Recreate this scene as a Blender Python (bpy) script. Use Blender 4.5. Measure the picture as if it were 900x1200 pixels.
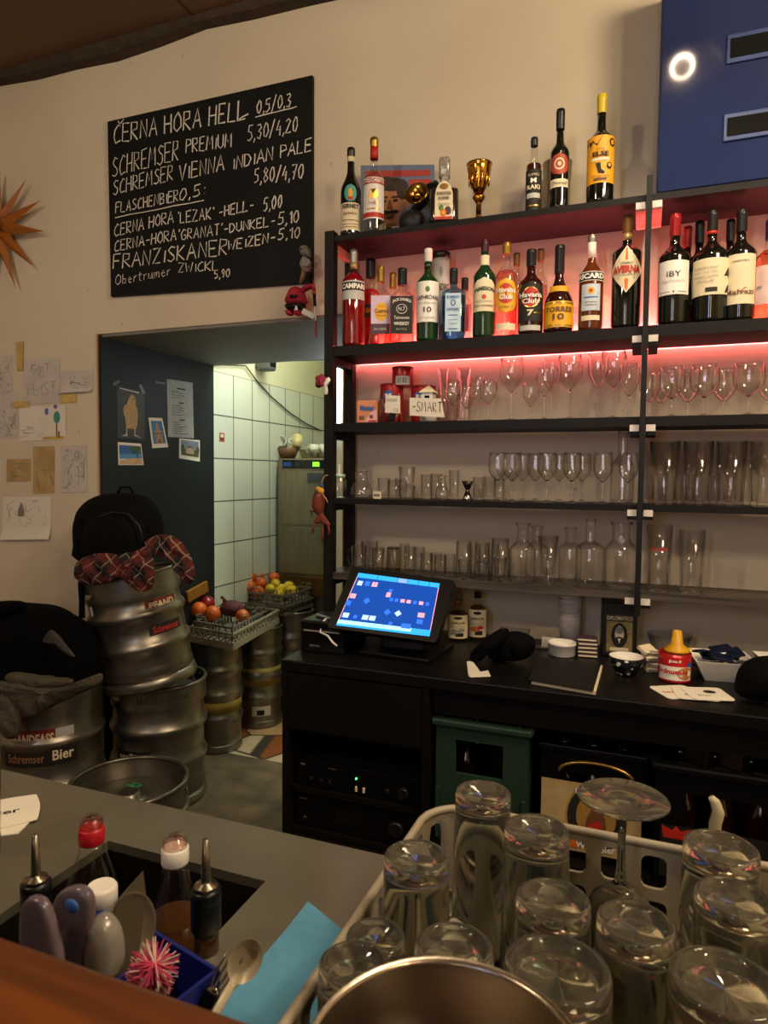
import bpy, bmesh, math, random
from mathutils import Vector, Matrix, noise
PI = math.pi
S = bpy.context.scene
for o in list(bpy.data.objects): bpy.data.objects.remove(o)
COL = S.collection
rnd = random.Random(7)

# ------------------------------------------------------------------ camera
CAM_H = 1.3
F = 790.0
yaw, pitch, roll = math.radians(21.0), math.radians(3.1), math.radians(0.5)
fwd = Vector((-math.sin(yaw)*math.cos(pitch), math.cos(yaw)*math.cos(pitch), -math.sin(pitch)))
rgt = Vector((math.cos(yaw), math.sin(yaw), 0)); upv = rgt.cross(fwd)
cr = rgt*math.cos(roll) + upv*math.sin(roll); cu = -rgt*math.sin(roll) + upv*math.cos(roll)
cam = bpy.data.cameras.new('camera'); camo = bpy.data.objects.new('camera', cam); COL.objects.link(camo)
camo.matrix_world = Matrix(((cr.x, cu.x, -fwd.x, 0), (cr.y, cu.y, -fwd.y, 0), (cr.z, cu.z, -fwd.z, CAM_H), (0, 0, 0, 1)))
cam.sensor_fit = 'HORIZONTAL'; cam.sensor_width = 36.0; cam.lens = 36.0*F/900.0
cam.clip_start = 0.02
cam.dof.use_dof = True; cam.dof.focus_distance = 2.0; cam.dof.aperture_fstop = 20
S.camera = camo
def ray(a, b):
    return cr*((a-450)/F) - cu*((b-600)/F) + fwd
def at(a, b, x=None, y=None, z=None):
    """the point seen at pixel (a, b) of the 900 x 1200 photograph on a plane x=, y= or z="""
    d = ray(a, b)
    t = x/d.x if x is not None else (y/d.y if y is not None else (z-CAM_H)/d.z)
    return Vector((0, 0, CAM_H)) + d*t

# ------------------------------------------------------------------ look
S.view_settings.view_transform = 'Standard'
S.view_settings.look = 'None'
S.view_settings.gamma = 1
S.view_settings.use_curve_mapping = False
S.view_settings.exposure = 0.0
S.cycles.use_denoising = True
S.cycles.max_bounces = 14; S.cycles.transmission_bounces = 14; S.cycles.transparent_max_bounces = 48
S.cycles.glossy_bounces = 5; S.cycles.diffuse_bounces = 4
S.cycles.caustics_reflective = False; S.cycles.caustics_refractive = False
S.cycles.sample_clamp_indirect = 4.0
W = bpy.data.worlds.new('world'); S.world = W; W.use_nodes = True
W.node_tree.nodes['Background'].inputs[0].default_value = (1.0, 0.82, 0.6, 1); W.node_tree.nodes['Background'].inputs[1].default_value = 0.02

# ------------------------------------------------------------------ lights (lamps of the place, and unseen ones added for wall and glasses)
def lamp(kind, name, loc, power, color, size=0.1, rot=None, size_y=None, spread=None):
    l = bpy.data.lights.new(name, kind); l.energy = power; l.color = color
    if kind == 'AREA':
        l.size = size
        if size_y: l.shape = 'RECTANGLE'; l.size_y = size_y
        if spread: l.spread = spread
    else: l.shadow_soft_size = size
    o = bpy.data.objects.new(name, l); o.location = loc
    if rot: o.rotation_euler = rot
    COL.objects.link(o); return o
WARM = (1.0, 0.80, 0.55)
PEND = [(0.09, 1.08, 2.76), (-1.6, -0.9, 2.35), (1.3, -0.8, 2.35)]
pl_ = lamp('SPOT', 'pendant_light', (0.09, 1.08, 2.78), 110, WARM, 0.04); pl_.data.spot_size = math.radians(128); pl_.data.spot_blend = .5
lamp('POINT', 'room_light', (-1.5, -0.5, 2.62), 40, WARM, 0.07)
lamp('POINT', 'room_light', (1.2, -0.3, 2.66), 38, WARM, 0.07)
lamp('POINT', 'wall_fill_light', (0.95, 0.80, 2.62), 78, WARM, 0.22)  # unseen point light added to brighten the upper wall from the right
lamp('AREA', 'kitchen_light', (-1.15, 3.12, 2.46), 36, (0.90, 1.0, 0.80), 1.0, (0, 0, 0), 0.3)
lamp('AREA', 'cool_streak_light', (-0.55, -1.7, 1.65), 13, (0.55, 0.62, 1.0), 0.10, (math.radians(90), 0, 0), 1.5)  # unseen upright area light added for bluish streaks in the glasses
lamp('AREA', 'warm_streak_light', (0.15, -1.9, 1.65), 9, (1.0, 0.8, 0.5), 0.10, (math.radians(90), 0, 0), 1.5)  # its warm counterpart, also unseen, added for yellowish streaks

# ------------------------------------------------------------------ materials
def lin(h):
    h = h.lstrip('#'); r = []
    for i in (0, 2, 4):
        c = int(h[i:i+2], 16)/255; r.append(c/12.92 if c <= 0.04045 else ((c+0.055)/1.055)**2.4)
    return (*r, 1)
MATS = {}
def base(name):
    m = bpy.data.materials.new(name); m.use_nodes = True
    nt = m.node_tree; return m, nt, nt.nodes['Principled BSDF']
def N(nt, t, **kw):
    n = nt.nodes.new(t)
    for k, v in kw.items(): setattr(n, k, v)
    return n
def mat(name, hexc, rough=0.5, metal=0.0, var=0.12, scale=30, bump=0.0, emit=None, es=0.0, spec=None, coat=0, stretch=(1, 1, 1), trans=0, alpha=1):
    if name in MATS: return MATS[name]
    m, nt, b = base(name); c = lin(hexc)
    tc = N(nt, 'ShaderNodeTexCoord'); mp = N(nt, 'ShaderNodeMapping'); mp.inputs['Scale'].default_value = stretch
    nz = N(nt, 'ShaderNodeTexNoise'); nz.inputs['Scale'].default_value = scale; nz.inputs['Detail'].default_value = 4
    nt.links.new(tc.outputs['Object'], mp.inputs[0]); nt.links.new(mp.outputs[0], nz.inputs['Vector'])
    rp = N(nt, 'ShaderNodeValToRGB'); rp.color_ramp.elements[0].position = .3; rp.color_ramp.elements[1].position = .7
    rp.color_ramp.elements[0].color = tuple(v*(1-var) for v in c[:3])+(1,)
    rp.color_ramp.elements[1].color = tuple(min(1, v*(1+var)) for v in c[:3])+(1,)
    nt.links.new(nz.outputs['Fac'], rp.inputs[0]); nt.links.new(rp.outputs[0], b.inputs['Base Color'])
    b.inputs['Roughness'].default_value = rough; b.inputs['Metallic'].default_value = metal
    if spec is not None: b.inputs['Specular IOR Level'].default_value = spec
    if coat: b.inputs['Coat Weight'].default_value = coat
    if trans: b.inputs['Transmission Weight'].default_value = trans
    if alpha < 1: b.inputs['Alpha'].default_value = alpha
    if bump:
        bp = N(nt, 'ShaderNodeBump'); bp.inputs['Strength'].default_value = bump; bp.inputs['Distance'].default_value = .01
        nt.links.new(nz.outputs['Fac'], bp.inputs['Height']); nt.links.new(bp.outputs[0], b.inputs['Normal'])
    if emit: b.inputs['Emission Color'].default_value = lin(emit); b.inputs['Emission Strength'].default_value = es
    MATS[name] = m; return m
def thin_glass(name, tint='ffffff', edge='8a8a80', rough=0.02, refl=1.0):
    """thin clear wall: see-through in the middle, denser and more reflective towards the edge"""
    if name in MATS: return MATS[name]
    m = bpy.data.materials.new(name); m.use_nodes = True; nt = m.node_tree; nt.nodes.clear()
    out = N(nt, 'ShaderNodeOutputMaterial'); mx = N(nt, 'ShaderNodeMixShader'); tr = N(nt, 'ShaderNodeBsdfTransparent')
    gl = N(nt, 'ShaderNodeBsdfGlossy'); gl.inputs['Roughness'].default_value = rough
    lw = N(nt, 'ShaderNodeLayerWeight'); lw.inputs['Blend'].default_value = .5
    p5 = N(nt, 'ShaderNodeMath', operation='POWER'); p5.inputs[1].default_value = 4.0
    fr = N(nt, 'ShaderNodeMath', operation='MULTIPLY_ADD'); fr.inputs[1].default_value = .75*refl; fr.inputs[2].default_value = .055*refl
    pw = N(nt, 'ShaderNodeMath', operation='POWER'); pw.inputs[1].default_value = 5.0
    cm = N(nt, 'ShaderNodeMix', data_type='RGBA'); cm.inputs['A'].default_value = lin(tint); cm.inputs['B'].default_value = lin(edge)
    nt.links.new(lw.outputs['Facing'], pw.inputs[0]); nt.links.new(pw.outputs[0], cm.inputs['Factor']); nt.links.new(cm.outputs['Result'], tr.inputs[0])
    nt.links.new(lw.outputs['Facing'], p5.inputs[0]); nt.links.new(p5.outputs[0], fr.inputs[0]); nt.links.new(fr.outputs[0], mx.inputs[0])
    nt.links.new(tr.outputs[0], mx.inputs[1]); nt.links.new(gl.outputs[0], mx.inputs[2]); nt.links.new(mx.outputs[0], out.inputs[0])
    MATS[name] = m; return m
def thick_glass(name, tint='f4f4ee', rough=0.03, ior=1.45):
    if name in MATS: return MATS[name]
    m = bpy.data.materials.new(name); m.use_nodes = True; nt = m.node_tree; nt.nodes.clear()
    out = N(nt, 'ShaderNodeOutputMaterial'); g = N(nt, 'ShaderNodeBsdfGlass'); g.inputs['IOR'].default_value = ior; g.inputs['Color'].default_value = lin(tint)
    nz = N(nt, 'ShaderNodeTexNoise'); nz.inputs['Scale'].default_value = 60; mr = N(nt, 'ShaderNodeMapRange')
    mr.inputs['To Min'].default_value = rough*.3; mr.inputs['To Max'].default_value = rough*1.7
    nt.links.new(nz.outputs['Fac'], mr.inputs['Value']); nt.links.new(mr.outputs['Result'], g.inputs['Roughness'])
    df = N(nt, 'ShaderNodeBsdfDiffuse'); df.inputs['Color'].default_value = lin('b8b2a4'); mx = N(nt, 'ShaderNodeMixShader'); mr2 = N(nt, 'ShaderNodeMapRange')
    mr2.inputs['To Min'].default_value = .02; mr2.inputs['To Max'].default_value = .12; nt.links.new(nz.outputs['Fac'], mr2.inputs['Value']); nt.links.new(mr2.outputs['Result'], mx.inputs[0])
    nt.links.new(g.outputs[0], mx.inputs[1]); nt.links.new(df.outputs[0], mx.inputs[2]); nt.links.new(mx.outputs[0], out.inputs[0]); MATS[name] = m; return m

# ------------------------------------------------------------------ mesh builder
class MB:
    def __init__(s): s.v = []; s.f = []; s.uv = {}
    def add(s, vs, fs, m=0, smooth=False, M=None, uv=None):
        k = len(s.v)
        for i, p in enumerate(vs):
            p = Vector(p); s.v.append(M @ p if M is not None else p)
            if uv: s.uv[k+i] = uv[i]
        for f in fs: s.f.append((tuple(k+i for i in f), m, smooth))
        return s
    def box(s, c, d, m=0, M=None, bev=0.0, rz=0, R=None):
        T = Matrix.Translation(c)
        if rz: T = T @ Matrix.Rotation(rz, 4, 'Z')
        if R is not None: T = T @ R
        if M is not None: T = M @ T
        x, y, z = d[0]/2, d[1]/2, d[2]/2
        if bev <= 0:
            return s.add([(-x,-y,-z),(x,-y,-z),(x,y,-z),(-x,y,-z),(-x,-y,z),(x,-y,z),(x,y,z),(-x,y,z)],
                  [(0,3,2,1),(4,5,6,7),(0,1,5,4),(1,2,6,5),(2,3,7,6),(3,0,4,7)], m, False, T)
        bm = bmesh.new(); bmesh.ops.create_cube(bm, size=1)
        for v in bm.verts: v.co = Vector((v.co.x*2*x, v.co.y*2*y, v.co.z*2*z))
        bmesh.ops.bevel(bm, geom=bm.edges[:], offset=min(bev, x*.9, y*.9, z*.9), segments=2, affect='EDGES', profile=.5)
        bm.verts.index_update()
        s.add([v.co.copy() for v in bm.verts], [[v.index for v in f.verts] for f in bm.faces], m, False, T); bm.free(); return s
    def lathe(s, prof, n=28, m=0, M=None, p=0, smooth=True, mm=None, a0=0):
        """prof: (r, z[, squareness weight]); p: squircle power for square bottles; mm: material index per band"""
        vs = []; fs = []
        for q in prof:
            r, z = q[0], q[1]; w = q[2] if len(q) > 2 else 1.0
            for i in range(n):
                a = 2*PI*i/n + a0; k = 1.0
                if p:
                    c_, s_ = abs(math.cos(a)), abs(math.sin(a)); kk = 1/((c_**p+s_**p)**(1/p)); k = 1+(kk-1)*w
                vs.append((r*k*math.cos(a), r*k*math.sin(a), z))
        L = len(prof)
        for j in range(L-1):
            for i in range(n):
                i2 = (i+1) % n
                s_f = (j*n+i, j*n+i2, (j+1)*n+i2, (j+1)*n+i)
                fs.append((s_f, mm[j] if mm else m))
        k = len(s.v)
        for pt in vs: s.v.append(M @ Vector(pt) if M is not None else Vector(pt))
        for f, mi in fs: s.f.append((tuple(k+i for i in f), mi, smooth))
        if prof[0][0] > 1e-6: s.f.append((tuple(k+i for i in reversed(range(n))), mm[0] if mm else m, False))
        if prof[-1][0] > 1e-6: s.f.append((tuple(k+(L-1)*n+i for i in range(n)), mm[-1] if mm else m, False))
        return s
    def ring(s, prof, n=28, m=0, M=None, smooth=True):
        """closed cross-section swept round the axis (a rim, a hollow wall)"""
        vs = [(r*math.cos(2*PI*i/n), r*math.sin(2*PI*i/n), z) for r, z in prof for i in range(n)]; L = len(prof)
        fs = [(j*n+i, j*n+(i+1) % n, ((j+1) % L)*n+(i+1) % n, ((j+1) % L)*n+i) for j in range(L) for i in range(n)]
        return s.add(vs, fs, m, smooth, M)
    def tube(s, pts, r, m=0, n=8, M=None, cap=True, closed=False):
        pts = [Vector(p) for p in pts]; L = len(pts); vs = []; fs = []
        rr = r if isinstance(r, (list, tuple)) else [r]*L
        prev = None
        for i, p in enumerate(pts):
            if closed: t = (pts[(i+1) % L]-pts[i-1])
            else: t = (pts[min(i+1, L-1)]-pts[max(i-1, 0)])
            t = t.normalized() if t.length > 1e-9 else Vector((0, 0, 1))
            if prev is None:
                a = Vector((0, 0, 1)) if abs(t.z) < .9 else Vector((1, 0, 0)); u = t.cross(a).normalized()
            else: u = (prev - t*prev.dot(t)); u = u.normalized() if u.length > 1e-6 else t.orthogonal().normalized()
            prev = u; w = t.cross(u)
            for k in range(n):
                a = 2*PI*k/n; vs.append(p + (u*math.cos(a)+w*math.sin(a))*rr[i])
        for i in range(L if closed else L-1):
            i2 = (i+1) % L
            for k in range(n): fs.append((i*n+k, i*n+(k+1) % n, i2*n+(k+1) % n, i2*n+k))
        s.add(vs, fs, m, True, M)
        if cap and not closed:
            k0 = len(s.v)-L*n
            s.f.append((tuple(k0+i for i in reversed(range(n))), m, False)); s.f.append((tuple(k0+(L-1)*n+i for i in range(n)), m, False))
        return s
    def grid(s, fn, nu, nv, m=0, smooth=True, M=None, uvs=(1, 1), wrap=False):
        vs = []; uv = []
        for j in range(nv+1):
            for i in range(nu+1):
                vs.append(fn(i/nu, j/nv)); uv.append((i/nu*uvs[0], j/nv*uvs[1]))
        fs = [(j*(nu+1)+i, j*(nu+1)+i+1, (j+1)*(nu+1)+i+1, (j+1)*(nu+1)+i) for j in range(nv) for i in range(nu)]
        return s.add(vs, fs, m, smooth, M, uv)
    def prism(s, poly, h0, h1, m=0, M=None, axis='z'):
        """polygon (a, b) extruded from h0 to h1 along an axis"""
        def P(a, b, h): return (a, b, h) if axis == 'z' else ((a, h, b) if axis == 'y' else (h, a, b))
        n = len(poly); vs = [P(a, b, h0) for a, b in poly]+[P(a, b, h1) for a, b in poly]
        fs = [tuple(reversed(range(n))), tuple(range(n, 2*n))]+[(i, (i+1) % n, n+(i+1) % n, n+i) for i in range(n)]
        return s.add(vs, fs, m, False, M)
    def ball(s, c, r, m=0, n=14, M=None, sc=(1, 1, 1), nz=0.0, ns=8.0):
        c = Vector(c); vs = []; k = n//2
        for j in range(k+1):
            th = PI*j/k
            for i in range(n):
                a = 2*PI*i/n; d = Vector((math.sin(th)*math.cos(a), math.sin(th)*math.sin(a), math.cos(th)))
                q = 1 + (noise.noise(d*ns*.3+c*9)*nz if nz else 0)
                vs.append(c+Vector((d.x*r*sc[0]*q, d.y*r*sc[1]*q, d.z*r*sc[2]*q)))
        fs = [(j*n+i, (j+1)*n+i, (j+1)*n+(i+1) % n, j*n+(i+1) % n) for j in range(k) for i in range(n)]
        return s.add(vs, fs, m, True, M)
    def mesh(s, me_from, m=0, fn=None, off=None):
        """take over an existing mesh through fn(x, y) -> point"""
        k = len(s.v)
        for v in me_from.vertices: s.v.append(Vector(fn(v.co.x, v.co.y)))
        for f in me_from.polygons: s.f.append((tuple(k+i for i in f.vertices), m, False))
        return s
    def inflate(s, outline, front, back=None, m=0, rings=9, n=72, fold=0.0, fs=9.0, pw=0.5, M=None, plane=None, seed=0, uvk=None):
        """a soft body with the given outline [(x, z)] in its middle plane, bulging by front/back in -y/+y"""
        back = front if back is None else back
        cx = sum(p[0] for p in outline)/len(outline); cz = sum(p[1] for p in outline)/len(outline)
        pts = [Vector((p[0], p[1], 0)) for p in outline]; L = len(pts)
        def cr_(i, t):
            a, b, c, d = pts[(i-1) % L], pts[i % L], pts[(i+1) % L], pts[(i+2) % L]
            return .5*((2*b)+(c-a)*t+(2*a-5*b+4*c-d)*t*t+(3*b-a-3*c+d)*t**3)
        bd = [cr_(int(k*L/n), k*L/n-int(k*L/n)) for k in range(n)]
        for sgn, dep in ((-1, front), (1, back)):
            vs = []; uv = []
            for j in range(rings+1):
                r = math.sin(j/rings*PI/2)
                for p in bd:
                    x = cx+(p.x-cx)*r; z = cz+(p.y-cz)*r
                    h = (max(0, 1-r*r))**pw
                    f = fold*noise.noise(Vector((x*fs, z*fs*.7, seed+sgn*3)))*min(1, (1-r)*4+.15)
                    if fold:
                        f += fold*.5*math.sin((x*1.3+z*.8)*fs*2+6*noise.noise(Vector((x*fs*.5, z*fs*.5, seed))))*min(1, (1-r)*4)
                    vs.append((x, sgn*(dep*h+f), z)); uv.append((x*(uvk or 1), z*(uvk or 1)))
            fsx = [(j*n+i, (j+1)*n+i, (j+1)*n+(i+1) % n, j*n+(i+1) % n) for j in range(rings) for i in range(n)]
            if sgn > 0: fsx = [tuple(reversed(f)) for f in fsx]
            s.add(vs, fsx, m, True, M, uv)
        return s
def obj(name, mb, mats, parent=None, loc=None, rot=None, weld=False, sub=0):
    me = bpy.data.meshes.new(name); me.from_pydata([tuple(v) for v in mb.v], [], [f[0] for f in mb.f])
    if not isinstance(mats, (list, tuple)): mats = [mats]
    for m in mats: me.materials.append(m)
    me.polygons.foreach_set('material_index', [f[1] for f in mb.f]); me.polygons.foreach_set('use_smooth', [f[2] for f in mb.f])
    if mb.uv:
        ul = me.uv_layers.new(name='UVMap')
        for l in me.loops: ul.data[l.index].uv = mb.uv.get(l.vertex_index, (0, 0))
    if weld:
        bm = bmesh.new(); bm.from_mesh(me); bmesh.ops.remove_doubles(bm, verts=bm.verts, dist=1e-5); bmesh.ops.recalc_face_normals(bm, faces=bm.faces); bm.to_mesh(me); bm.free()
    me.validate(); me.update()
    o = bpy.data.objects.new(name, me); COL.objects.link(o)
    if parent is not None: o.parent = parent
    if loc is not None: o.location = loc
    if rot is not None: o.rotation_euler = rot
    if sub:
        md = o.modifiers.new('sub', 'SUBSURF'); md.levels = sub; md.render_levels = sub
    return o
def tag(o, label, cat, group=None, kind=None):
    o['label'] = label; o['category'] = cat
    if group: o['group'] = group
    if kind: o['kind'] = kind
    return o
def thing(name, label, cat, loc=(0, 0, 0), rz=0, group=None, rot=None):
    o = bpy.data.objects.new(name, None); COL.objects.link(o); o.empty_display_size = .02
    o.location = loc; o.rotation_euler = rot if rot else (0, 0, rz)
    return tag(o, label, cat, group)
def struct(name, mb, mats, **k):
    o = obj(name, mb, mats, **k); o['kind'] = 'structure'; return o
def kids(o): return [c for c in bpy.data.objects if c.parent == o]
def copy_tree(o, parent=None):
    c = o.copy(); COL.objects.link(c)
    if parent is not None: c.parent = parent
    for k in kids(o): copy_tree(k, c)
    return c

# ------------------------------------------------------------------ lettering
_TX = {}
def text_mesh(txt, bold=0.0):
    k = (txt, bold)
    if k in _TX: return _TX[k]
    cu_ = bpy.data.curves.new('lettering', 'FONT'); cu_.body = txt; cu_.align_x = 'CENTER'; cu_.align_y = 'CENTER'; cu_.offset = bold
    cu_.resolution_u = 2
    o = bpy.data.objects.new('lettering', cu_); COL.objects.link(o)
    dg = bpy.context.evaluated_depsgraph_get(); dg.update()
    me = bpy.data.meshes.new_from_object(o.evaluated_get(dg))
    bpy.data.objects.remove(o); xs = [v.co.x for v in me.vertices] or [0]; ys = [v.co.y for v in me.vertices] or [0]
    _TX[k] = (me, min(xs), max(xs), min(ys), max(ys)); return _TX[k]
def put_text(mb, txt, w, h, fn, m, bold=0.0, cu_=0.0, cv=0.0, rot=0.0, arc=0.0):
    """text stretched into w x h round (cu_, cv); fn(u, v) -> point"""
    me, x0, x1, y0, y1 = text_mesh(txt, bold)
    def g(x, y):
        u = ((x-x0)/(x1-x0+1e-9)-.5)*w; v = ((y-y0)/(y1-y0+1e-9)-.5)*h
        if arc: v += arc*(1-(2*u/w)**2)
        return fn(cu_+u*math.cos(rot)-v*math.sin(rot), cv+u*math.sin(rot)+v*math.cos(rot))
    mb.mesh(me, m, g)
GL = {
'A': [[(0,0),(.3,1),(.6,0)],[(.1,.38),(.5,.38)]], 'B': [[(0,0),(0,1),(.4,.95),(.45,.7),(.05,.52),(.5,.4),(.5,.08),(0,0)]],
'C': [[(.55,.85),(.35,1),(.08,.7),(.02,.3),(.2,.02),(.55,.1)]], 'D': [[(0,0),(0,1),(.35,.9),(.55,.5),(.35,.1),(0,0)]],
'E': [[(.5,1),(0,1),(0,0),(.52,0)],[(0,.52),(.42,.52)]], 'F': [[(.55,1),(0,1),(0,0)],[(0,.55),(.42,.55)]],
'G': [[(.55,.85),(.3,1),(.03,.6),(.1,.1),(.4,0),(.55,.2),(.55,.45),(.3,.45)]], 'H': [[(0,0),(0,1)],[(.5,0),(.5,1)],[(0,.5),(.5,.52)]],
'I': [[(.15,0),(.15,.8)]], 'J': [[(.4,1),(.4,.2),(.2,0),(0,.15)]], 'K': [[(0,0),(0,1)],[(.5,1),(.02,.45),(.52,0)]], 'L': [[(0,1),(0,0),(.5,.02)]],
'M': [[(0,0),(.08,1),(.33,.35),(.58,1),(.66,0)]], 'N': [[(0,0),(.02,1),(.5,0),(.52,1)]], 'O': [[(.3,1),(.04,.7),(.04,.25),(.3,0),(.55,.25),(.55,.72),(.3,1)]],
'P': [[(0,0),(0,1),(.45,.92),(.48,.6),(.02,.48)]], 'Q': [[(.3,1),(.04,.5),(.3,0),(.55,.5),(.3,1)],[(.35,.25),(.6,-.05)]],
'R': [[(0,0),(0,1),(.45,.92),(.45,.6),(.02,.48),(.52,0)]], 'S': [[(.5,.88),(.25,1),(.05,.78),(.2,.55),(.45,.42),(.48,.15),(.25,0),(0,.12)]],
'T': [[(-.02,1),(.56,1)],[(.27,1),(.27,0)]], 'U': [[(0,1),(.02,.2),(.25,0),(.48,.2),(.5,1)]], 'V': [[(0,1),(.25,0),(.55,1)]],
'W': [[(0,1),(.15,0),(.33,.65),(.5,0),(.68,1)]], 'X': [[(0,1),(.5,0)],[(.5,1),(0,0)]], 'Y': [[(0,1),(.27,.5),(.55,1)],[(.27,.5),(.25,0)]],
'Z': [[(0,1),(.52,1),(0,0),(.55,.02)]], '0': [[(.25,1),(.03,.6),(.1,.1),(.28,0),(.5,.4),(.42,.9),(.25,1)]], '1': [[(.05,.75),(.25,1),(.25,0)]],
'2': [[(.02,.8),(.25,1),(.46,.78),(0,0),(.5,.02)]], '3': [[(.03,.9),(.3,1),(.42,.75),(.15,.54),(.48,.35),(.3,0),(0,.1)]],
'4': [[(.3,1),(0,.35),(.5,.38)],[(.38,.62),(.36,0)]], '5': [[(.5,1),(.1,.98),(.05,.58),(.38,.55),(.45,.2),(.2,0),(0,.08)]],
'7': [[(0,1),(.48,1),(.15,0)],[(.1,.5),(.42,.52)]], '8': [[(.25,.52),(.05,.75),(.25,1),(.42,.78),(.05,.3),(.22,0),(.48,.25),(.25,.52)]],
'9': [[(.45,.7),(.2,.5),(.05,.78),(.28,1),(.46,.7),(.3,0)]], ',': [[(.1,.08),(.02,-.18)]], '/': [[(.45,1.12),(0,-.12)]], '-': [[(.05,.45),(.45,.47)]],
"'": [[(.1,1.05),(.07,.82)]], ':': [[(.1,.62),(.12,.55)],[(.1,.16),(.12,.1)]], '.': [[(.08,.03),(.1,0)]],
'b': [[(0,1),(.02,.02),(.3,.1),(.38,.42),(.05,.5)]], 'e': [[(.02,.32),(.4,.36),(.22,.58),(.03,.3),(.2,0),(.42,.08)]], 'r': [[(.02,0),(.04,.55)],[(.04,.4),(.3,.58)]],
't': [[(.18,.85),(.18,.1),(.35,0)],[(0,.58),(.38,.6)]], 'u': [[(0,.58),(.05,.06),(.3,.1),(.36,.58),(.4,0)]], 'm': [[(0,0),(.02,.56),(.22,.5),(.25,0),(.28,.5),(.5,.5),(.52,0)]],
}
def strokes(txt, jit=.03, seed=1):
    r = random.Random(seed); x = 0; out = []
    for ch in txt:
        if ch == ' ': x += .42; continue
        g = GL.get(ch)
        if not g: x += .3; continue
        w = max(p[0] for st in g for p in st)
        for st in g: out.append([(x+p[0]+r.uniform(-jit, jit), p[1]+r.uniform(-jit, jit)) for p in st])
        x += w+.2
    return out, max(x-.2, .01)
def smooth_line(st, k=4):
    if len(st) < 3: return st
    o = []
    for i in range(len(st)-1):
        a, b, c, d = st[max(i-1, 0)], st[i], st[i+1], st[min(i+2, len(st)-1)]
        for q in range(k):
            t = q/k; o.append(tuple(.5*((2*b[n])+(c[n]-a[n])*t*.7+(2*a[n]-5*b[n]+4*c[n]-d[n])*t*t*.7+(3*b[n]-a[n]-3*c[n]+d[n])*t**3*.7+ (0)) if False else b[n]+(c[n]-b[n])*t for n in (0, 1)))
    o.append(st[-1]); return o
def ribbon(mb, pts, w, nrm, m=0):
    """flat stroke of width w through 3-D points, lying on a surface with normal nrm"""
    pts = [Vector(p) for p in pts]; vs = []
    for i, p in enumerate(pts):
        t = (pts[min(i+1, len(pts)-1)]-pts[max(i-1, 0)])
        u = t.cross(nrm).normalized() if t.length > 1e-9 else Vector((0, 0, 1)); k = w*(.8+.4*rnd.random())/2
        vs += [p+u*k, p-u*k]
    mb.add(vs, [(2*i, 2*i+2, 2*i+3, 2*i+1) for i in range(len(pts)-1)], m)
def handwrite(mb, txt, P0, P1, up, w, nrm, m=0, seed=1, jit=.03):
    """handwritten line from P0 to P1 with letter height vector up"""
    st, L = strokes(txt, jit, seed); P0 = Vector(P0); d = (Vector(P1)-P0)/L; up = Vector(up)
    for s_ in st: ribbon(mb, [P0+d*x+up*y for x, y in s_], w, nrm, m)
# ================================================================== the room
WY, WB = 2.10, 2.84                    # front and back face of the thick wall with the passage
OX0, OX1, OZ = -2.012, -0.955, 1.845   # the passage in it
CEIL = 2.91
def plaster(name, c1, c2, dirt, bump=.25):
    m, nt, b = base(name)
    tc = N(nt, 'ShaderNodeTexCoord'); n1 = N(nt, 'ShaderNodeTexNoise'); n1.inputs['Scale'].default_value = 1.6; n1.inputs['Detail'].default_value = 6
    n2 = N(nt, 'ShaderNodeTexNoise'); n2.inputs['Scale'].default_value = 26; n2.inputs['Detail'].default_value = 8
    vo = N(nt, 'ShaderNodeTexVoronoi'); vo.inputs['Scale'].default_value = 9
    for n in (n1, n2, vo): nt.links.new(tc.outputs['Object'], n.inputs['Vector'])
    r1 = N(nt, 'ShaderNodeValToRGB'); r1.color_ramp.elements[0].color = lin(c1); r1.color_ramp.elements[1].color = lin(c2)
    r1.color_ramp.elements[0].position = .35; r1.color_ramp.elements[1].position = .65
    r2 = N(nt, 'ShaderNodeValToRGB'); r2.color_ramp.elements[0].position = .02; r2.color_ramp.elements[1].position = .06
    r2.color_ramp.elements[0].color = (.65, .65, .65, 1); r2.color_ramp.elements[1].color = (0, 0, 0, 1)
    mx = N(nt, 'ShaderNodeMix', data_type='RGBA'); mx.inputs['B'].default_value = lin(dirt)
    nt.links.new(n1.outputs['Fac'], r1.inputs[0]); nt.links.new(r1.outputs[0], mx.inputs['A'])
    nt.links.new(vo.outputs['Distance'], r2.inputs[0]); nt.links.new(r2.outputs[0], mx.inputs['Factor']); nt.links.new(mx.outputs['Result'], b.inputs['Base Color'])
    bp = N(nt, 'ShaderNodeBump'); bp.inputs['Strength'].default_value = bump; bp.inputs['Distance'].default_value = .006
    nt.links.new(n2.outputs['Fac'], bp.inputs['Height']); nt.links.new(bp.outputs[0], b.inputs['Normal']); b.inputs['Roughness'].default_value = .8
    return m
M_wall = plaster('plaster', 'cdbfa4', 'd9ccb2', '9a8a70')
M_kwall = plaster('kitchen plaster', 'd8d4b4', 'e2dfc4', 'b8b294', .1)
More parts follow.
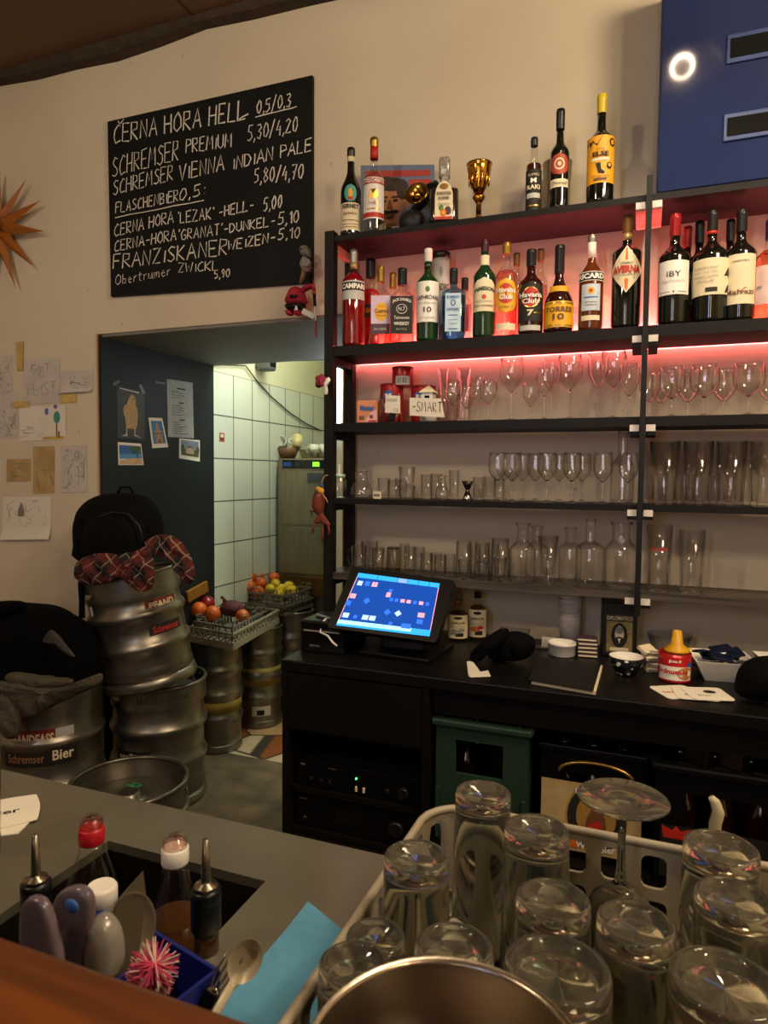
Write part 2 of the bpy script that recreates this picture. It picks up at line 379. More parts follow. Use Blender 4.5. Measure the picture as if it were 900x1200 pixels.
def grid_tiles(name, tile, grout, bw, bh, mort, axes, rough=.12, offs=0.0, origin=(0, 0)):
    m, nt, b = base(name)
    tc = N(nt, 'ShaderNodeTexCoord'); sp = N(nt, 'ShaderNodeSeparateXYZ'); cb = N(nt, 'ShaderNodeCombineXYZ')
    nt.links.new(tc.outputs['Object'], sp.inputs[0])
    for k, ax in enumerate(axes):
        ad = N(nt, 'ShaderNodeMath', operation='SUBTRACT'); ad.inputs[1].default_value = origin[k]
        nt.links.new(sp.outputs[ax], ad.inputs[0]); nt.links.new(ad.outputs[0], cb.inputs[k])
    br = N(nt, 'ShaderNodeTexBrick'); br.offset = offs; br.squash = 1
    br.inputs['Scale'].default_value = 1; br.inputs['Brick Width'].default_value = bw; br.inputs['Row Height'].default_value = bh
    br.inputs['Mortar Size'].default_value = mort; br.inputs['Mortar Smooth'].default_value = .1
    c = lin(tile); br.inputs['Color1'].default_value = c; br.inputs['Color2'].default_value = tuple(v*.93 for v in c[:3])+(1,); br.inputs['Mortar'].default_value = lin(grout)
    nt.links.new(cb.outputs[0], br.inputs['Vector']); nt.links.new(br.outputs['Color'], b.inputs['Base Color'])
    rm = N(nt, 'ShaderNodeMapRange'); rm.inputs['To Min'].default_value = rough; rm.inputs['To Max'].default_value = .8
    nt.links.new(br.outputs['Fac'], rm.inputs['Value']); nt.links.new(rm.outputs['Result'], b.inputs['Roughness'])
    bp = N(nt, 'ShaderNodeBump'); bp.inputs['Strength'].default_value = .5; bp.inputs['Distance'].default_value = .002; bp.invert = True
    nt.links.new(br.outputs['Fac'], bp.inputs['Height']); nt.links.new(bp.outputs[0], b.inputs['Normal'])
    return m
M_tile = grid_tiles('white wall tiles', 'dde0d2', '5a5c50', .181, .2165, .0035, (1, 2), .13, 0, (2.832, .0795))
M_ceil = grid_tiles('ceiling boards', '6b5138', '33281c', 1.25, .62, .006, (0, 1), .7, .3, (.1, .2))
# floor: worn concrete behind the bar, crazy paving of red and cream stone in the passage
m, nt, b = base('floor paving'); M_floor = m
tc = N(nt, 'ShaderNodeTexCoord'); vo = N(nt, 'ShaderNodeTexVoronoi', feature='F1'); ve = N(nt, 'ShaderNodeTexVoronoi', feature='DISTANCE_TO_EDGE')
for v in (vo, ve): v.inputs['Scale'].default_value = 4.2; nt.links.new(tc.outputs['Object'], v.inputs['Vector'])
ra = N(nt, 'ShaderNodeValToRGB'); ra.color_ramp.interpolation = 'CONSTANT'
for p, c in ((0.0, '8a4b22'), (.35, 'b98f63'), (.6, '8f4a1f'), (.8, 'c3a888')):
    e = ra.color_ramp.elements[0] if p == 0 else ra.color_ramp.elements.new(p); e.position = p; e.color = lin(c)
sh = N(nt, 'ShaderNodeSeparateColor'); nt.links.new(vo.outputs['Color'], sh.inputs[0]); nt.links.new(sh.outputs[0], ra.inputs[0])
gr = N(nt, 'ShaderNodeValToRGB'); gr.color_ramp.elements[0].position = .02; gr.color_ramp.elements[1].position = .035
nt.links.new(ve.outputs['Distance'], gr.inputs[0]); mg = N(nt, 'ShaderNodeMix', data_type='RGBA'); mg.inputs['A'].default_value = lin('3a3128')
nt.links.new(gr.outputs[0], mg.inputs['Factor']); nt.links.new(ra.outputs[0], mg.inputs['B']); nt.links.new(mg.outputs['Result'], b.inputs['Base Color']); b.inputs['Roughness'].default_value = .45
M_conc = mat('worn concrete', '5f4e38', .75, var=.45, scale=9, bump=.4)

box = lambda c, d, m=0: MB().box(c, d, m)
def span(x0, x1, y0, y1, z0, z1, m=0, mb=None):
    return (mb or MB()).box(((x0+x1)/2, (y0+y1)/2, (z0+z1)/2), (x1-x0, y1-y0, z1-z0), m)
struct('floor', span(-3.7, 2.7, 2.62, 4.5, -.1, 0), M_floor)
struct('floor', span(-3.7, 2.7, -3.1, 2.62, -.1, 0), M_conc)
mb = MB(); span(-3.7, OX0, WY, WB, 0, CEIL, 0, mb); span(OX1, 2.7, WY, WB, 0, CEIL, 0, mb); span(OX0, OX1, WY, WB, OZ, CEIL, 0, mb)
struct('wall_back', mb, M_wall)
struct('wall_left', span(-3.8, -3.7, -3.1, WY, 0, CEIL), M_wall)
struct('wall_right', span(2.7, 2.8, -3.1, WY, 0, CEIL), M_wall)
struct('wall_front', span(-3.8, 2.8, -3.2, -3.1, 0, CEIL), M_wall)
struct('ceiling', span(-3.8, 2.8, -3.2, WY, CEIL, CEIL+.1), M_ceil)
# dark strip added to stand for the uneven shadow where ceiling meets wall
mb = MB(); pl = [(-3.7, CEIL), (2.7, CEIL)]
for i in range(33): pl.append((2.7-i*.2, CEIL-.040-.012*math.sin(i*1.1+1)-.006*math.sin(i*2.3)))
mb.prism(pl, WY-.05, WY-.001, 0, None, 'y'); struct('trim_ceiling_shade', mb, mat('ceiling edge shadow', '3a2d1e', .9, var=.3))
M_board = mat('black painted board', '1c2122', .5, spec=.25, var=.18, scale=3)
struct('trim_2', span(OX0, OX0+.012, WY-.004, WB, 0, OZ-.004), M_board)                    # board on the passage's left reveal
struct('trim_3', span(OX0-.006, OX0, WY-.006, WY+.001, 0, OZ), mat('raw board edge', 'a87a4a', .7, scale=20))
struct('trim_4', span(OX0+.012, OX1-.002, WY+.004, WB, OZ-.012, OZ-.0), mat('grey soffit paint', '77756c', .7, var=.08, scale=6))
struct('trim_5', span(OX1-.001, OX1+.017, WY-.006, WY-.0005, 0, OZ), mat('wooden door jamb', 'b08454', .6, var=.2, stretch=(8, 8, 1)))
# kitchen behind
struct('wall_kitchen_left', span(-2.12, -2.0, WB, 4.5, 0, 1.811), M_tile)
struct('wall_kitchen_upper', span(-2.12, -2.003, WB, 4.5, 1.811, 2.5), M_kwall)
struct('wall_kitchen_back', span(-2.12, 1.2, 4.5, 4.6, 0, 2.5), M_kwall)
struct('wall_kitchen_right', span(1.2, 1.3, WB, 4.6, 0, 2.5), M_kwall)
struct('ceiling_kitchen', span(-2.12, 1.3, WB, 4.6, 2.5, 2.6), M_kwall)

# ------------------------------------------------------------------ common materials
M_black = mat('black plastic', '0d0d0d', .35, spec=.3, var=.2)
M_matte = mat('matt black', '0a0a0b', .8, spec=.15, var=.25)
M_steel = mat('brushed steel', 'a39a8a', .34, .9, var=.12, scale=12, stretch=(1, 1, 14))
M_chrome = mat('polished steel', 'c8c2b6', .12, 1.0, var=.05)
M_white = mat('white plastic', 'e6e2d8', .4, var=.04)
M_paper = mat('white paper', 'e4ddcc', .8, var=.05, scale=8)
M_cream = mat('cream label paper', 'e0d3b0', .7, var=.06, scale=12)
M_ink = mat('black print', '191715', .7, var=.1)
M_red = mat('red print', 'b8281c', .5, var=.08)
M_gold = mat('gold', 'c09a4c', .28, .85, var=.1)
M_yel = mat('yellow print', 'e0a818', .5, var=.05)
M_orange = mat('orange print', 'cc6a20', .5, var=.08)
M_blue = mat('blue print', '2a5aa0', .5, var=.1)
M_green = mat('green print', '4a7a3a', .6, var=.15)
M_grey = mat('grey print', '8a8680', .6)
M_lgrey = mat('pale grey label', 'b9b9b4', .6, var=.05)
M_brown = mat('brown print', '6a4426', .6)
M_purple = mat('dark purple print', '3f2a3c', .5)
M_skin = mat('printed skin tone', 'b87e56', .6, var=.12, scale=14)
G_thin = thin_glass('clear glass', 'ffffff', '7c7a72', .02, 1.3)
G_beer = thin_glass('clear beer glass', 'ffffff', 'c4c2b8', .03, 1.35)
G_bottle = thin_glass('clear bottle glass', 'fbfbf8', 'b4b2aa', .03, 1.0)
G_blue = thin_glass('pale blue glass', '9fd4e6', '2f7f9c', .03, 1.0)
G_green = thin_glass('green glass', '5f9a58', '123a18', .03, 1.0)

# ================================================================== the wall: board, papers, star
def quadfn(tl, tr, br, bl, off):
    tl, tr, br, bl = map(Vector, (tl, tr, br, bl)); n = (tr-tl).cross(bl-tl).normalized()
    if n.dot(Vector((0, 0, CAM_H))-tl) < 0: n = -n
    def fn(u, v, k=0.0): return (tl*(1-u)+tr*u)*(1-v)+(bl*(1-u)+br*u)*v + n*(off+k)
    return fn, n
def sheet(name, corners, mats, patches=(), off=.001, curl=0.0, th=.0012):
    """a flat printed sheet: corners tl, tr, br, bl; patches = (material index, polygon in (u, v) from the top left)"""
    fn, n = quadfn(*corners, off); mb = MB()
    mb.grid(lambda u, v: fn(u, v, curl*(abs(v-.5)*2)**3*(1 if v > .5 else .3)), 6, 8, 0, True)
    mb.grid(lambda u, v: fn(1-u, v, curl*(abs(v-.5)*2)**3*(1 if v > .5 else .3)-th), 6, 8, 0, True)
    for k, (mi, poly) in enumerate(patches):
        pts = [fn(u, v, .0006+.00025*k+curl*(abs(v-.5)*2)**3*(1 if v > .5 else .3)) for u, v in poly]
        mb.add(pts, [tuple(range(len(pts)))], mi)
    o = obj(name, mb, mats); o['_n'] = tuple(n); return o, fn, n
def R4(u0, v0, u1, v1): return [(u0, v0), (u1, v0), (u1, v1), (u0, v1)]
def EL(cu_, cv, ru, rv, n=14, a0=0, a1=2*PI): return [(cu_+ru*math.cos(a0+(a1-a0)*i/n), cv+rv*math.sin(a0+(a1-a0)*i/n)) for i in range(n if a1-a0 > 6 else n+1)]
# --- chalkboard
BY = 2.086
cb = [at(126, 142.5, y=BY), at(366, 88, y=BY), at(366, 331.5, y=BY), at(130, 347.5, y=BY)]
board = thing('chalkboard', 'large black chalkboard with the handwritten beer price list', 'chalkboard', (0, 0, 0))
mb = MB(); mb.prism([(p.x, p.z) for p in cb], BY, WY-.0005, 0, None, 'y')
obj('panel', mb, mat('chalkboard paint', '121211', .6, var=.25, scale=5, spec=.2), board)
mb = MB(); Nn = Vector((0, -1, 0)); CY = BY-.0008
def px3(a, b): return at(a, b, y=CY)
def chalk(txt, a, b, hpx, w=.0042, seed=1, jit=.035):
    P0, P1 = px3(*a), px3(*b); hh = (px3(a[0], a[1]-hpx)-P0).length
    handwrite(mb, txt, P0, P1, Vector((0.06*hh, 0, hh)), w, Nn, 0, seed, jit)
def cline(a, b, w=.004): ribbon(mb, [px3(a[0]+(b[0]-a[0])*i/6, a[1]+(b[1]-a[1])*i/6+rnd.uniform(-.4, .4)) for i in range(7)], w, Nn, 0)
chalk('CERNA HORA HELL', (133, 168), (287, 139.5), 21, .0056, 1); cline((138, 142), (141, 145)); cline((141, 145), (145, 140)); cline((280, 139.5), (291, 133.5), .005)
chalk('0,5/0,3', (300.7, 133.5), (340.5, 124.5), 15, .0046, 2); cline((299, 137.5), (348, 125))
chalk('SCHREMSER', (131.5, 207.5), (208.5, 187), 22, .004, 3); chalk('PREMIUM', (218, 179), (271, 172), 16, .0046, 4); chalk('5,30/4,20', (290, 165), (348.5, 154), 17, .004, 5)
chalk('SCHREMSER', (132.7, 229), (202, 210.5), 17, .0042, 6); chalk('VIENNA', (210, 211.5), (262, 199.5), 18, .005, 7); chalk('INDIAN', (272.5, 199), (319, 187.5), 15, .0048, 8); chalk('PALE', (328.7, 185), (364.5, 176.5), 14.5, .005, 9)
chalk('5,80/4,70', (297.5, 214.5), (355, 209), 16.5, .0044, 10)
chalk('FLASCHENBIER', (135.3, 250), (208.5, 235.5), 12.5, .0042, 11); chalk('0,5:', (210, 235.5), (240, 228), 13.5, .0046, 12); cline((134.8, 255), (239, 234.5), .0035)
chalk('CERNA HORA', (134, 277), (203, 261), 13.5, .0044, 13); chalk("'LEZAK'", (208, 262), (250, 256), 13, .0044, 14); chalk('-HELL-', (256, 254.5), (297, 246), 12, .0044, 15); chalk('5,00', (308.7, 247.5), (330, 243), 15, .0048, 16)
chalk('CERNA-HORA', (134, 295), (206, 281), 12.5, .0044, 17); chalk("'GRANAT'", (209, 282), (260, 275), 12.5, .0042, 18); chalk('-DUNKEL-', (262, 274), (322, 264), 11, .0044, 19); chalk('5,10', (326, 263.5), (350, 260.5), 14, .0048, 20)
chalk('FRANZISKANER', (132.7, 315.5), (266, 298), 17, .0052, 21); chalk('WEIZEN-', (267, 293.5), (322, 283.5), 11.5, .005, 22); chalk('5,10', (326, 281), (351, 278.5), 12.5, .0048, 23)
chalk('Obertrumer', (135.3, 334.5), (199, 322.5), 12, .003, 24); chalk('ZWICKL', (208.7, 319.5), (255, 316.5), 11, .0038, 25); chalk('5,90', (251, 326.5), (268.7, 324.5), 9.5, .0044, 26)
obj('chalk_lettering', mb, mat('chalk', 'd8d2c2', .95, var=.25, scale=160), board)
# a few wiped smears
# --- drawings and papers
inks = [M_paper, mat('pencil', '857e74', .8), mat('crayon green', '3f9488', .8), mat('crayon brown', '8a5a34', .8), mat('crayon blue', '4c6fb4', .8), mat('crayon yellow', 'c8a22e', .8), mat('crayon violet', '6a5aa4', .8)]
M_tan = mat('yellowed paper', 'b79a66', .85, var=.18, scale=14); M_pale = mat('pale grey paper', 'c9c2b8', .85, var=.07, scale=12)
def scribbles(fn, n, mb, count, seed, area=(.1, .1, .9, .9), m=1, w=.0014):
    r = random.Random(seed)
    for _ in range(count):
        u, v = r.uniform(area[0], area[2]), r.uniform(area[1], area[3]); pts = []
        a = r.uniform(0, 6.28)
        for k in range(r.randint(4, 10)):
            a += r.uniform(-1.2, 1.2); u = min(max(u+.05*math.cos(a), area[0]), area[2]); v = min(max(v+.04*math.sin(a), area[1]), area[3]); pts.append(fn(u, v, .0012))
        ribbon(mb, pts, w, n, m)
def paper(label, q, pm, seed, count=14, area=(.12, .12, .88, .88), curl=0.0, patches=(), cat='drawing', name='wall_drawing', dark=.0013, yy=WY-.0015, words_=()):
    cs = [at(*p, y=yy) for p in q]
    fn, n = quadfn(*cs, .001); mb = MB(); ms = [pm]+inks[1:]
    cf = lambda v: curl*max(0, (v-.6)/.4)**2
    mb.grid(lambda u, v: fn(u, v, cf(v)), 6, 10, 0, True); mb.grid(lambda u, v: fn(1-u, v, cf(v)-.0006), 6, 10, 0, True)
    for k, (mi, poly) in enumerate(patches):
        pts = [fn(u, v, .0007+.0002*k+cf(v)) for u, v in poly]; mb.add(pts, [tuple(range(len(pts)))], mi)
    scribbles(lambda u, v, k=0: fn(u, v, k+cf(v)), n, mb, count, seed, area, 1, dark)
    for txt, a, b, h in words_:
        P0, P1 = fn(*a, .001), fn(*b, .001); handwrite(mb, txt, P0, P1, Vector((0, 0, h)), .0018, n, 1, seed)
    return tag(obj(name, mb, ms), label, cat, 'papers taped to the wall left of the passage')
Q = lambda x0, y0, x1, y1, s=0: [(x0, y0+s), (x1, y0-s), (x1, y1-s), (x0, y1+s)]
paper('pale pencil drawing at the photo\'s left edge, topmost', Q(-14, 417, 14, 460, .5), M_pale, 1, 22)
paper('large white drawing with big pencil capitals high on the wall', Q(28, 421, 70, 473, 1), M_pale, 2, 8, words_=(('GIIT', (.2, .3), (.75, .3), .035), ('PLIST', (.12, .82), (.9, .8), .05)))
paper('small curled pencil sketch right of the big capitals, nearest the passage', Q(72, 434, 109, 460, 1), M_pale, 3, 16, (.3, .1, .9, .8), .012)
paper('drawing with a green crayon tree and blue balloons', Q(23, 476, 77, 516, 1), M_paper, 4, 5, (.05, .5, .5, .9), 0,
      ((3, R4(.80, .42, .83, .9)), (2, EL(.82, .34, .07, .18)), (4, EL(.6, .16, .04, .1)), (6, EL(.79, .03, .04, .06)), (5, R4(.52, .9, .98, .97)), (3, R4(.85, .75, .88, .95))))
paper('pencil drawing of plants cut by the photo\'s left edge', Q(-16, 461, 20, 513, .5), M_pale, 5, 26, (.4, .2, .95, .95))
paper('small square tan sheet with faint sketch', Q(8, 538, 36, 564, .3), M_tan, 6, 14, (.2, .2, .8, .8))
paper('tall tan sheet with a dark quill mark', Q(39, 523, 64, 578, .5), M_tan, 7, 12, (.1, .5, .8, .92), 0, ((1, [(.78, .62), (.84, .63), (.98, .82), (.95, .85)]),))
paper('grey pencil drawing of a face, right of the tan sheets', Q(72, 522, 102, 577, .6), M_pale, 8, 40, (.08, .08, .9, .9))
paper('white drawing of a bottle with curled lower edge, lowest on the wall', Q(3, 582, 60, 632, .3), M_paper, 9, 12, (.1, .1, .9, .9), .014,
      ((1, [(.37, .2), (.40, .12), (.43, .2), (.46, .32), (.46, .46), (.33, .46), (.33, .32)]),))
def tape(label, q):
    cs = [at(*p, y=WY-.0012) for p in q]; fn, n = quadfn(*cs, .003); mb = MB()
    mb.grid(lambda u, v: fn(u, v, .0006*math.sin(u*9)), 4, 4); mb.grid(lambda u, v: fn(1-u, v, -.0004+.0006*math.sin((1-u)*9)), 4, 4)
    return tag(obj('tape_strip', mb, mat('yellowed tape', 'c9ab64', .5, var=.15, scale=25)), label, 'tape', 'yellowed tape on the wall')
tape('upright yellowed tape strip above the big capitals drawing', [(20, 401), (28, 400), (28, 434), (21, 435)])
tape('short yellowed tape piece under the curled pencil sketch', Q(72, 462, 90, 472, .3))
tape('yellowed tape piece on top corner of the tree drawing', Q(16, 470, 35, 478, .5))
# --- star
sc_ = at(-5, 267, y=2.06)
star = thing('sunburst_star', 'orange-brown wooden sunburst star hung on the wall', 'wall ornament', sc_)
M_star = mat('orange stained wood', '9a5a1c', .45, var=.2, scale=30); tips = [(0, 197), (31, 209.5), (47.5, 235), (52.5, 271), (39, 312), (19, 339)]
vecs = [at(*t, y=2.06)-sc_ for t in tips]; vecs += [-v for v in vecs]
for v in vecs:
    mb = MB(); d = v.normalized(); n = Vector((0, -1, 0)); s_ = d.cross(n); Lh = v.length
    b0, mid = d*.02, d*Lh*.24
    vs = [b0, mid+s_*.026, d*Lh, mid-s_*.026, mid+n*.022, mid-n*.012]
    mb.add(vs, [(0, 1, 4), (1, 2, 4), (2, 3, 4), (3, 0, 4), (1, 0, 5), (2, 1, 5), (3, 2, 5), (0, 3, 5)])
    obj('ray', mb, M_star, star)
mb = MB(); mb.ball((0, -.012, 0), .035, sc=(1, .6, 1)); obj('hub', mb, M_star, star)

# --- prints on the black panel (plane x = const)
PX = OX0+.0125
def P_(a, b): return at(a, b, x=PX)
def panel_print(name, label, cat, q, mats, patches):
    o, fn, n = sheet(name, [P_(*p) for p in q], mats, patches, .0008); del o['_n']; return tag(o, label, cat, 'prints on the black panel'), fn, n
M_pg = mat('dark poster', '2c241b', .5, var=.15); M_bird = mat('pale feather print', 'b09468', .7, var=.25, scale=120); M_leg = mat('pale claw print', 'b8b0a0', .7)
o, fn, n = panel_print('bird_poster', 'dark poster of a standing beige pigeon on the black panel', 'poster', [(137.3, 452), (169, 460), (169.5, 515.5), (137.5, 513)], [M_pg, M_bird, M_leg, M_paper],
   ((2, R4(.30, .74, .345, .93)), (2, R4(.60, .76, .645, .94)), (2, [(.14, .96), (.33, .90), (.36, .95)]), (2, [(.58, .93), (.66, .91), (.86, .97)]),
    (1, [(.42, .16), (.50, .10), (.60, .12), (.66, .2), (.66, .32), (.72, .40), (.74, .52), (.70, .72), (.66, .80), (.30, .80), (.27, .62), (.19, .48), (.21, .38), (.34, .30)]),
    (0, EL(.57, .19, .025, .018)), (3, R4(.08, .03, .78, .045))))
o, fn, n = panel_print('menu_sheet', 'white printed menu sheet on the black panel', 'menu', [(195.6, 444), (225.7, 448.6), (227, 513.4), (197, 512)], [mat('grey white paper', 'b4b4ae', .8), M_ink],
   tuple([(1, R4(.36, .13, .68, .155)), (1, R4(.42, .38, .62, .4)), (1, R4(.44, .68, .64, .7))]+[(1, R4(.14, v, .14+w, v+.008)) for v, w in ((.19, .3), (.22, .45), (.26, .5), (.3, .3), (.44, .35), (.48, .5), (.52, .45), (.56, .3), (.6, .42), (.73, .35), (.77, .3), (.81, .52), (.85, .4), (.89, .35), (.93, .6))]))
panel_print('postcard', 'beach postcard with a palm on the black panel', 'postcard', [(138, 518), (165.2, 520), (168.3, 545), (138.8, 545)], [M_paper, M_blue, mat('printed sea', '4a8cc0', .4), mat('printed sand', 'c9ab7c', .5), mat('printed palm', '3c5228', .6)],
   ((1, R4(.04, .12, .96, .5)), (2, R4(.04, .5, .96, .72)), (3, [(.04, .96), (.04, .80), (.5, .70), (.96, .66), (.96, .96)]), (4, [(.42, .2), (.6, .14), (.95, .14), (.92, .42), (.72, .34), (.66, .5), (.56, .34)]), (4, [(.72, .3), (.76, .3), (.8, .68), (.75, .7)])))
panel_print('postcard', 'upright postcard of a tower in front of blue sky', 'postcard', [(174, 489.3), (190, 490), (197, 524), (178.5, 525.2)], [M_paper, mat('printed sky', '2f6a94', .5), mat('printed masonry', 'a87a5a', .6, var=.3, scale=90), M_brown],
   ((1, R4(.1, .1, .9, .86)), (2, [(.3, .86), (.3, .55), (.25, .55), (.25, .45), (.4, .4), (.4, .25), (.5, .15), (.62, .25), (.62, .4), (.78, .45), (.78, .55), (.72, .55), (.72, .86)]), (3, R4(.25, .5, .78, .54)), (3, [(.45, .86), (.45, .72), (.58, .72), (.58, .86)])))
panel_print('postcard', 'postcard of a country house under the menu sheet', 'postcard', [(210, 513.5), (234, 516), (234, 541), (210, 537)], [M_paper, mat('printed grey sky', '7d8a9c', .6), mat('printed garden', '4a5230', .7, var=.3, scale=80), mat('printed house', 'b49a84', .6), M_brown],
   ((1, R4(.08, .08, .94, .5)), (2, R4(.08, .5, .94, .82)), (3, [(.3, .7), (.3, .45), (.45, .4), (.5, .32), (.56, .4), (.7, .45), (.7, .7)]), (4, [(.28, .46), (.5, .30), (.72, .46), (.5, .4)]), (2, EL(.14, .5, .08, .24)), (2, EL(.88, .5, .08, .2))))
o, fn, n = sheet('tile_sticker', [at(*p, x=-1.9995) for p in ((257, 507), (263, 507.5), (263, 518), (257, 517.5))], [mat('red sticker', '9c4a3c', .5), M_cream, M_ink], ((1, R4(.2, .15, .8, .5)), (2, R4(.3, .6, .7, .8))), .0008)
del o['_n']; tag(o, 'tiny red sticker on the white kitchen tiles', 'sticker')
# wiped tape on the panel
def dtape(label, q):
    cs = [P_(*p) for p in q]; fn, n = quadfn(*cs, .0025); mb = MB(); mb.grid(lambda u, v: fn(u, v), 3, 2); mb.grid(lambda u, v: fn(1-u, v, -.0003), 3, 2)
    tag(obj('tape_strip', mb, mat('grey tape', '5a5c58', .4)), label, 'tape', 'grey tape on the black panel')
dtape('grey tape strip at the upper left of the pigeon poster', [(132, 449), (138.5, 445), (140, 448), (133, 452.5)])
dtape('grey tape strip at the upper right of the pigeon poster', [(162, 451), (165, 450), (170, 460.5), (167, 462)])
dtape('grey tape left on the panel beside the menu sheet', [(182, 447), (193, 448.5), (193, 450.5), (182, 449)])
# ================================================================== the bar shelf
SY = 1.90                                   # front edge of the boards
ZT = [2.028, 1.695, 1.460, 1.228, 0.996]    # board tops
XL, XM, XR = -0.925, -0.006, 0.75
SB = 2.072                                  # back edge of the boards
def woodmat(name, a, b_, rough=.55, sc=(2, 30, 30), bump=.25, spec=.5):
    m, nt, b = base(name); b.inputs['Specular IOR Level'].default_value = spec; tc = N(nt, 'ShaderNodeTexCoord'); mp = N(nt, 'ShaderNodeMapping'); mp.inputs['Scale'].default_value = sc
    nz = N(nt, 'ShaderNodeTexNoise'); nz.inputs['Scale'].default_value = 1.5; nz.inputs['Detail'].default_value = 7; nz.inputs['Distortion'].default_value = .6
    nt.links.new(tc.outputs['Object'], mp.inputs[0]); nt.links.new(mp.outputs[0], nz.inputs['Vector'])
    rp = N(nt, 'ShaderNodeValToRGB'); rp.color_ramp.elements[0].position = .3; rp.color_ramp.elements[1].position = .72
    rp.color_ramp.elements[0].color = lin(a); rp.color_ramp.elements[1].color = lin(b_)
    nt.links.new(nz.outputs['Fac'], rp.inputs[0]); nt.links.new(rp.outputs[0], b.inputs['Base Color']); b.inputs['Roughness'].default_value = rough
    bp = N(nt, 'ShaderNodeBump'); bp.inputs['Strength'].default_value = bump; bp.inputs['Distance'].default_value = .002
    nt.links.new(nz.outputs['Fac'], bp.inputs['Height']); nt.links.new(bp.outputs[0], b.inputs['Normal']); return m
M_shelf = woodmat('black stained shelf wood', '0a0807', '15110e', spec=.22)
M_shelfg = woodmat('weathered grey shelf wood', '231e18', '5a5044', .6, (2, 40, 40), .5)
M_pale = woodmat('pale pine', 'b08c70', 'd0b498', .6)
shelf = thing('bar_shelf', 'tall black five-board wall shelf behind the bar', 'shelf')
TH = [.017, .030, .026, .017, .020]
for k, z in enumerate(ZT):
    for x0, x1 in ((XL, XM-.007), (XM+.007, XR)):
        mb = MB(); span(x0, x1, SY, SB if k else WY-.002, z-TH[k], z, 0, mb); obj('shelf_board', mb, M_shelfg if k == 4 else M_shelf, shelf)
for y0, y1, zb in ((SY-.006, SY+.024, .803), (SB-.03, SB, .803)):
    mb = MB(); span(XL-.004, XL+.026, y0, y1, zb, 2.042 if y0 < 1.95 else 2.012, 0, mb); obj('post', mb, M_shelf, shelf)
mb = MB(); span(XM-.007, XM+.007, SY-.022, SY-.004, .935, 2.068, 0, mb); obj('post', mb, mat('dark iron', '1c1a18', .5, .6), shelf)
for k, z in enumerate(ZT):
    for x in (XL+.012, XM-.020, XM+.020):
        zt = z-TH[k]
        mb = MB(); span(x-.012, x+.012, SY-.001, SB-.03, zt-.022, zt-.0005, 0, mb); ob = obj('bracket', mb, M_pale if k == 0 else M_shelf, shelf)
        mb = MB(); mb.box((x, SY-.003, zt-.004 if k else zt-.011), (.023, .004, .017), 0); c = obj('end_cap', mb, mat('white end cap', 'd8d0c8', .6, var=.1), ob); c['label'] = 'small white end cap'
# red light strip behind the bottle board, shining up and down the wall
M_led = mat('pink light strip', 'ff8a80', .5, emit='ff7478', es=8); M_led2 = mat('pink light strip above', 'ff8a80', .5, emit='ff6670', es=150)
mb = MB(); span(XL+.03, XR, 2.0745, 2.0955, ZT[1]-.028, ZT[1]-.020, 0, mb)
tag(obj('light_strip', mb, M_led), 'glowing pink light strip under the bottle board, against the wall', 'light strip')
mb = MB(); span(XL+.03, XR, 2.0745, 2.0855, ZT[1]-.012, ZT[1]+.005, 0, mb)
tag(obj('light_strip', mb, M_led2), 'glowing pink light strip behind the bottles, shining up the wall', 'light strip')

def depth_of(P): return (Vector(P)-Vector((0, 0, CAM_H))).dot(fwd)
def face(X, Y): return math.atan2(-X, Y)
def col_x(px, z, Y):
    """x of the pixel column px at height z on the plane y = Y"""
    py = 600
    for _ in range(3):
        P = at(px, py, y=Y); d = Vector((P.x, Y, z))-Vector((0, 0, CAM_H)); py = 600-F*d.dot(cu)/d.dot(fwd)
    return at(px, py, y=Y).x
def dims(px, w, ytop, z0, Y):
    X = col_x(px, z0+.05, Y); dp = depth_of((X, Y, z0+.1)); R_ = w*dp/F/2
    h = at(px, ytop, y=Y).z-z0
    return X, R_, h
def vprof(R_, h, s0, s1, rn, zt=1.0, bot=1.0, n=8, lip=True):
    p = [(R_*.86*bot, 0), (R_*.97*bot, .004), (R_*bot, .010), (R_, h*s0)]
    for i in range(1, n+1):
        t = i/n; k = .5+.5*math.cos(PI*t); p.append((rn+(R_-rn)*k, h*(s0+(s1-s0)*t)))
    p.append((rn, h*zt))
    return p
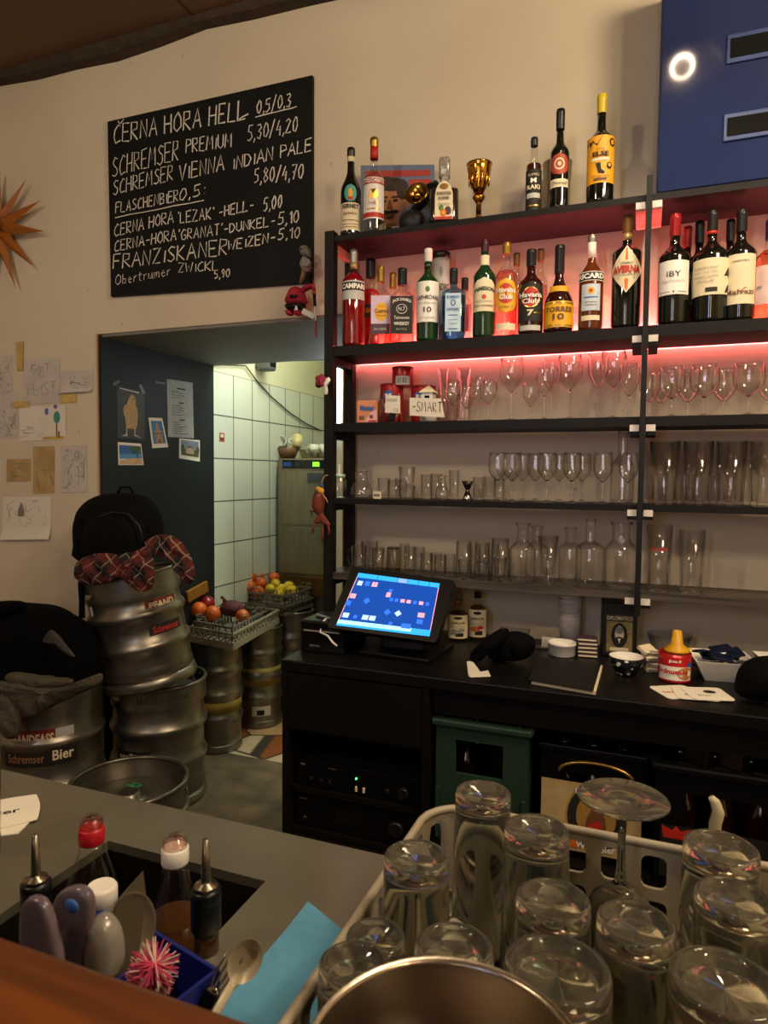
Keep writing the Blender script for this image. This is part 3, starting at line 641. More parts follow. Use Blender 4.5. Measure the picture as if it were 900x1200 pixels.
def label_part(parent, Rl, z0, z1, half, m, texts=(), patches=(), shape='rect', flat=False, name='label', th0=0.0, lab=None):
    """printed label bent round a bottle of radius Rl; texts (txt, w, h, u, v, mat, bold); patches (mat, polygon (u, v))"""
    mats = [m]; mb = MB(); H = z1-z0; half_w = half*Rl if not flat else half
    def mi(mm):
        if mm not in mats: mats.append(mm)
        return mats.index(mm)
    def fn(u, v, k=0.0):     # u in -1..1, v in 0..1
        if flat: return (u*half_w, -Rl-.0006-k, z0+v*H)
        t = u*half+th0; r = Rl+.0006+k; return (r*math.sin(t), -r*math.cos(t), z0+v*H)
    def hw(v):
        if shape == 'diamond': return max(.02, 1-abs(2*v-1))
        if shape == 'ellipse': return math.sqrt(max(.0004, 1-(2*v-1)**2))
        if shape == 'arch': return 1.0 if v < .6 else math.sqrt(max(.001, 1-((v-.6)/.4)**2))*.9+.1*(1-(v-.6)/.4)
        return 1.0
    nv = 2 if shape == 'rect' else 14
    mb.grid(lambda a, b_: fn((2*a-1)*hw(b_), b_), 12, nv, 0, True)
    for k, (pm, poly) in enumerate(patches):
        xs = [p[0] for p in poly]; x0, x1 = min(xs), max(xs)
        if len(poly) == 4 and not flat and x1-x0 > .3 and len({round(p[0], 3) for p in poly}) == 2:
            ys = [p[1] for p in poly]; y0, y1 = min(ys), max(ys)
            mb.grid(lambda a, b_: fn(x0+(x1-x0)*a, y0+(y1-y0)*b_, .0004+.0002*k), 10, 1, mi(pm), True)
        else:
            pts = [fn(u, v, .0005+.0003*k) for u, v in poly]; c = fn(sum(xs)/len(xs), sum(p[1] for p in poly)/len(poly), .0009+.0003*k)
            mb.add(pts+[c], [(i, (i+1) % len(pts), len(pts)) for i in range(len(pts))], mi(pm))
    for t in texts:
        txt, w, h, u, v, tm = t[:6]; bo = t[6] if len(t) > 6 else .0
        put_text(mb, txt, 2*w, h, lambda a, b_: fn(u+a, v+b_, .0014+.0003*len(patches)), mi(tm), bo, arc=t[7] if len(t) > 7 else 0)
    o = obj(name, mb, mats, parent)
    if lab: o['label'] = lab
    return o
BR = lambda u0, v0, u1, v1: [(u0, v0), (u1, v0), (u1, v1), (u0, v1)]
def bottle(label, px, w, ytop, z0, Y, glass, cap, s0=.60, s1=.76, rn=.38, capz=.84, rcap=None, group=None, labels=(), liquid=None, fill=.62, p=0, neck=None, neckz=None, rz=None, cat='bottle', name='spirit_bottle', bot=1.0, capmat2=None):
    X, R_, h = dims(px, w, ytop, z0, Y); rn *= .88
    t = thing(name, label, cat, (X, Y, z0), face(X, Y)*.9 if rz is None else rz, group)
    pr = vprof(R_, h, s0, s1, R_*rn, capz+.02, bot)
    pr = [(r, z, 1.0 if z <= h*s0+1e-6 else max(0, 1-(z-h*s0)/(h*(s1-s0)))) for r, z in pr]
    mb = MB(); mb.lathe(pr, 40 if p else 28, 0, None, p); obj('glass_body', mb, glass, t)
    if liquid is not None:
        zf = h*fill; lp = []
        for r, z, wq in pr:
            if z < zf: lp.append((max(r-.0022, .001), z+.003, wq))
        # cut the liquid at the fill line
        import bisect
        rr = R_
        for (r0, z0_, w0), (r1, z1_, w1) in zip(pr, pr[1:]):
            if z0_ <= zf <= z1_ and z1_ > z0_: rr = r0+(r1-r0)*(zf-z0_)/(z1_-z0_)
        lp.append((max(rr-.0022, .001), zf, lp[-1][2])); mb = MB(); mb.lathe(lp, 40 if p else 28, 0, None, p); obj('liquid', mb, liquid, t)
    rc = R_*rn*1.07+.0004 if rcap is None else R_*rcap*.9
    mb = MB(); mb.lathe([(rc*.97, h*capz), (rc, h*capz+.001), (rc, h*.955), (rc*1.03, h*.958), (rc*1.03, h*.975), (rc*.98, h*.978), (rc*.98, h-.0015), (rc*.9, h)], 20); obj('cap', mb, cap, t)
    if neck is not None:
        mb = MB(); z_a = h*(neckz or (s1+.02)); rs = R_*rn+.0008; mb.ring([(rs, z_a), (rs, h*capz), (rs-.0005, h*capz), (rs-.0005, z_a)], 20); obj('neck_band', mb, neck, t)
    for L in labels:
        L = dict(L); kw = {k: L[k] for k in ('texts', 'patches', 'shape', 'flat', 'th0', 'lab') if k in L}
        kw['name'] = L.get('name', 'label')
        rl = R_*L.get('r', 1.0); label_part(t, rl, h*L['z0'], h*L['z1'], (L['half'] if not L.get('flat') else L['half']*R_), L['m'], **kw)
    return t, X, R_, h

# bottle glass and contents
D_wine = mat('dark wine bottle glass', '0c0f0a', .08, var=.2, coat=.6)
D_brown = mat('dark brown spirit glass', '2a0d08', .08, var=.2, coat=.6)
D_green = mat('dark green bottle glass', '12351a', .08, var=.25, coat=.6)
D_amber = mat('amber liquor', '5a2a10', .1, var=.2, coat=.5)
L_red = mat('bright red liqueur', '9a0f1c', .08, var=.1, coat=.5, trans=.35)
L_pink = mat('red cordial', 'd81f2c', .15, var=.1, coat=.5, trans=.3)
L_clear = thin_glass('clear spirit', 'f2eee8', 'b0aca0', .02, .5)
L_pink2 = thin_glass('pale rose liquid', 'ffd2cc', 'c07a70', .02, .5)
L_amber = thin_glass('amber spirit', 'b0742c', '5a2f0c', .02, .5)
C_gold = mat('gold foil cap', 'a8883c', .35, .8); C_goldd = mat('dark gold cap', '7a5c30', .4, .6); C_silver = mat('silver cap', 'a8a49c', .35, .8)
C_red = mat('red capsule', '9c1c1e', .3, .2); C_black = mat('black cap', '141414', .35); C_wine = mat('burgundy capsule', '3c1218', .35)
C_yel = mat('yellow capsule', 'd8be1e', .35); C_white = mat('white cap', 'dcdad4', .4); C_navy = mat('navy capsule', '1c2a5a', .35)
TOPG, BOTG, WINEG = 'bottles on the top board', 'spirit bottles on the red-lit board', 'wine bottles on the red-lit board'
Z0, Z1 = ZT[0]+.0006, ZT[1]+.0006; YF, YB = SY+.042, SY+.130
# ---- top board
bottle('black herbal bitter bottle, leftmost on the top board', 411, 24, 174, Z0, YF, D_wine, C_black, .50, .76, .40, .90, group=TOPG, neck=M_cream, neckz=.84,
  labels=(dict(z0=.06, z1=.36, half=1.25, m=M_cream, texts=(('FERNET', .62, .16, 0, .86, M_ink, .02), ('BRANCA', .5, .10, 0, .6, M_brown)), patches=((M_brown, BR(-.7, .34, .7, .37)), (M_brown, BR(-.7, .2, .7, .22)), (M_brown, BR(-.7, .1, .7, .12)))),
          dict(z0=.37, z1=.56, half=.62, m=mat('teal label', '3a9a90', .5), shape='ellipse', name='emblem', patches=((M_yel, [(-.3, .2), (.1, .15), (.4, .5), (.1, .8), (-.3, .7)]), (M_red, [(-.4, .1), (.5, .1), (.3, .3), (-.3, .3)])))))
bottle('clear vodka bottle with red and white label on top board', 438, 25, 162, Z0, YF, G_bottle, C_gold, .56, .72, .40, .90, group=TOPG, liquid=L_clear, fill=.58, neck=M_red, neckz=.78,
  labels=(dict(z0=.14, z1=.56, half=1.2, m=M_white, texts=(('STOLICHNAYA', .85, .1, 0, .91, M_white, .03), ('Vodka', .4, .10, 0, .38, M_gold)), patches=((M_red, BR(-1, .84, 1, .98)), (M_red, BR(-1, .03, 1, .15)), (M_gold, BR(-.5, .22, .5, .25)), (M_gold, [(-.4, .5), (0, .46), (.4, .55), (.2, .72), (-.25, .7)]))),))
# poster (a printed sleeve leaning on the wall)
s1 = [at(423, 194, y=2.06), at(509, 193, y=2.06), at(510, 262, y=2.04), at(423, 273, y=2.04)]
zf = Z0+.001; s1[2].z = zf; s1[3].z = zf
M_pb = mat('poster blue grey', '6d7d98', .5, var=.15, scale=6); M_pr = mat('poster red lettering', 'b0443c', .5); M_hair = mat('printed dark hair', '3c3026', .7, var=.3, scale=60); M_suit = mat('printed grey suit', '4a4438', .7)
o, fn, n = sheet('printed_sleeve', s1, [M_pb, M_pr, M_skin, M_hair, M_suit, M_paper, M_ink, mat('printed shade', '7a4a30', .6)],
  ((1, R4(.06, .07, .95, .15)), (1, R4(.66, .19, .96, .27)), (1, R4(.72, .31, .92, .38)), (4, [(.08, 1), (.12, .78), (.28, .66), (.62, .66), (.78, .8), (.82, 1)]), (5, [(.24, .99), (.26, .74), (.5, .68), (.56, .76), (.42, .99)]), (6, [(.28, .99), (.36, .76), (.44, .76), (.38, .99)]),
   (2, EL(.64, .50, .035, .07)), (2, EL(.43, .46, .20, .22, 22)), (2, EL(.41, .62, .14, .13, 20)), (2, [(.36, .66), (.54, .64), (.55, .78), (.38, .78)]), (7, EL(.29, .56, .035, .09)), (7, EL(.42, .755, .08, .02)), (3, EL(.44, .25, .20, .085, 20)), (3, EL(.58, .32, .08, .13, 16)), (3, EL(.28, .30, .06, .09, 14)), (3, EL(.37, .22, .11, .07, 14)),
   (6, EL(.33, .455, .035, .018)), (6, EL(.49, .455, .035, .018)), (3, R4(.28, .40, .38, .42)), (3, R4(.44, .40, .55, .42)), (7, [(.40, .45), (.43, .45), (.45, .56), (.37, .56)]), (6, EL(.36, .60, .075, .024)), (6, EL(.46, .60, .075, .024)), (3, EL(.41, .67, .055, .012)), (7, R4(.35, .635, .48, .655))), .001)
del o['_n']; tag(o, 'printed sleeve with a moustached man\'s portrait leaning on the wall', 'poster')
# bulb horn
hx = col_x(492, Z0+.1, 1.99)
horn = thing('bulb_horn', 'brass bulb horn with black rubber ball beside the square bottle', 'horn', (hx, 1.985, Z0))
mb = MB(); mb.ball((-.02, 0, .040), .042, sc=(1.05, .8, .95), n=18); obj('rubber_bulb', mb, mat('black rubber', '101012', .5), horn)
mb = MB(); mb.tube([(-.015, 0, .075), (.01, .01, .11), (.028, .02, .135), (.05, .03, .15)], [.014, .02, .024, .02], 0, 12); obj('neck', mb, M_black, horn)
mb = MB(); Mh = Matrix.Translation((.0, -.028, .112)) @ Matrix.Rotation(math.radians(75), 4, 'X') @ Matrix.Rotation(math.radians(0), 4, 'Y')
mb.ring([(.006, -.02), (.02, -.012), (.033, 0), (.036, .004), (.033, .005), (.018, -.007), (.004, -.016)], 28, 0, Mh); mb.ball((0, 0, -.008), .012, 0, 12, Mh); obj('brass_bell', mb, mat('polished brass', 'b8923c', .15, 1.0), horn)
mb = MB(); mb.box((.05, .012, .142), (.022, .004, .010), R=Matrix.Rotation(.7, 4, 'Y')); obj('sticker', mb, M_yel, horn)
bottle('square plum brandy decanter bottle with ribbed glass stopper', 520.5, 34, 211, Z0, YF, mat('dark plum brandy glass', '2a2220', .12, var=.3, coat=.5), G_bottle, .70, .80, .26, .84, group=TOPG, p=5, rcap=.01,
  labels=(dict(z0=.04, z1=.86, half=.60, m=M_cream, flat=True, r=1.0, shape='arch', texts=(('BOSKOVICKA', .8, .09, 0, .66, M_ink, .02), ('KOSHER', .6, .08, 0, .54, M_ink, .02), ('slivovice', .66, .1, 0, .4, M_grey)), patches=((M_purple, EL(.45, .22, .4, .11)), (M_green, EL(-.3, .3, .28, .08)), (M_orange, EL(-.05, .17, .35, .1)), (M_yel, EL(-.05, .17, .18, .05)), (M_red, BR(-.95, 0, .95, .07)), (M_gold, EL(0, .84, .5, .07)))),))
bX, bR, bH = dims(520.5, 34, 186, Z0, YF); bX2, _, hb2 = dims(520.5, 34, 211, Z0, YF)
sq = [o for o in bpy.data.objects if o.get('label', '').startswith('square plum')][0]
mb = MB(); mb.lathe([(.012, hb2*.82), (.013, hb2*.98), (.010, hb2*1.0), (.010, hb2*1.02), (.0165, hb2*1.06, 1), (.0165, bH*.97, 1), (.013, bH)], 24, 0, None, 6); obj('glass_stopper', mb, mat('ribbed glass stopper', 'a8a494', .2, .3, var=.35, scale=140), sq)
# trophy cup
tX, tR, tH = dims(561, 29, 193, Z0, YF)
tro = thing('trophy_cup', 'small gold trophy cup on the top board', 'trophy', (tX, YF, Z0))
M_tro = mat('shiny gold', 'c08a34', .14, 1.0, var=.15, scale=60)
mb = MB(); pr = []
for i in range(9): pr.append((tR*(.42+.58*math.sin(i/8*PI*.46)), tH*(.52+.46*i/8)))
mb.ring(pr+[(tR*1.06, tH), (tR*.95, tH*.99)]+[(r-.003, z+.002) for r, z in reversed(pr)][1:], 24)
for i in range(12): a = i*PI/6; mb.ball((tR*.8*math.sin(a), -tR*.8*math.cos(a), tH*.74), .006, sc=(.7, .7, 3.2), n=8)
obj('bowl', mb, M_tro, tro)
mb = MB(); mb.lathe([(.004, tH*.44), (tR*.45, tH*.47), (tR*.52, tH*.42), (tR*.3, tH*.35), (tR*.2, tH*.32), (tR*.22, tH*.12)], 20); obj('stem', mb, M_tro, tro)
mb = MB(); mb.lathe([(tR*.5, 0), (tR*.52, tH*.02), (tR*.34, tH*.06), (tR*.26, tH*.12)], 20); obj('base', mb, M_tro, tro)
bottle('small golden spirit bottle with black label, right of trophy', 625, 18, 162, Z0, YF, G_bottle, C_black, .62, .72, .48, .89, group=TOPG, liquid=L_amber, fill=.64,
  labels=(dict(z0=.03, z1=.56, half=1.35, m=M_ink, texts=(('RAKI', .6, .11, 0, .56, M_cream, .03), ('SUMELI', .5, .06, 0, .86, M_cream), ('M', .25, .12, 0, .72, M_white, .03)), patches=((M_lgrey, BR(-.7, .3, .7, .42)), (M_gold, BR(-.6, .1, .6, .13)))),))
bottle('slim dark bottle with round red emblem on the top board', 655, 22, 129, Z0, YF, D_wine, C_black, .56, .70, .44, .80, rcap=.5, group=TOPG,
  labels=(dict(z0=.33, z1=.54, half=1.1, m=mat('brick red label', 'a8402c', .5), shape='ellipse', name='emblem', patches=((M_cream, EL(0, .5, .5, .28)), (mat('brick red label', 'a8402c'), EL(0, .5, .36, .2)), (M_cream, EL(0, .5, .18, .1)))), dict(z0=.21, z1=.29, half=1.1, m=M_cream, texts=(('Olivenoel', .7, .4, 0, .5, M_ink),))))
cX, cR, cH = dims(652, 34, 192, Z0, YB)
mb = MB(); mb.ring([(cR*.72, 0), (cR*.74, .002), (cR, cH), (cR-.0015, cH), (cR*.72, .004), (.001, .004), (.001, 0)], 28)
tag(obj('steel_shaker_cup', mb, M_steel, loc=(cX, YB, Z0)), 'brushed steel shaker cup behind the red-emblem bottle', 'cup')
bottle('tall dark bottle with yellow label and yellow capsule', 703, 31, 112, Z0, YF, D_wine, C_yel, .56, .71, .36, .83, group=TOPG,
  labels=(dict(z0=.17, z1=.59, half=1.3, m=mat('sunny yellow label', 'e8a41c', .5), texts=(('ELSE', .42, .1, 0, .60, M_ink, .04), ('Die', .2, .05, 0, .7, M_brown), ('Wiener', .5, .05, 0, .14, M_brown)), patches=((M_ink, [(-.9, .99), (-.9, .82), (-.7, .9), (-.6, .75), (-.45, .92), (-.2, .78), (0, .92), (.1, .99)]), (M_ink, EL(.7, .86, .22, .09)), (mat('sunny yellow label', 'e8a41c'), EL(.7, .86, .12, .05)), (M_cream, BR(-.5, .46, .5, .53)), (M_ink, [(-.25, .42), (0, .42), (.05, .28), (.25, .22), (.2, .18), (-.1, .2)]), (M_ink, EL(.5, .36, .16, .07)), (mat('sunny yellow label', 'e8a41c'), EL(.5, .37, .09, .04)), (M_brown, BR(-.35, .05, .35, .1)))),))
# ---- red-lit board, left bay
bottle('red bitter aperitif bottle, leftmost on the red-lit board', 414, 27, 293, Z1, YF, G_bottle, C_silver, .66, .80, .36, .86, group=BOTG, liquid=L_red, fill=.76, neck=mat('gold neck foil', 'b8a06a', .4, .5), neckz=.80,
  labels=(dict(z0=.47, z1=.66, half=1.2, m=M_lgrey, texts=(('CAMPARI', .9, .28, 0, .70, M_white, .05),), patches=((M_ink, BR(-1, .48, 1, .92)),)), ))
bottle('red cordial bottle with black cap behind the aperitif', 434, 21, 304, Z1, YB, G_bottle, C_black, .62, .70, .55, .80, group=BOTG, liquid=L_pink, fill=.66,
  labels=(dict(z0=.36, z1=.50, half=1.2, m=M_ink, texts=(('sour', .6, .4, .2, .5, M_orange, .03),)),))
bottle('rectangular tequila bottle with yellow round label and gold cap', 446, 25, 312, Z1, YF, G_bottle, C_gold, .60, .74, .34, .80, group=BOTG, p=5, liquid=L_pink2, fill=.56,
  labels=(dict(z0=.12, z1=.60, half=.86, m=mat('pale lilac label', 'c8b4cc', .4), flat=True, r=.985, texts=(('Jose', .26, .05, .15, .72, M_brown), ('Cuervo', .72, .11, .12, .60, M_brown, .02), ('Especial', .5, .06, .1, .48, M_brown), ('SILVER', .7, .06, 0, .13, M_lgrey)), patches=((M_yel, EL(.12, .58, .72, .24)), (mat('plum band', '4a2a3a', .5), BR(-1, 0, 1, .27)))),))
bottle('clear bottle with gold cap behind the tequila bottle', 460, 20, 320, Z1, YB, G_bottle, C_gold, .62, .76, .42, .80, group=BOTG, liquid=L_pink2, fill=.6)
bottle('square whiskey bottle with black label and black cap', 471, 28, 315, Z1, YF, G_bottle, C_black, .60, .74, .36, .78, group=BOTG, p=6, liquid=L_pink2, fill=.42, rcap=.44,
  labels=(dict(z0=.11, z1=.60, half=.9, m=M_ink, flat=True, r=.985, texts=(('JACK DANIELS', .85, .1, 0, .84, M_white, .02, .06), ('N.7', .3, .1, 0, .66, M_white), ('Tennessee', .7, .09, 0, .43, M_white), ('WHISKEY', .7, .09, 0, .27, M_white, .02), ('40 % 70 CL', .5, .05, 0, .12, M_lgrey)), patches=((M_white, EL(0, .66, .5, .13)), (M_ink, EL(0, .66, .46, .115)))),))
bottle('green whisky bottle with white label and white cap', 501, 26.5, 292, Z1, YF, D_green, C_white, .62, .76, .37, .86, group=BOTG, neck=D_green,
  labels=(dict(z0=.20, z1=.63, half=1.25, m=M_white, texts=(('LAPHROAIG', .80, .11, 0, .60, M_ink, .01), ('ISLAY SINGLE MALT', .75, .045, 0, .46, M_grey), ('10', .26, .13, 0, .30, M_ink, .01), ('SCOTCH WHISKY', .6, .04, 0, .1, M_grey)), patches=((M_green, EL(0, .8, .16, .07)),)),))
X_, R_, h_ = dims(516, 21, 297, Z1, YB); can = thing('gift_tube', 'pale cylindrical gift tube with dark lid behind the white-label whisky', 'tube', (X_, YB, Z1), face(X_, YB))
mb = MB(); mb.lathe([(R_, 0), (R_, h_*.93)], 24); obj('tube_body', mb, M_lgrey, can); mb = MB(); mb.lathe([(R_*1.02, h_*.93), (R_*1.02, h_*.995), (R_*.98, h_)], 24); obj('lid', mb, C_black, can)
label_part(can, R_, h_*.5, h_*.9, 1.0, M_lgrey, (('AROAIG', .7, .2, .2, .3, M_ink, .02),), ((M_grey, EL(0, .7, .2, .15)),))
bottle('pale blue gin bottle with black cap', 531, 29, 315, Z1, YF, G_blue, C_black, .64, .76, .34, .80, group=BOTG, p=4, liquid=thin_glass('blue gin', '7fc0dc', '2f7f9c', .02, .5), fill=.6,
  labels=(dict(z0=.10, z1=.62, half=.62, m=mat('icy label', 'b4cfe0', .4), flat=True, r=.9855, texts=(('BOMBAY', .8, .07, 0, .9, M_blue, .02), ('SAPPHIRE', .8, .07, 0, .58, M_blue, .02)), patches=((M_blue, EL(0, .75, .34, .09)), (M_lgrey, EL(0, .75, .2, .06)), (M_blue, BR(-.6, .42, .6, .44)), (M_blue, BR(-.5, .3, .5, .31)), (M_blue, BR(-.5, .2, .5, .21)), (M_blue, BR(-.6, .06, .6, .08)))),))
bottle('clear bottle with dark cap half hidden behind the blue gin', 544, 17, 326, Z1, YB, G_bottle, C_black, .62, .74, .5, .82, group=BOTG, liquid=L_clear, fill=.6, labels=(dict(z0=.2, z1=.6, half=1.0, m=M_lgrey),))
bottle('green whiskey bottle with cream label and burgundy cap', 567, 26, 282, Z1, YF, D_green, C_wine, .62, .77, .36, .88, group=BOTG, neck=D_green,
  labels=(dict(z0=.26, z1=.60, half=1.25, m=M_cream, shape='arch', texts=(('JAMESON', .78, .15, 0, .60, mat('dark green print', '1f3a24'), .03, .05), ('TRIPLE DISTILLED', .6, .05, 0, .3, M_grey), ('IRISH WHISKEY', .75, .06, 0, .16, M_ink)), patches=((M_red, EL(0, .42, .16, .07)),)), dict(z0=.74, z1=.84, half=1.2, r=.42, m=M_cream, name='neck_seal')))
bottle('pale rum bottle with round yellow label and gold cap', 592.5, 26, 285, Z1, YF, G_bottle, C_gold, .62, .78, .40, .88, group=BOTG, liquid=L_pink2, fill=.7,
  labels=(dict(z0=.24, z1=.60, half=1.2, m=M_yel, shape='ellipse', texts=(('Havana', .75, .15, 0, .66, M_white, .03), ('Club', .5, .15, 0, .46, M_white, .03), ('ANEJO 3', .5, .08, 0, .16, M_brown)), patches=((M_red, EL(0, .56, .62, .3)),)), dict(z0=.06, z1=.13, half=1.0, m=M_cream, name='strip_label')))
bottle('back-row bottle with gold cap right of the pale rum', 604, 17, 297, Z1, YB, G_bottle, C_goldd, .62, .76, .45, .86, group=BOTG, liquid=L_pink2, fill=.6)
bottle('dark rum bottle with black label reading seven', 621.5, 29, 293, Z1, YF, D_brown, C_black, .58, .73, .40, .80, rcap=.45, group=BOTG,
  labels=(dict(z0=.15, z1=.60, half=1.25, m=M_ink, shape='arch', texts=(('Havana', .75, .13, 0, .66, M_white, .03), ('Club', .5, .13, 0, .5, M_white, .03), ('7', .2, .16, 0, .2, M_cream, .03), ('ANOS', .3, .05, .5, .2, M_gold)), patches=((M_gold, EL(0, .6, .62, .27)), (M_red, EL(0, .6, .57, .24)),)), dict(z0=.04, z1=.10, half=.9, m=M_lgrey, name='strip_label')))
bottle('back-row bottle with gold cap behind the dark rum', 632, 17, 292, Z1, YB, G_bottle, C_goldd, .62, .76, .45, .86, group=BOTG, liquid=L_pink2, fill=.6)
bottle('bell-shaped dark brandy bottle with yellow label', 654.5, 34, 288, Z1, YF, D_brown, C_black, .30, .66, .33, .68, rcap=.37, group=BOTG,
  labels=(dict(z0=.05, z1=.34, half=1.25, m=M_yel, texts=(('TORRES', .75, .2, 0, .68, M_brown, .03), ('10', .3, .24, 0, .40, M_brown, .03)), patches=((M_gold, BR(-1, .04, 1, .1)), (M_gold, BR(-1, .9, 1, .96)))), dict(z0=.46, z1=.52, half=1.0, r=.70, m=M_yel, name='neck_label')))
bottle('brown aniseed bottle with blue-white label and silver cap', 692, 28, 276, Z1, YF, D_amber, C_silver, .56, .74, .36, .92, group=BOTG, neck=M_white, neckz=.76,
  labels=(dict(z0=.5, z1=.6, half=1.3, m=M_ink, texts=(('RICARD', .85, .55, 0, .5, M_white, .05),), patches=((M_white, BR(-1, .9, 1, .97)), (M_white, BR(-1, .03, 1, .1))), name='name_band'), dict(z0=.2, z1=.47, half=.8, m=mat('ice blue label', 'b8c4d0', .5), patches=((M_yel, EL(0, .75, .35, .13)), (M_red, EL(0, .75, .18, .07)), (M_blue, BR(-.7, .48, .7, .52)), (M_grey, BR(-.6, .3, .6, .33)), (M_grey, BR(-.6, .2, .6, .23)))), dict(z0=.10, z1=.15, half=.8, m=M_cream, name='strip_label')))
bottle('large black bitter liqueur bottle with orange diamond label', 733, 33, 253, Z1, YF, D_wine, C_goldd, .66, .75, .35, .84, group=BOTG, neck=mat('gold neck foil', 'b8a06a', .4, .5), neckz=.78,
  labels=(dict(z0=.30, z1=.70, half=1.35, m=M_cream, shape='diamond', texts=(('AVERNA', .72, .16, 0, .5, M_red, .05), ('AMARO', .3, .055, 0, .63, M_ink), ('SICILIANO', .4, .045, 0, .38, M_ink)), patches=((M_orange, [(-.42, .66), (0, .96), (.42, .66), (0, .7)]), (M_orange, [(-.42, .33), (0, .04), (.42, .33), (0, .3)]))),))
# ---- right bay
bottle('wine bottle with square white label and red capsule', 788.5, 35, 252, Z1, YF, D_wine, C_red, .60, .74, .36, .80, group=WINEG, name='wine_bottle',
  labels=(dict(z0=.26, z1=.56, half=1.1, m=M_white, texts=(('IBY', .38, .16, 0, .60, M_ink, .0), ('Blaufrankisch', .6, .1, 0, .42, M_lgrey)), patches=((M_ink, EL(0, .08, .05, .03)), (M_grey, BR(-.8, .07, -.2, .09)), (M_grey, BR(.2, .07, .8, .09)))),))
bottle('wine bottle with red capsule hidden behind the square-label wine', 803, 26, 266, Z1, YB, D_wine, C_red, .60, .74, .36, .80, group=WINEG, name='wine_bottle')
bottle('wine bottle with notched cream back label and red neck ring', 832, 40, 248, Z1, YF, D_wine, C_black, .58, .74, .30, .82, group=WINEG, name='wine_bottle', rz=-.1, neck=M_red, neckz=.79,
  labels=(dict(z0=.23, z1=.55, half=1.25, m=M_cream, texts=(('BURGENLAND', .5, .06, -.2, .74, M_grey), ('ALK. 13 % VOL', .5, .06, -.2, .62, M_grey), ('ENTHAELT SULFITE', .5, .06, -.2, .5, M_grey), ('ABFUELLER', .4, .06, -.25, .38, M_grey)), patches=((D_wine, [(1, .85), (1, .35), (.6, .5), (.75, .66)]), (D_wine, [(1, .05), (.65, .05), (.8, .25), (1, .3)]), (M_ink, BR(-.2, .08, .3, .2)))),))
bottle('wine bottle with cream label hidden behind the notched label', 817, 28, 260, Z1, YB, D_wine, C_black, .60, .74, .36, .80, group=WINEG, name='wine_bottle', labels=(dict(z0=.23, z1=.53, half=1.2, m=M_cream),))
bottle('wine bottle with tall white label and orange lower edge', 866, 34, 247, Z1, YF, D_wine, C_black, .60, .74, .36, .80, group=WINEG, name='wine_bottle',
  labels=(dict(z0=.14, z1=.58, half=1.15, m=M_cream, texts=(('LANDWEIN', .45, .04, 0, .86, M_ink), ('Malvazi', .8, .10, 0, .24, M_brown, .02)), patches=((mat('burnt orange print', 'b04a1c', .5), [(-1, .08), (1, .08), (1, .3), (.6, .27), (.3, .33), (-.1, .26), (-.5, .32), (-1, .27)]),)),))
bottle('wine bottle hidden behind the orange-edged label, dark cap only', 853, 27, 258, Z1, YB, D_wine, C_black, .60, .74, .36, .80, group=WINEG, name='wine_bottle')
bottle('clear rose bottle with navy capsule at the photo\'s right edge', 901, 36, 258, Z1, YF, G_bottle, C_navy, .58, .74, .36, .80, group=WINEG, name='wine_bottle', liquid=thin_glass('rose wine', 'f8b8a4', 'b06a58', .02, .5), fill=.68,
  labels=(dict(z0=.14, z1=.52, half=.9, m=mat('pale pink label', 'd8b8b4', .5), patches=((M_blue, [(.1, .5), (.5, .55), (.7, .8), (.3, .72)]), (M_grey, BR(-.9, .4, -.5, .48)))),))

# ---- blue steel cabinet standing on the top board
bx0 = at(769, 225, y=SY+.004).x; bc = thing('wall_cabinet', 'glossy dark blue cabinet with two black slots on top of the shelf', 'cabinet', (bx0, SY+.004, ZT[0]))
M_bl = mat('glossy navy enamel', '222f56', .06, var=.1, scale=4)
mb = MB(); mb.box((.32, .094, .30), (.64, .180, .60), 0, bev=.004); obj('cabinet_body', mb, mat('navy enamel side', '1c2c54', .35), bc)
mb = MB(); mb.box((.32, .002, .30), (.632, .006, .592), 0, bev=.002); dr = obj('front_panel', mb, M_bl, bc)
for (a, b_), (c, d) in (((851, 76), (930, 40)), ((847, 167), (930, 133))):
    p0 = at(a, b_, y=SY+.002); top = at(a+2, b_-34 if a == 851 else b_-32, y=SY+.002)
    x0, z0_ = p0.x-bx0, p0.z-ZT[0]; hh = top.z-p0.z
    mb = MB(); mb.box((x0+.12, -.0025, z0_+hh/2), (.24, .008, hh), 0, bev=.002); s_ = obj('slot_frame', mb, mat('navy slot frame', '2c4274', .4), bc)
    mb = MB(); mb.box((x0+.12, -.0055, z0_+hh/2), (.224, .006, hh*.66), 0); obj('slot', mb, M_matte, s_)
# pendant lamp over the bar
for i, (lx, ly, lz) in enumerate(PEND):
    if i: continue
    pt = thing('pendant_lamp', 'white dome pendant lamp hanging over the bar', 'lamp', (lx, ly, lz))
    pr = [(.13*math.sin(k/8*PI/2), .10*math.cos(k/8*PI/2)) for k in range(9)]
    mb = MB(); mb.ring(pr[1:]+[(r-.003, z-.003) for r, z in reversed(pr)][:-1], 32); obj('lamp_shade', mb, mat('white lamp enamel', 'e8e0d0', .3), pt)
    mb = MB(); mb.tube([(0, 0, .09), (0, 0, CEIL-lz)], .004, 0, 8); obj('cord', mb, M_black, pt)
    mb = MB(); mb.ball((0, 0, .02), .03); obj('bulb', mb, mat('lit warm bulb', 'ffe0b0', .5, emit='ffd09a', es=5), pt)
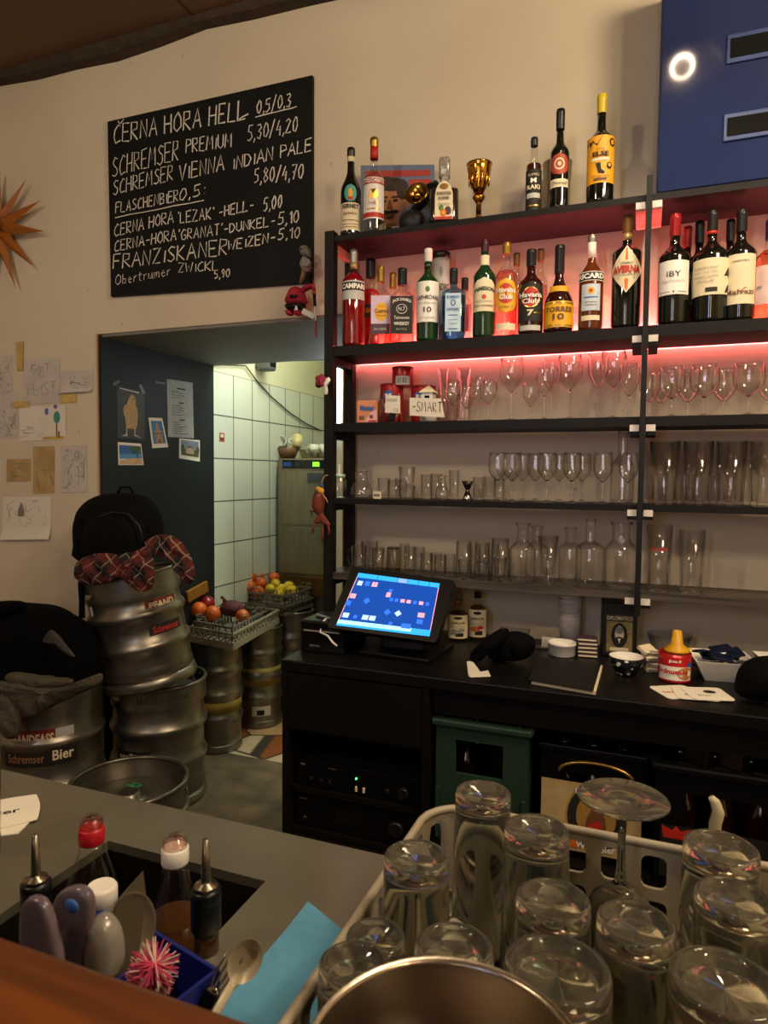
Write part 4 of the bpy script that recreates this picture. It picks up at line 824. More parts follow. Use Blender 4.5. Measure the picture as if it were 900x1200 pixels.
# ================================================================== glasses on the boards
ORD = ['first', 'second', 'third', 'fourth', 'fifth', 'sixth', 'seventh', 'eighth', 'ninth', 'tenth', 'eleventh', 'twelfth', 'thirteenth']
def wine_glass(label, px, w, ytop, z, Y, group, full=.6, stem=.46, round_=.62, name='wine_glass', foot=.78):
    z += .0006; X, R_, h = dims(px, w, ytop, z, Y)
    t = thing(name, label, 'glass', (X, Y, z), rnd.uniform(0, 6), group)
    zb = h*stem; L = h-zb; n = 10; out = []
    for i in range(n+1):
        v = i/n; r = R_*(math.sin(min(1, v/round_)*PI/2)**.75) if v < round_ else R_*(1-(1-full)*.35*((v-round_)/(1-round_))**1.5)
        out.append((max(r, .0035), zb+L*v))
    mb = MB(); mb.ring(out+[(max(r-.0011, .001), z_+(.0016 if i == 0 else 0)) for i, (r, z_) in enumerate(out)][::-1], 24); obj('bowl', mb, G_thin, t)
    mb = MB(); mb.lathe([(.0052, .004), (.0034, .012), (.0030, zb*.5), (.0034, zb*.9), (.0052, zb+.001)], 10); obj('stem', mb, G_thin, t)
    fr = R_*foot; mb = MB(); mb.lathe([(fr, 0), (fr, .0012), (fr*.5, .0028), (.005, .0065)], 24); obj('foot', mb, G_thin, t)
    return t
def tumbler(label, px, w, ytop, z, Y, group, taper=.86, base_=.08, name='glass_tumbler', gm=None, n=24, wall=.0016, cat='glass', flute=0):
    z += .0006; X, R_, h = dims(px, w, ytop, z, Y); rb = R_*taper; zb = h*base_
    mb = MB(); pr = [(rb*.94, 0), (rb, .003), (R_, h), (R_-wall, h), (rb-wall*1.4, zb+.002), (rb*.5, zb), (.0004, zb), (.0004, .002), (rb*.6, .002)]
    mb.ring(pr, n)
    o = obj(name, mb, gm or G_thin, loc=(X, Y, z), rot=(0, 0, rnd.uniform(0, 6)))
    return tag(o, label, cat, group)
def carafe(label, px, w, ytop, z, Y, group, s0=.55, s1=.75, rn=.38, lip=1.15, name='glass_carafe', cat='carafe', stopper=False):
    z += .0006; X, R_, h = dims(px, w, ytop, z, Y); pr = vprof(R_, h, s0, s1, R_*rn, .93)
    pr.append((R_*rn*lip, h)); inner = [(max(r-.002, .001), z_+(.006 if i < 3 else 0)) for i, (r, z_) in enumerate(pr)]
    mb = MB(); mb.ring([(.0004, 0)]+pr+inner[::-1]+[(.0004, .008)], 26)
    return tag(obj(name, mb, G_thin, loc=(X, Y, z)), label, cat, group)
Z2, Z3, Z4 = ZT[2], ZT[3], ZT[4]; F1, F2, F3 = SY+.04, SY+.088, SY+.136
g2 = 'assorted stemmed glasses on the third board'
# third board, left bay
tumbler('tall narrow tumbler right of the handwritten sign, back row', 519, 13, 432, Z2, F3, g2, .9)
wine_glass('small stemmed glass closest to the handwritten sign', 531, 23, 447, Z2, F1, g2, .7, .40)
tumbler('tall tumbler behind the small stemmed glasses by the sign', 543, 18, 432, Z2, F3, g2, .9)
wine_glass('small stemmed glass second from the handwritten sign', 547, 19, 452, Z2, F2, g2, .6, .38)
wine_glass('slim goblet left of a round goblet on the third board', 560, 15, 441, Z2, F2, g2, .8, .40)
wine_glass('round goblet left of the first large wine glass', 572, 21, 446, Z2, F1, g2, .7, .40)
wine_glass('large wine glass with straight bowl left of a small goblet', 599, 28, 420, Z2, F1, g2, .75, .45)
wine_glass('small goblet between the two large wine glasses', 622, 19, 449, Z2, F2, g2, .8, .38)
wine_glass('mid-sized wine glass left of the rounder large wine glass', 638, 21, 432, Z2, F1, g2, .7, .46)
wine_glass('tall wine glass in the back row behind the mid-sized one', 646, 22, 420, Z2, F3, g2, .8, .46)
wine_glass('large rounded wine glass in the middle of left bay', 667, 30, 416, Z2, F1, g2, .55, .44)
wine_glass('back-row wine glass left of the big balloon glass', 700, 24, 415, Z2, F3, g2, .9, .50)
wine_glass('big balloon wine glass near the iron post, front row', 718, 31, 412, Z2, F1, g2, .55, .46)
wine_glass('balloon wine glass touching the iron post', 737, 24, 427, Z2, F2, g2, .7, .42)
# right bay
g2r = 'goblets on the third board right of the iron post'
for i, (px, w, yt, Y) in enumerate(((761, 24, 437, F2), (787, 29, 430, F1), (825, 33, 428, F1), (877, 35, 426, F1))):
    wine_glass(f'wide goblet, {ORD[i]} of the front row right of the iron post', px, w, yt, Z2, Y, g2r, .75, .36, .5)
for i, (px, w, yt) in enumerate(((775, 24, 437), (806, 26, 434), (848, 28, 433), (901, 26, 433))):
    wine_glass(f'wide goblet, {ORD[i]} of the back row right of the iron post', px, w, yt, Z2, F3-.01, g2r, .75, .34, .5)
# fourth board
g3 = 'small glasses at the left end of the fourth board'
X, R_, h = dims(397.5, 17, 556, Z3, F1); mj = thing('mason_jar_mug', 'mason jar mug with handle and straw at the fourth board\'s left end', 'mug', (X, F1, Z3+.0006), 0, g3)
mb = MB(); mb.ring([(.0004, 0), (R_, .003), (R_, h*.72), (R_*.8, h*.82), (R_*.8, h), (R_*.8-.002, h), (R_*.8-.002, h*.83), (R_-.002, h*.72), (R_-.003, .008), (.0004, .008)], 24); obj('jar', mb, G_thin, mj)
mb = MB(); mb.tube([(-R_*.9, 0, h*.68), (-R_*1.5, 0, h*.66), (-R_*1.75, 0, h*.45), (-R_*1.4, 0, h*.22), (-R_*.95, 0, h*.16)], .0035, 0, 8); obj('handle', mb, G_thin, mj)
mb = MB(); mb.ring([(R_*.84, h*.86), (R_*.84, h*1.0), (R_*.2, h*1.02), (R_*.2, h*1.0), (R_*.8, h*.98), (R_*.8, h*.86)], 24); obj('lid', mb, mat('pale green lid', 'a8c4b8', .3, .3), mj)
mb = MB(); mb.tube([(.002, 0, .01), (-.001, 0, h*1.42)], .0032, 0, 8); obj('straw', mb, M_white, mj)
carafe('fluted bulbous glass jug beside the mason jar mug', 424, 26, 552, Z3, F2, g3, .25, .8, .5, 1.3, 'glass_jug', 'jug')
for i, (px, w, yt, Y) in enumerate(((450, 15, 560, F2), (462, 16, 562, F1), (470, 15, 560, F3), (500, 14, 556, F2), (511, 14, 555, F3), (561, 14, 559, F2), (574, 14, 558, F3), (585, 13, 561, F2))):
    tumbler(f'small plain tumbler, {ORD[i]} from left on the fourth board', px, w, yt, Z3, Y, g3, .92, .12)
a = tumbler('lower cut tumbler of the stacked pair on the fourth board', 477, 21, 569, Z3, F1, g3, .84, .12, n=10)
tumbler('upper cut tumbler stacked on another, fourth board', 477, 20, 547, a.location.z+a.dimensions.z-.001 if a.dimensions.z else Z3+.05, F1, g3, .84, .12, n=10)
carafe('tiny glass carafe beside the steel jigger', 518, 16, 557, Z3, F1, g3, .3, .75, .55, 1.4)
tumbler('slim tall tumbler left of the steel jigger', 532, 12, 551, Z3, F2, g3, .95, .1)
X, R_, h = dims(548, 14.5, 564, Z3, F1-.004); jg = thing('jigger', 'steel double jigger with dark upper cup', 'jigger', (X, F1-.004, Z3+.0006))
mb = MB(); mb.ring([(R_*.35, h*.5), (R_*.85, .001), (R_*.8, 0), (R_*.3, h*.48)], 20); mb.lathe([(R_*.35, h*.5), (R_*.33, h*.56)], 20); obj('lower_cup', mb, M_chrome, jg)
mb = MB(); mb.ring([(R_*.35, h*.55), (R_, h), (R_*.94, h), (R_*.3, h*.58)], 20); obj('upper_cup', mb, mat('dark steel', '3a2e28', .3, .8), jg)
mb = MB(); mb.box((0, 0, .011), (.026, .003, .022), 0, bev=.0005); put_text(mb, 'BEER', .02, .008, lambda u, v: (u, -.0022, .011+v), 1, .02)
tag(obj('name_tile', mb, [M_cream, M_ink], loc=(col_x(442, Z3, F1-.02), F1-.02, Z3+.0006)), 'small cream lettered tile leaning by the jug', 'sign')
g3w = 'stemmed wine glasses lined up on the fourth board'
for i, (px, Y) in enumerate(((583, F1), (600, F1), (641, F1), (670, F1), (706, F1), (736, F1))):
    wine_glass(f'stemmed wine glass, {ORD[i]} in the front row left of the iron post', px, 22, 530.5, Z3, Y, g3w, .75, .42, .45)
for i, px in enumerate((591, 612, 627, 655, 682)):
    wine_glass(f'stemmed wine glass, {ORD[i]} in the row behind, fourth board', px, 20, 531.5, Z3, F3-.008, g3w, .75, .42, .45)
carafe('tall glass carafe at the back next to the iron post', 729, 27, 505, Z3, F3-.004, g3w, .5, .68, .42, 1.2)
g3r = 'tall beer glasses on the fourth board right of the iron post'
for i, px in enumerate((778, 817, 856, 895)):
    tumbler(f'tall beer glass, {ORD[i]} of the front row right of the post', px, 34, 517, Z3, F1, g3r, .84, .07, 'beer_glass', wall=.0025, gm=G_beer)
for i, px in enumerate((768, 802, 838, 874)):
    tumbler(f'tall beer glass, {ORD[i]} of the back row right of the post', px, 31, 518, Z3, F3-.008, g3r, .84, .07, 'beer_glass', wall=.0025, gm=G_beer)
# fifth board
g4 = 'glasses on the lowest board left of the iron post'
def mug(label, px, w, ytop, Y, dirx=-1):
    t = tumbler(label, px, w, ytop, Z4, Y, g4, .92, .1, 'glass_mug', cat='mug'); t.rotation_euler = (0, 0, 0); R_ = t.dimensions.x/2 or .02; h = .055
    X, R_, h = dims(px, w, ytop, Z4, Y); mb = MB(); mb.tube([(dirx*R_*.93, 0, h*.85), (dirx*R_*1.5, 0, h*.8), (dirx*R_*1.65, 0, h*.5), (dirx*R_*1.3, 0, h*.22), (dirx*R_*.9, 0, h*.2)], .003, 0, 8); obj('handle', mb, G_thin, t); return t
mug('glass mug with handle at the lowest board\'s left end', 421, 18, 640, F1)
mug('glass mug behind the leftmost mug on the lowest board', 433, 20, 634, F3)
tumbler('faceted glass left of the milky glass, lowest board', 443, 17, 642, Z4, F1, g4, .7, .1, n=10)
tumbler('milky upturned glass on the lowest board', 461, 15, 641, Z4, F2, g4, 1.12, .9, gm=thin_glass('milky glass', 'd8d4c8', '8a8880', .3, .8))
for i, (px, w, yt, Y) in enumerate(((474, 12, 637, F3), (480, 13, 640, F1), (492, 12, 641, F2), (500, 15, 648, F1), (511, 14, 648, F3), (516, 15, 650, F1), (527, 14, 649, F2))):
    tumbler(f'small straight glass, {ORD[i]} of the cluster behind the screen', px, w, yt, Z4, Y, g4, .95, .12)
for i, (px, w, yt, Y) in enumerate(((543.5, 18, 634, F1), (565, 17, 635, F1), (586, 20, 631, F1))):
    tumbler(f'upturned stacked long-drink glass, {ORD[i]} right of the screen', px, w, yt, Z4, Y, g4, 1.1, .08, 'long_drink_glass')
    tumbler(f'inner glass under the {ORD[i]} upturned long-drink glass', px, w*.78, yt+22, Z4+.008, Y, g4, .8, .1, 'long_drink_glass')
for i, (px, w, yt) in enumerate(((555, 16, 638), (576, 17, 637))):
    tumbler(f'long-drink glass in the back row, {ORD[i]} right of the screen', px, w, yt, Z4, F3, g4, 1.1, .08, 'long_drink_glass')
carafe('glass carafe with flared lip left of the tapered tumbler', 612, 31, 613, Z4, F1, g4, .55, .74, .42, 1.45)
tumbler('tapered thick-based tumbler between the carafes', 642, 24, 628, Z4, F1, g4, .66, .2, 'glass_tumbler', wall=.003)
carafe('glass carafe in the back row behind the tapered tumbler', 629, 26, 616, Z4, F3-.006, g4, .55, .74, .42, 1.4)
carafe('back-row carafe left of the square-shouldered bottle carafe', 668, 27, 618, Z4, F3-.006, g4, .6, .74, .42, 1.4)
carafe('square-shouldered water bottle carafe on the lowest board', 691, 33, 608, Z4, F1, g4, .56, .70, .34, 1.1, 'water_bottle')
carafe('wide-mouthed carafe touching the iron post, lowest board', 727, 36, 612, Z4, F1+.004, g4, .58, .78, .56, 1.3)
t = tumbler('printed beer glass with red logo on the lowest board', 771.5, 29, 615, Z4, F1, None, .84, .08, 'beer_glass', wall=.0025); t.rotation_euler = (0, 0, face(t.location.x, F1))
X, R_, h = dims(771.5, 29, 615, Z4, F1); lb = label_part(t, R_*.985, h*.6, h*.72, .5, thin_glass('clear print base', 'ffffff', 'ffffff', .1, 0.0), (('Starobrno', 1.3, .5, 0, .45, M_red, .02),), name='printed_logo')
tumbler('plain beer glass right of the printed one, lowest board', 810, 29, 621, Z4, F1, None, .84, .08, 'beer_glass', wall=.0025)

# ---- sweets, tins and the sign at the left end of the third board
X = col_x(431.5, Z2, F1); wb = 25*depth_of((X, F1, Z2))/F; hb = at(431, 470, y=F1).z-Z2
bx = thing('wafer_box', 'small orange wafer packet box at the third board\'s left end', 'packet', (X, F1, Z2+.0006), face(X, F1)*.5)
mb = MB(); mb.box((0, 0, hb/2), (wb, .03, hb), 0, bev=.001); obj('box', mb, mat('salmon orange card', 'c87a4a', .4, var=.1), bx)
label_part(bx, .0153, hb*.03, hb*.97, wb*.48, mat('salmon orange card', 'c87a4a'), (('Manner', .7, .26, 0, .68, M_blue, .04),), ((mat('pink card', 'd8a0a8', .4), [(-.2, .03), (.95, .03), (.95, .6), (.3, .45)]), (M_brown, BR(-.8, .12, -.3, .3)), (M_red, BR(.1, .02, .9, .1)), (M_brown, EL(.4, .26, .2, .1))), flat=True)
def tin(label, px, w, ytop, z0, Y, front=True):
    X, R_, h = dims(px, w, ytop, z0, Y); t = thing('peanut_tin', label, 'tin', (X, Y, z0+.0006), face(X, Y), 'red snack tins on the third board')
    mb = MB(); mb.lathe([(R_*.97, 0), (R_, .002), (R_, h-.002), (R_*.97, h)], 28); obj('tin_body', mb, mat('red tin', 'a81c22', .3, .2, var=.08), t)
    mb = MB(); mb.ring([(R_*1.015, h-.006), (R_*1.015, h), (R_*.95, h), (R_*.95, h-.006)], 28); obj('rim', mb, mat('red lid', '8a161c', .35), t)
    if front: label_part(t, R_, h*.08, h*.92, 1.1, mat('red tin', 'a81c22'), (('Erdnuesse', .6, .12, 0, .45, M_white, .03),), ((M_blue, EL(-.3, .75, .45, .14)), (M_white, BR(-.55, .7, -.05, .8)), (mat('peanut print', 'b8803c', .5, var=.3, scale=200), EL(.2, .25, .6, .14))))
    else: label_part(t, R_, h*.05, h*.5, .7, M_lgrey, (), ((M_ink, BR(-.6, .2, -.5, .8)), (M_ink, BR(-.3, .2, -.25, .8)), (M_ink, BR(0, .2, .1, .8)), (M_ink, BR(.3, .2, .4, .8))), name='barcode_label')
    return t, X, R_, h
tA = tin('red snack tin behind the small glass vase, lower left tin', 459, 27, 451, Z2, SY+.115)
tB = tin('red snack tin behind the handwritten sign, lower right tin', 496, 29, 453, Z2, SY+.115)
tC = tin('red snack tin stacked on top of the two lower tins', 472, 25, 431, Z2+min(tA[3], tB[3])+.001, SY+.115, False)
X, R_, h = dims(457, 25, 462, Z2, F1); vs_ = thing('glass_vase', 'small glass vase holding black pens and a paper note', 'vase', (X, F1, Z2+.0006))
mb = MB(); mb.ring([(.0004, 0), (R_, .001), (R_, h), (R_-.0015, h), (R_-.0015, .004), (.0004, .004)], 24); obj('vase_body', mb, G_thin, vs_)
pk = thing('card_reader', 'black card reader standing in the small glass vase', 'card reader', (X, F1, Z2+.006), 0, None, (0, .22, .1))
mb = MB(); mb.box((.002, .004, .035), (.020, .010, .068), 0, bev=.004); obj('casing', mb, M_black, pk); mb = MB(); mb.box((.002, -.0015, .05), (.014, .001, .02), 0); obj('display', mb, M_grey, pk)
def signcard(label, corners, texts, name='paper_sign'):
    cs = [at(*p, y=F1-.036) for p in corners]; fn, n = quadfn(*cs, 0); mb = MB()
    mb.grid(lambda u, v: fn(u, v, .001*math.sin(u*3)), 6, 3); mb.grid(lambda u, v: fn(1-u, v, -.0008+.001*math.sin((1-u)*3)), 6, 3)
    for txt, a, b_, hgt, wd in texts: handwrite(mb, txt, fn(*a, .0015), fn(*b_, .0015), Vector((0, 0, hgt)), wd, n, 1, 5, .04)
    return tag(obj(name, mb, [mat('note paper', 'ddd6c4', .8, var=.05), M_ink]), label, 'sign')
signcard('large white handwritten sign leaning on the red tins', [(480, 466), (517, 467), (521, 489), (480, 487)], (('-SMART', (.08, .75), (.95, .72), .028, .0022),))
signcard('small handwritten note leaning on the glass vase', [(452, 463), (469, 464), (469, 484.5), (451, 483.5)], (('NICHT', (.12, .35), (.8, .35), .008, .0012), ('23', (.6, .9), (.85, .9), .008, .0012)))
X, R_, h = dims(502, 24, 452, Z2, F2-.004); hl = thing('house_lantern', 'small white house-shaped tealight holder behind the sign', 'lantern', (X, F2-.002, Z2+.0006))
mb = MB(); mb.ring([(.0004, 0), (R_*.8, .001), (R_*.95, h*.32), (R_*.9, h*.34), (R_*.75, .004), (.0004, .004)], 20); obj('saucer', mb, M_white, hl)
mb = MB(); mb.box((0, 0, h*.55), (R_*1.1, R_*1.1, h*.5), 0); obj('house_body', mb, M_white, hl)
mb = MB(); mb.lathe([(R_*1.05, h*.80), (R_*1.0, h*.83), (.002, h)], 4, 0, Matrix.Rotation(PI/4, 4, 'Z'), smooth=False); obj('roof', mb, M_cream, hl)
mb = MB(); mb.box((0, -R_*.552, h*.62), (R_*.5, .002, h*.2), 0); obj('opening', mb, M_matte, hl)
# ================================================================== the back counter, cabinet, till and crates
CZ, CF = 0.80, 1.585
M_top = mat('black worktop', '0f0c0a', .38, spec=.3, var=.25, scale=8); M_cab = mat('dark brown cabinet board', '0e0a09', .5, spec=.2, var=.2, scale=6)
ctr = thing('back_counter', 'long black back counter under the shelf', 'counter')
mb = MB(); mb.box(((-.905+.75)/2, (CF+WY-.004)/2, CZ-.015), (1.655, WY-.004-CF, .03), 0, bev=.003); obj('worktop', mb, M_top, ctr)
mb = MB(); span(-.483, .75, CF+.03, CF+.05, CZ-.10, CZ-.0305, 0, mb); obj('front_rail', mb, M_cab, ctr)
mb = MB(); span(-.483, .75, CF+.02, WY-.006, .355, .38, 0, mb); obj('lower_board', mb, M_cab, ctr)
mb = MB(); span(-.483, .75, CF+.06, CF+.08, .0, .354, 0, mb); obj('plinth_board', mb, M_cab, ctr)
mb = MB(); span(-.483, .75, WY-.016, WY-.006, .381, CZ-.031, 0, mb); obj('back_panel', mb, mat('grey brown panel', '5a4c40', .7, var=.1, scale=4), ctr)
zdf = at(410, 864, y=CF).z
cab = thing('low_cabinet', 'dark cabinet with open hi-fi bay at the counter\'s left end', 'cabinet')
x0, x1 = -.902, -.485
for a, b_ in ((x0, x0+.018), (x1-.018, x1)):
    mb = MB(); span(a, b_, CF+.004, WY-.02, .0, CZ-.031, 0, mb); obj('side_panel', mb, M_cab, cab)
mb = MB(); span(x0+.0185, x1-.0185, WY-.035, WY-.022, .0, CZ-.031, 0, mb); obj('back_panel', mb, M_cab, cab)
mb = MB(); span(x0+.020, x1-.020, CF+.001, CF+.018, zdf, CZ-.034, 0, mb); fd = obj('flap_door', mb, M_cab, cab)
zb1 = at(345, 918, y=CF+.03).z; zb2 = at(340, 964, y=CF+.03).z
for zz in (zdf-.001, zb1-.002, zb2-.002):
    mb = MB(); span(x0+.0185, x1-.0185, CF+.02, WY-.037, zz-.014, zz, 0, mb); obj('shelf_board', mb, M_cab, cab)
mb = MB(); span(x0+.0185, x1-.0185, CF+.012, CF+.02, .03, zb2-.018, 0, mb); obj('lower_panel', mb, M_cab, cab)
# hi-fi units
M_hifi = mat('black hi-fi front', '0c0c0e', .35, .1, spec=.25, var=.1)
def hifi(label, z0, ztop, name, kind):
    h = ztop-z0; W_ = .36; xc = (x0+x1)/2
    t = thing(name, label, 'hi-fi unit', (xc, CF+.035, z0+.0005))
    mb = MB(); mb.box((0, .16, h/2), (W_-.02, .29, h*.94), 0, bev=.002); obj('casing', mb, M_matte, t)
    mb = MB(); mb.box((0, .006, h/2), (W_, .014, h), 0, bev=.0015); fr = obj('front_panel', mb, M_hifi, t)
    def knob(x, z, r, nm='knob'):
        mb = MB(); mb.lathe([(r, 0), (r*.95, .012), (r*.8, .014)], 18, 0, Matrix.Translation((x, -.0015, z)) @ Matrix.Rotation(PI/2, 4, 'X')); obj(nm, mb, mat('dark knob', '1c1c20', .3, .3), fr)
    if kind == 1:
        mb = MB(); put_text(mb, 'NAD', .014, .006, lambda u, v: (-W_*.46+u+.006, -.0022, h*.82+v), 0, .03); put_text(mb, 'STEREO', .022, .003, lambda u, v: (-W_*.2+u, -.0022, h*.82+v), 0); obj('lettering', mb, M_grey, fr)
        mb = MB(); mb.ball((.0, -.003, h*.62), .0028); l_ = obj('power_light', mb, mat('green indicator', '40ff60', .5, emit='48ff70', es=6), fr); l_['label'] = 'small green power light'
        for x in (.0, .022): mb = MB(); mb.box((x, -.003, h*.22), (.006, .005, .014), 0, bev=.001); obj('button', mb, M_cream, fr)
        knob(.135, h*.42, .016); knob(.09, h*.4, .008)
        for x in (-.13, -.10, -.075): knob(x, h*.35, .005)
    else:
        mb = MB(); put_text(mb, 'DENON', .022, .004, lambda u, v: (-W_*.44+u, -.0022, h*.86+v), 0, .02); obj('lettering', mb, M_grey, fr)
        mb = MB(); mb.box((-.02, -.002, h*.52), (.075, .002, h*.42), 0); obj('display', mb, mat('dark display', '08080a', .08), fr)
        knob(.115, h*.5, .022); knob(-.15, h*.3, .007)
hifi('upper black hi-fi amplifier with green light in the cabinet', zb1, at(347, 889, y=CF+.03).z, 'stereo_amplifier', 1)
hifi('lower black hi-fi unit with dark display in the cabinet', zb2, at(340, 928, y=CF+.03).z, 'stereo_receiver', 2)

# ---- till: tilted touch screen on a stand
yb, yt = 1.665, 1.765
pq = [at(413, 664, y=yt), at(533, 680, y=yt), at(511, 753, y=yb), at(383, 735, y=yb)]
nS = (pq[1]-pq[0]).cross(pq[3]-pq[0]).normalized(); nS = -nS if nS.dot(Vector((0, 0, CAM_H))-pq[0]) < 0 else nS
d_ = ray(511, 753); pq[2] = Vector((0, 0, CAM_H))+d_*((pq[0]-Vector((0, 0, CAM_H))).dot(nS)/d_.dot(nS))
fn, nS = quadfn(*pq, 0)
pos = thing('till_terminal', 'black touch-screen till showing a blue table plan', 'till')
mb = MB()
def rr_outline(k, inset=0.0, rad=.05, n=5):
    o = []
    for cx, cy, a0 in ((1-rad, 1-rad, 0), (rad, 1-rad, 90), (rad, rad, 180), (1-rad, rad, 270)):
        for i in range(n+1):
            a = math.radians(a0+90*i/n); o.append((cx+(rad)*math.cos(a), cy+(rad)*1.6*math.sin(a)*.9))
    return [((u-.5)*(1-inset)+.5, (min(max(v, 0), 1)-.5)*(1-inset)+.5) for u, v in o]
o1 = [fn(u, v, 0) for u, v in rr_outline(0)]; o2 = [fn(u, v, -.028) for u, v in rr_outline(0)]; n_ = len(o1)
mb.add(o1+o2, [tuple(reversed(range(n_))), tuple(range(n_, 2*n_))]+[(i, (i+1) % n_, n_+(i+1) % n_, n_+i) for i in range(n_)]); obj('screen_housing', mb, mat('till housing', '0a0a0b', .35, spec=.25, var=.15), pos)
sq_ = [at(420.5, 671.5, y=yt-.006), at(515.5, 684, y=yt-.006), at(503.5, 746, y=yb+.004), at(394, 733, y=yb+.004)]
fs, _ = quadfn(*sq_, .0)
# put the lit panel on the housing's plane
c0 = pq[0]
def onp(P, k=0.0):
    d = (P-Vector((0, 0, CAM_H))).normalized(); t = (c0-Vector((0, 0, CAM_H))).dot(nS)/d.dot(nS); return Vector((0, 0, CAM_H))+d*t+nS*(.0012+k)
def scr(c, s): return mat('screen '+c, c, .25, emit=c, es=s*1.15, var=.02, spec=.1)
E_ = [scr('123f94', 1.0), scr('2e9ae8', 1.1), scr('d89aa8', 1.0), scr('2f66d8', 1.1), scr('9fe0f4', 1.1), scr('7f9cc8', 1.0), scr('a8c8e0', 1.0), scr('0e3a80', 1.0)]
pat = [(0, R4(0, 0, 1, 1)), (1, R4(0, 0, 1, .085)), (4, R4(0, .89, .80, .96)), (1, R4(.80, .89, 1, .96)), (1, R4(0, .96, 1, 1)), (2, R4(0, .085, .008, .89)), (2, R4(.992, .085, 1, .89)), (5, R4(.5, .01, .62, .08))]
for u in (.25, .5, .62, .75, .88): pat.append((7, R4(u, 0, u+.006, .085)))
def sqr(m_, u, v, s=.034, sv=.07): pat.append((m_, R4(u-s, v-sv/1.6, u+s, v+sv/1.6)))
for m_, u, v, s in ((6, .07, .19, .03), (3, .16, .18, .03), (2, .25, .18, .034), (2, .05, .44, .034), (3, .03, .58, .03), (6, .06, .80, .034), (3, .17, .81, .02), (6, .28, .80, .034), (6, .36, .80, .034), (3, .46, .26, .02), (2, .45, .34, .026), (3, .50, .42, .02), (3, .56, .42, .02), (2, .63, .42, .024), (2, .70, .42, .024), (3, .77, .42, .02), (2, .84, .42, .024), (3, .91, .42, .018), (2, .87, .64, .036), (3, .87, .76, .032), (3, .57, .86, .02), (3, .74, .87, .05)): sqr(m_, u, v, s, .07 if s > .025 else .05)
for m_, u, v in ((3, .23, .50), (3, .50, .66), (6, .62, .66)): pat.append((m_, [(u-.04, v), (u, v-.06), (u+.04, v), (u, v+.06)]))
mb = MB()
for k, (mi_, poly) in enumerate(pat):
    pts = [onp(fs(u, v), 0.0 if k == 0 else .0004+.00004*k) for u, v in poly]; mb.add(pts, [tuple(range(len(pts)))], mi_)
put_text(mb, 'Tischplan', .2, .03, lambda u, v: onp(fs(.42+u, .925-v), .0022), 7); 
s_ = obj('screen', mb, E_, pos); s_['label'] = 'lit blue screen with pink and blue table squares'
cx_ = (pq[0]+pq[1]+pq[2]+pq[3])/4
mb = MB(); mb.box((cx_.x+.02, 1.80, CZ+.0065), (.21, .20, .012), 0, bev=.003, rz=-.08); obj('stand_base', mb, M_black, pos)
mb = MB(); mb.box((cx_.x+.02, 1.79, CZ+.07), (.13, .05, .13), 0, bev=.008, R=Matrix.Rotation(-.25, 4, 'X')); obj('stand_neck', mb, M_black, pos)
# receipt printer box with a phone on it
pb = thing('receipt_printer', 'black receipt printer box left of the till', 'printer', (-.830, 1.765, CZ+.0005))
mb = MB(); mb.box((0, 0, .045), (.135, .17, .09), 0, bev=.005); obj('printer_body', mb, mat('glossy black plastic', '101012', .22), pb)
mb = MB(); mb.box((0, -.0855, .062), (.11, .003, .004), 0); obj('paper_slot', mb, M_grey, pb)
mb = MB(); put_text(mb, 'EPSON', .03, .005, lambda u, v: (-.02+u, -.0862, .02+v), 0, .02); obj('lettering', mb, M_grey, pb)
ph = thing('phone', 'pale phone lying on the receipt printer', 'phone', (-.815, 1.775, CZ+.0912), -.5)
mb = MB(); mb.box((0, 0, .004), (.07, .13, .008), 0, bev=.003); obj('casing', mb, mat('pale phone shell', '8a9098', .25, .4), ph)
mb = MB(); mb.box((0, 0, .0083), (.062, .118, .0006), 0); obj('glass_front', mb, mat('dark phone glass', '30363c', .08), ph)
pA, pB = at(379, 728, y=1.69), at(395, 757, y=1.63)
mb = MB(); mb.tube([pA+Vector((0, .03, .006)), pA, pA+Vector((-.004, -.012, -.03)), at(384, 745, y=1.64), at(390, 753, y=1.63), pB], .0028, 0, 8); tag(obj('charging_cable', mb, M_white), 'white charging cable hanging from the phone', 'cable')

# ---- things along the back of the counter
CB = 'things on the back counter'
ZC = CZ+.0006
def on(px, py): p = at(px, py, z=CZ); return p.x, min(p.y, 2.02)
for lab, px, w, yt_, yy, capm, lm in (('clear syrup bottle with rounded white label, nearest the till', 537, 25, 703, 1.99, C_goldd, 1), ('clear syrup bottle with fruit label and dark cap', 559.5, 23, 694, 2.02, C_black, 2)):
    bottle(lab, px, w, yt_, ZC, yy, G_bottle, capm, .58, .80, .36, .88, liquid=thin_glass('pale syrup', 'e0d8b0', '8a7c4c', .03, .6), fill=.7, name='syrup_bottle', cat='bottle',
      labels=(dict(z0=.08, z1=.66, half=1.05, m=M_cream, texts=(('SIRUP', .6, .07, 0, .68, M_ink, .02),), patches=((M_ink, EL(0, .88, .4, .06)), (M_grey, BR(-.6, .5, .6, .52)), (M_grey, BR(-.6, .44, .6, .46)), (M_ink, BR(-.2, .08, .5, .24)), (M_orange if lm == 2 else M_grey, EL(-.2, .3, .5, .1)), (M_red if lm == 2 else M_grey, EL(.3, .36, .3, .07)))),))
X, Y = on(600, 757); tb = thing('plastic_tub', 'translucent plastic tub of sachets beside the black pouches', 'tub', (X, 1.99, ZC))
mb = MB(); mb.ring([(.0004, 0), (.055, 0), (.062, .042), (.060, .042), (.053, .003), (.0004, .003)], 4, 0, Matrix.Rotation(PI/4, 4, 'Z') , smooth=False); obj('tub_body', mb, thin_glass('frosted plastic', 'e6e2d8', 'a8a49a', .4, .8), tb)
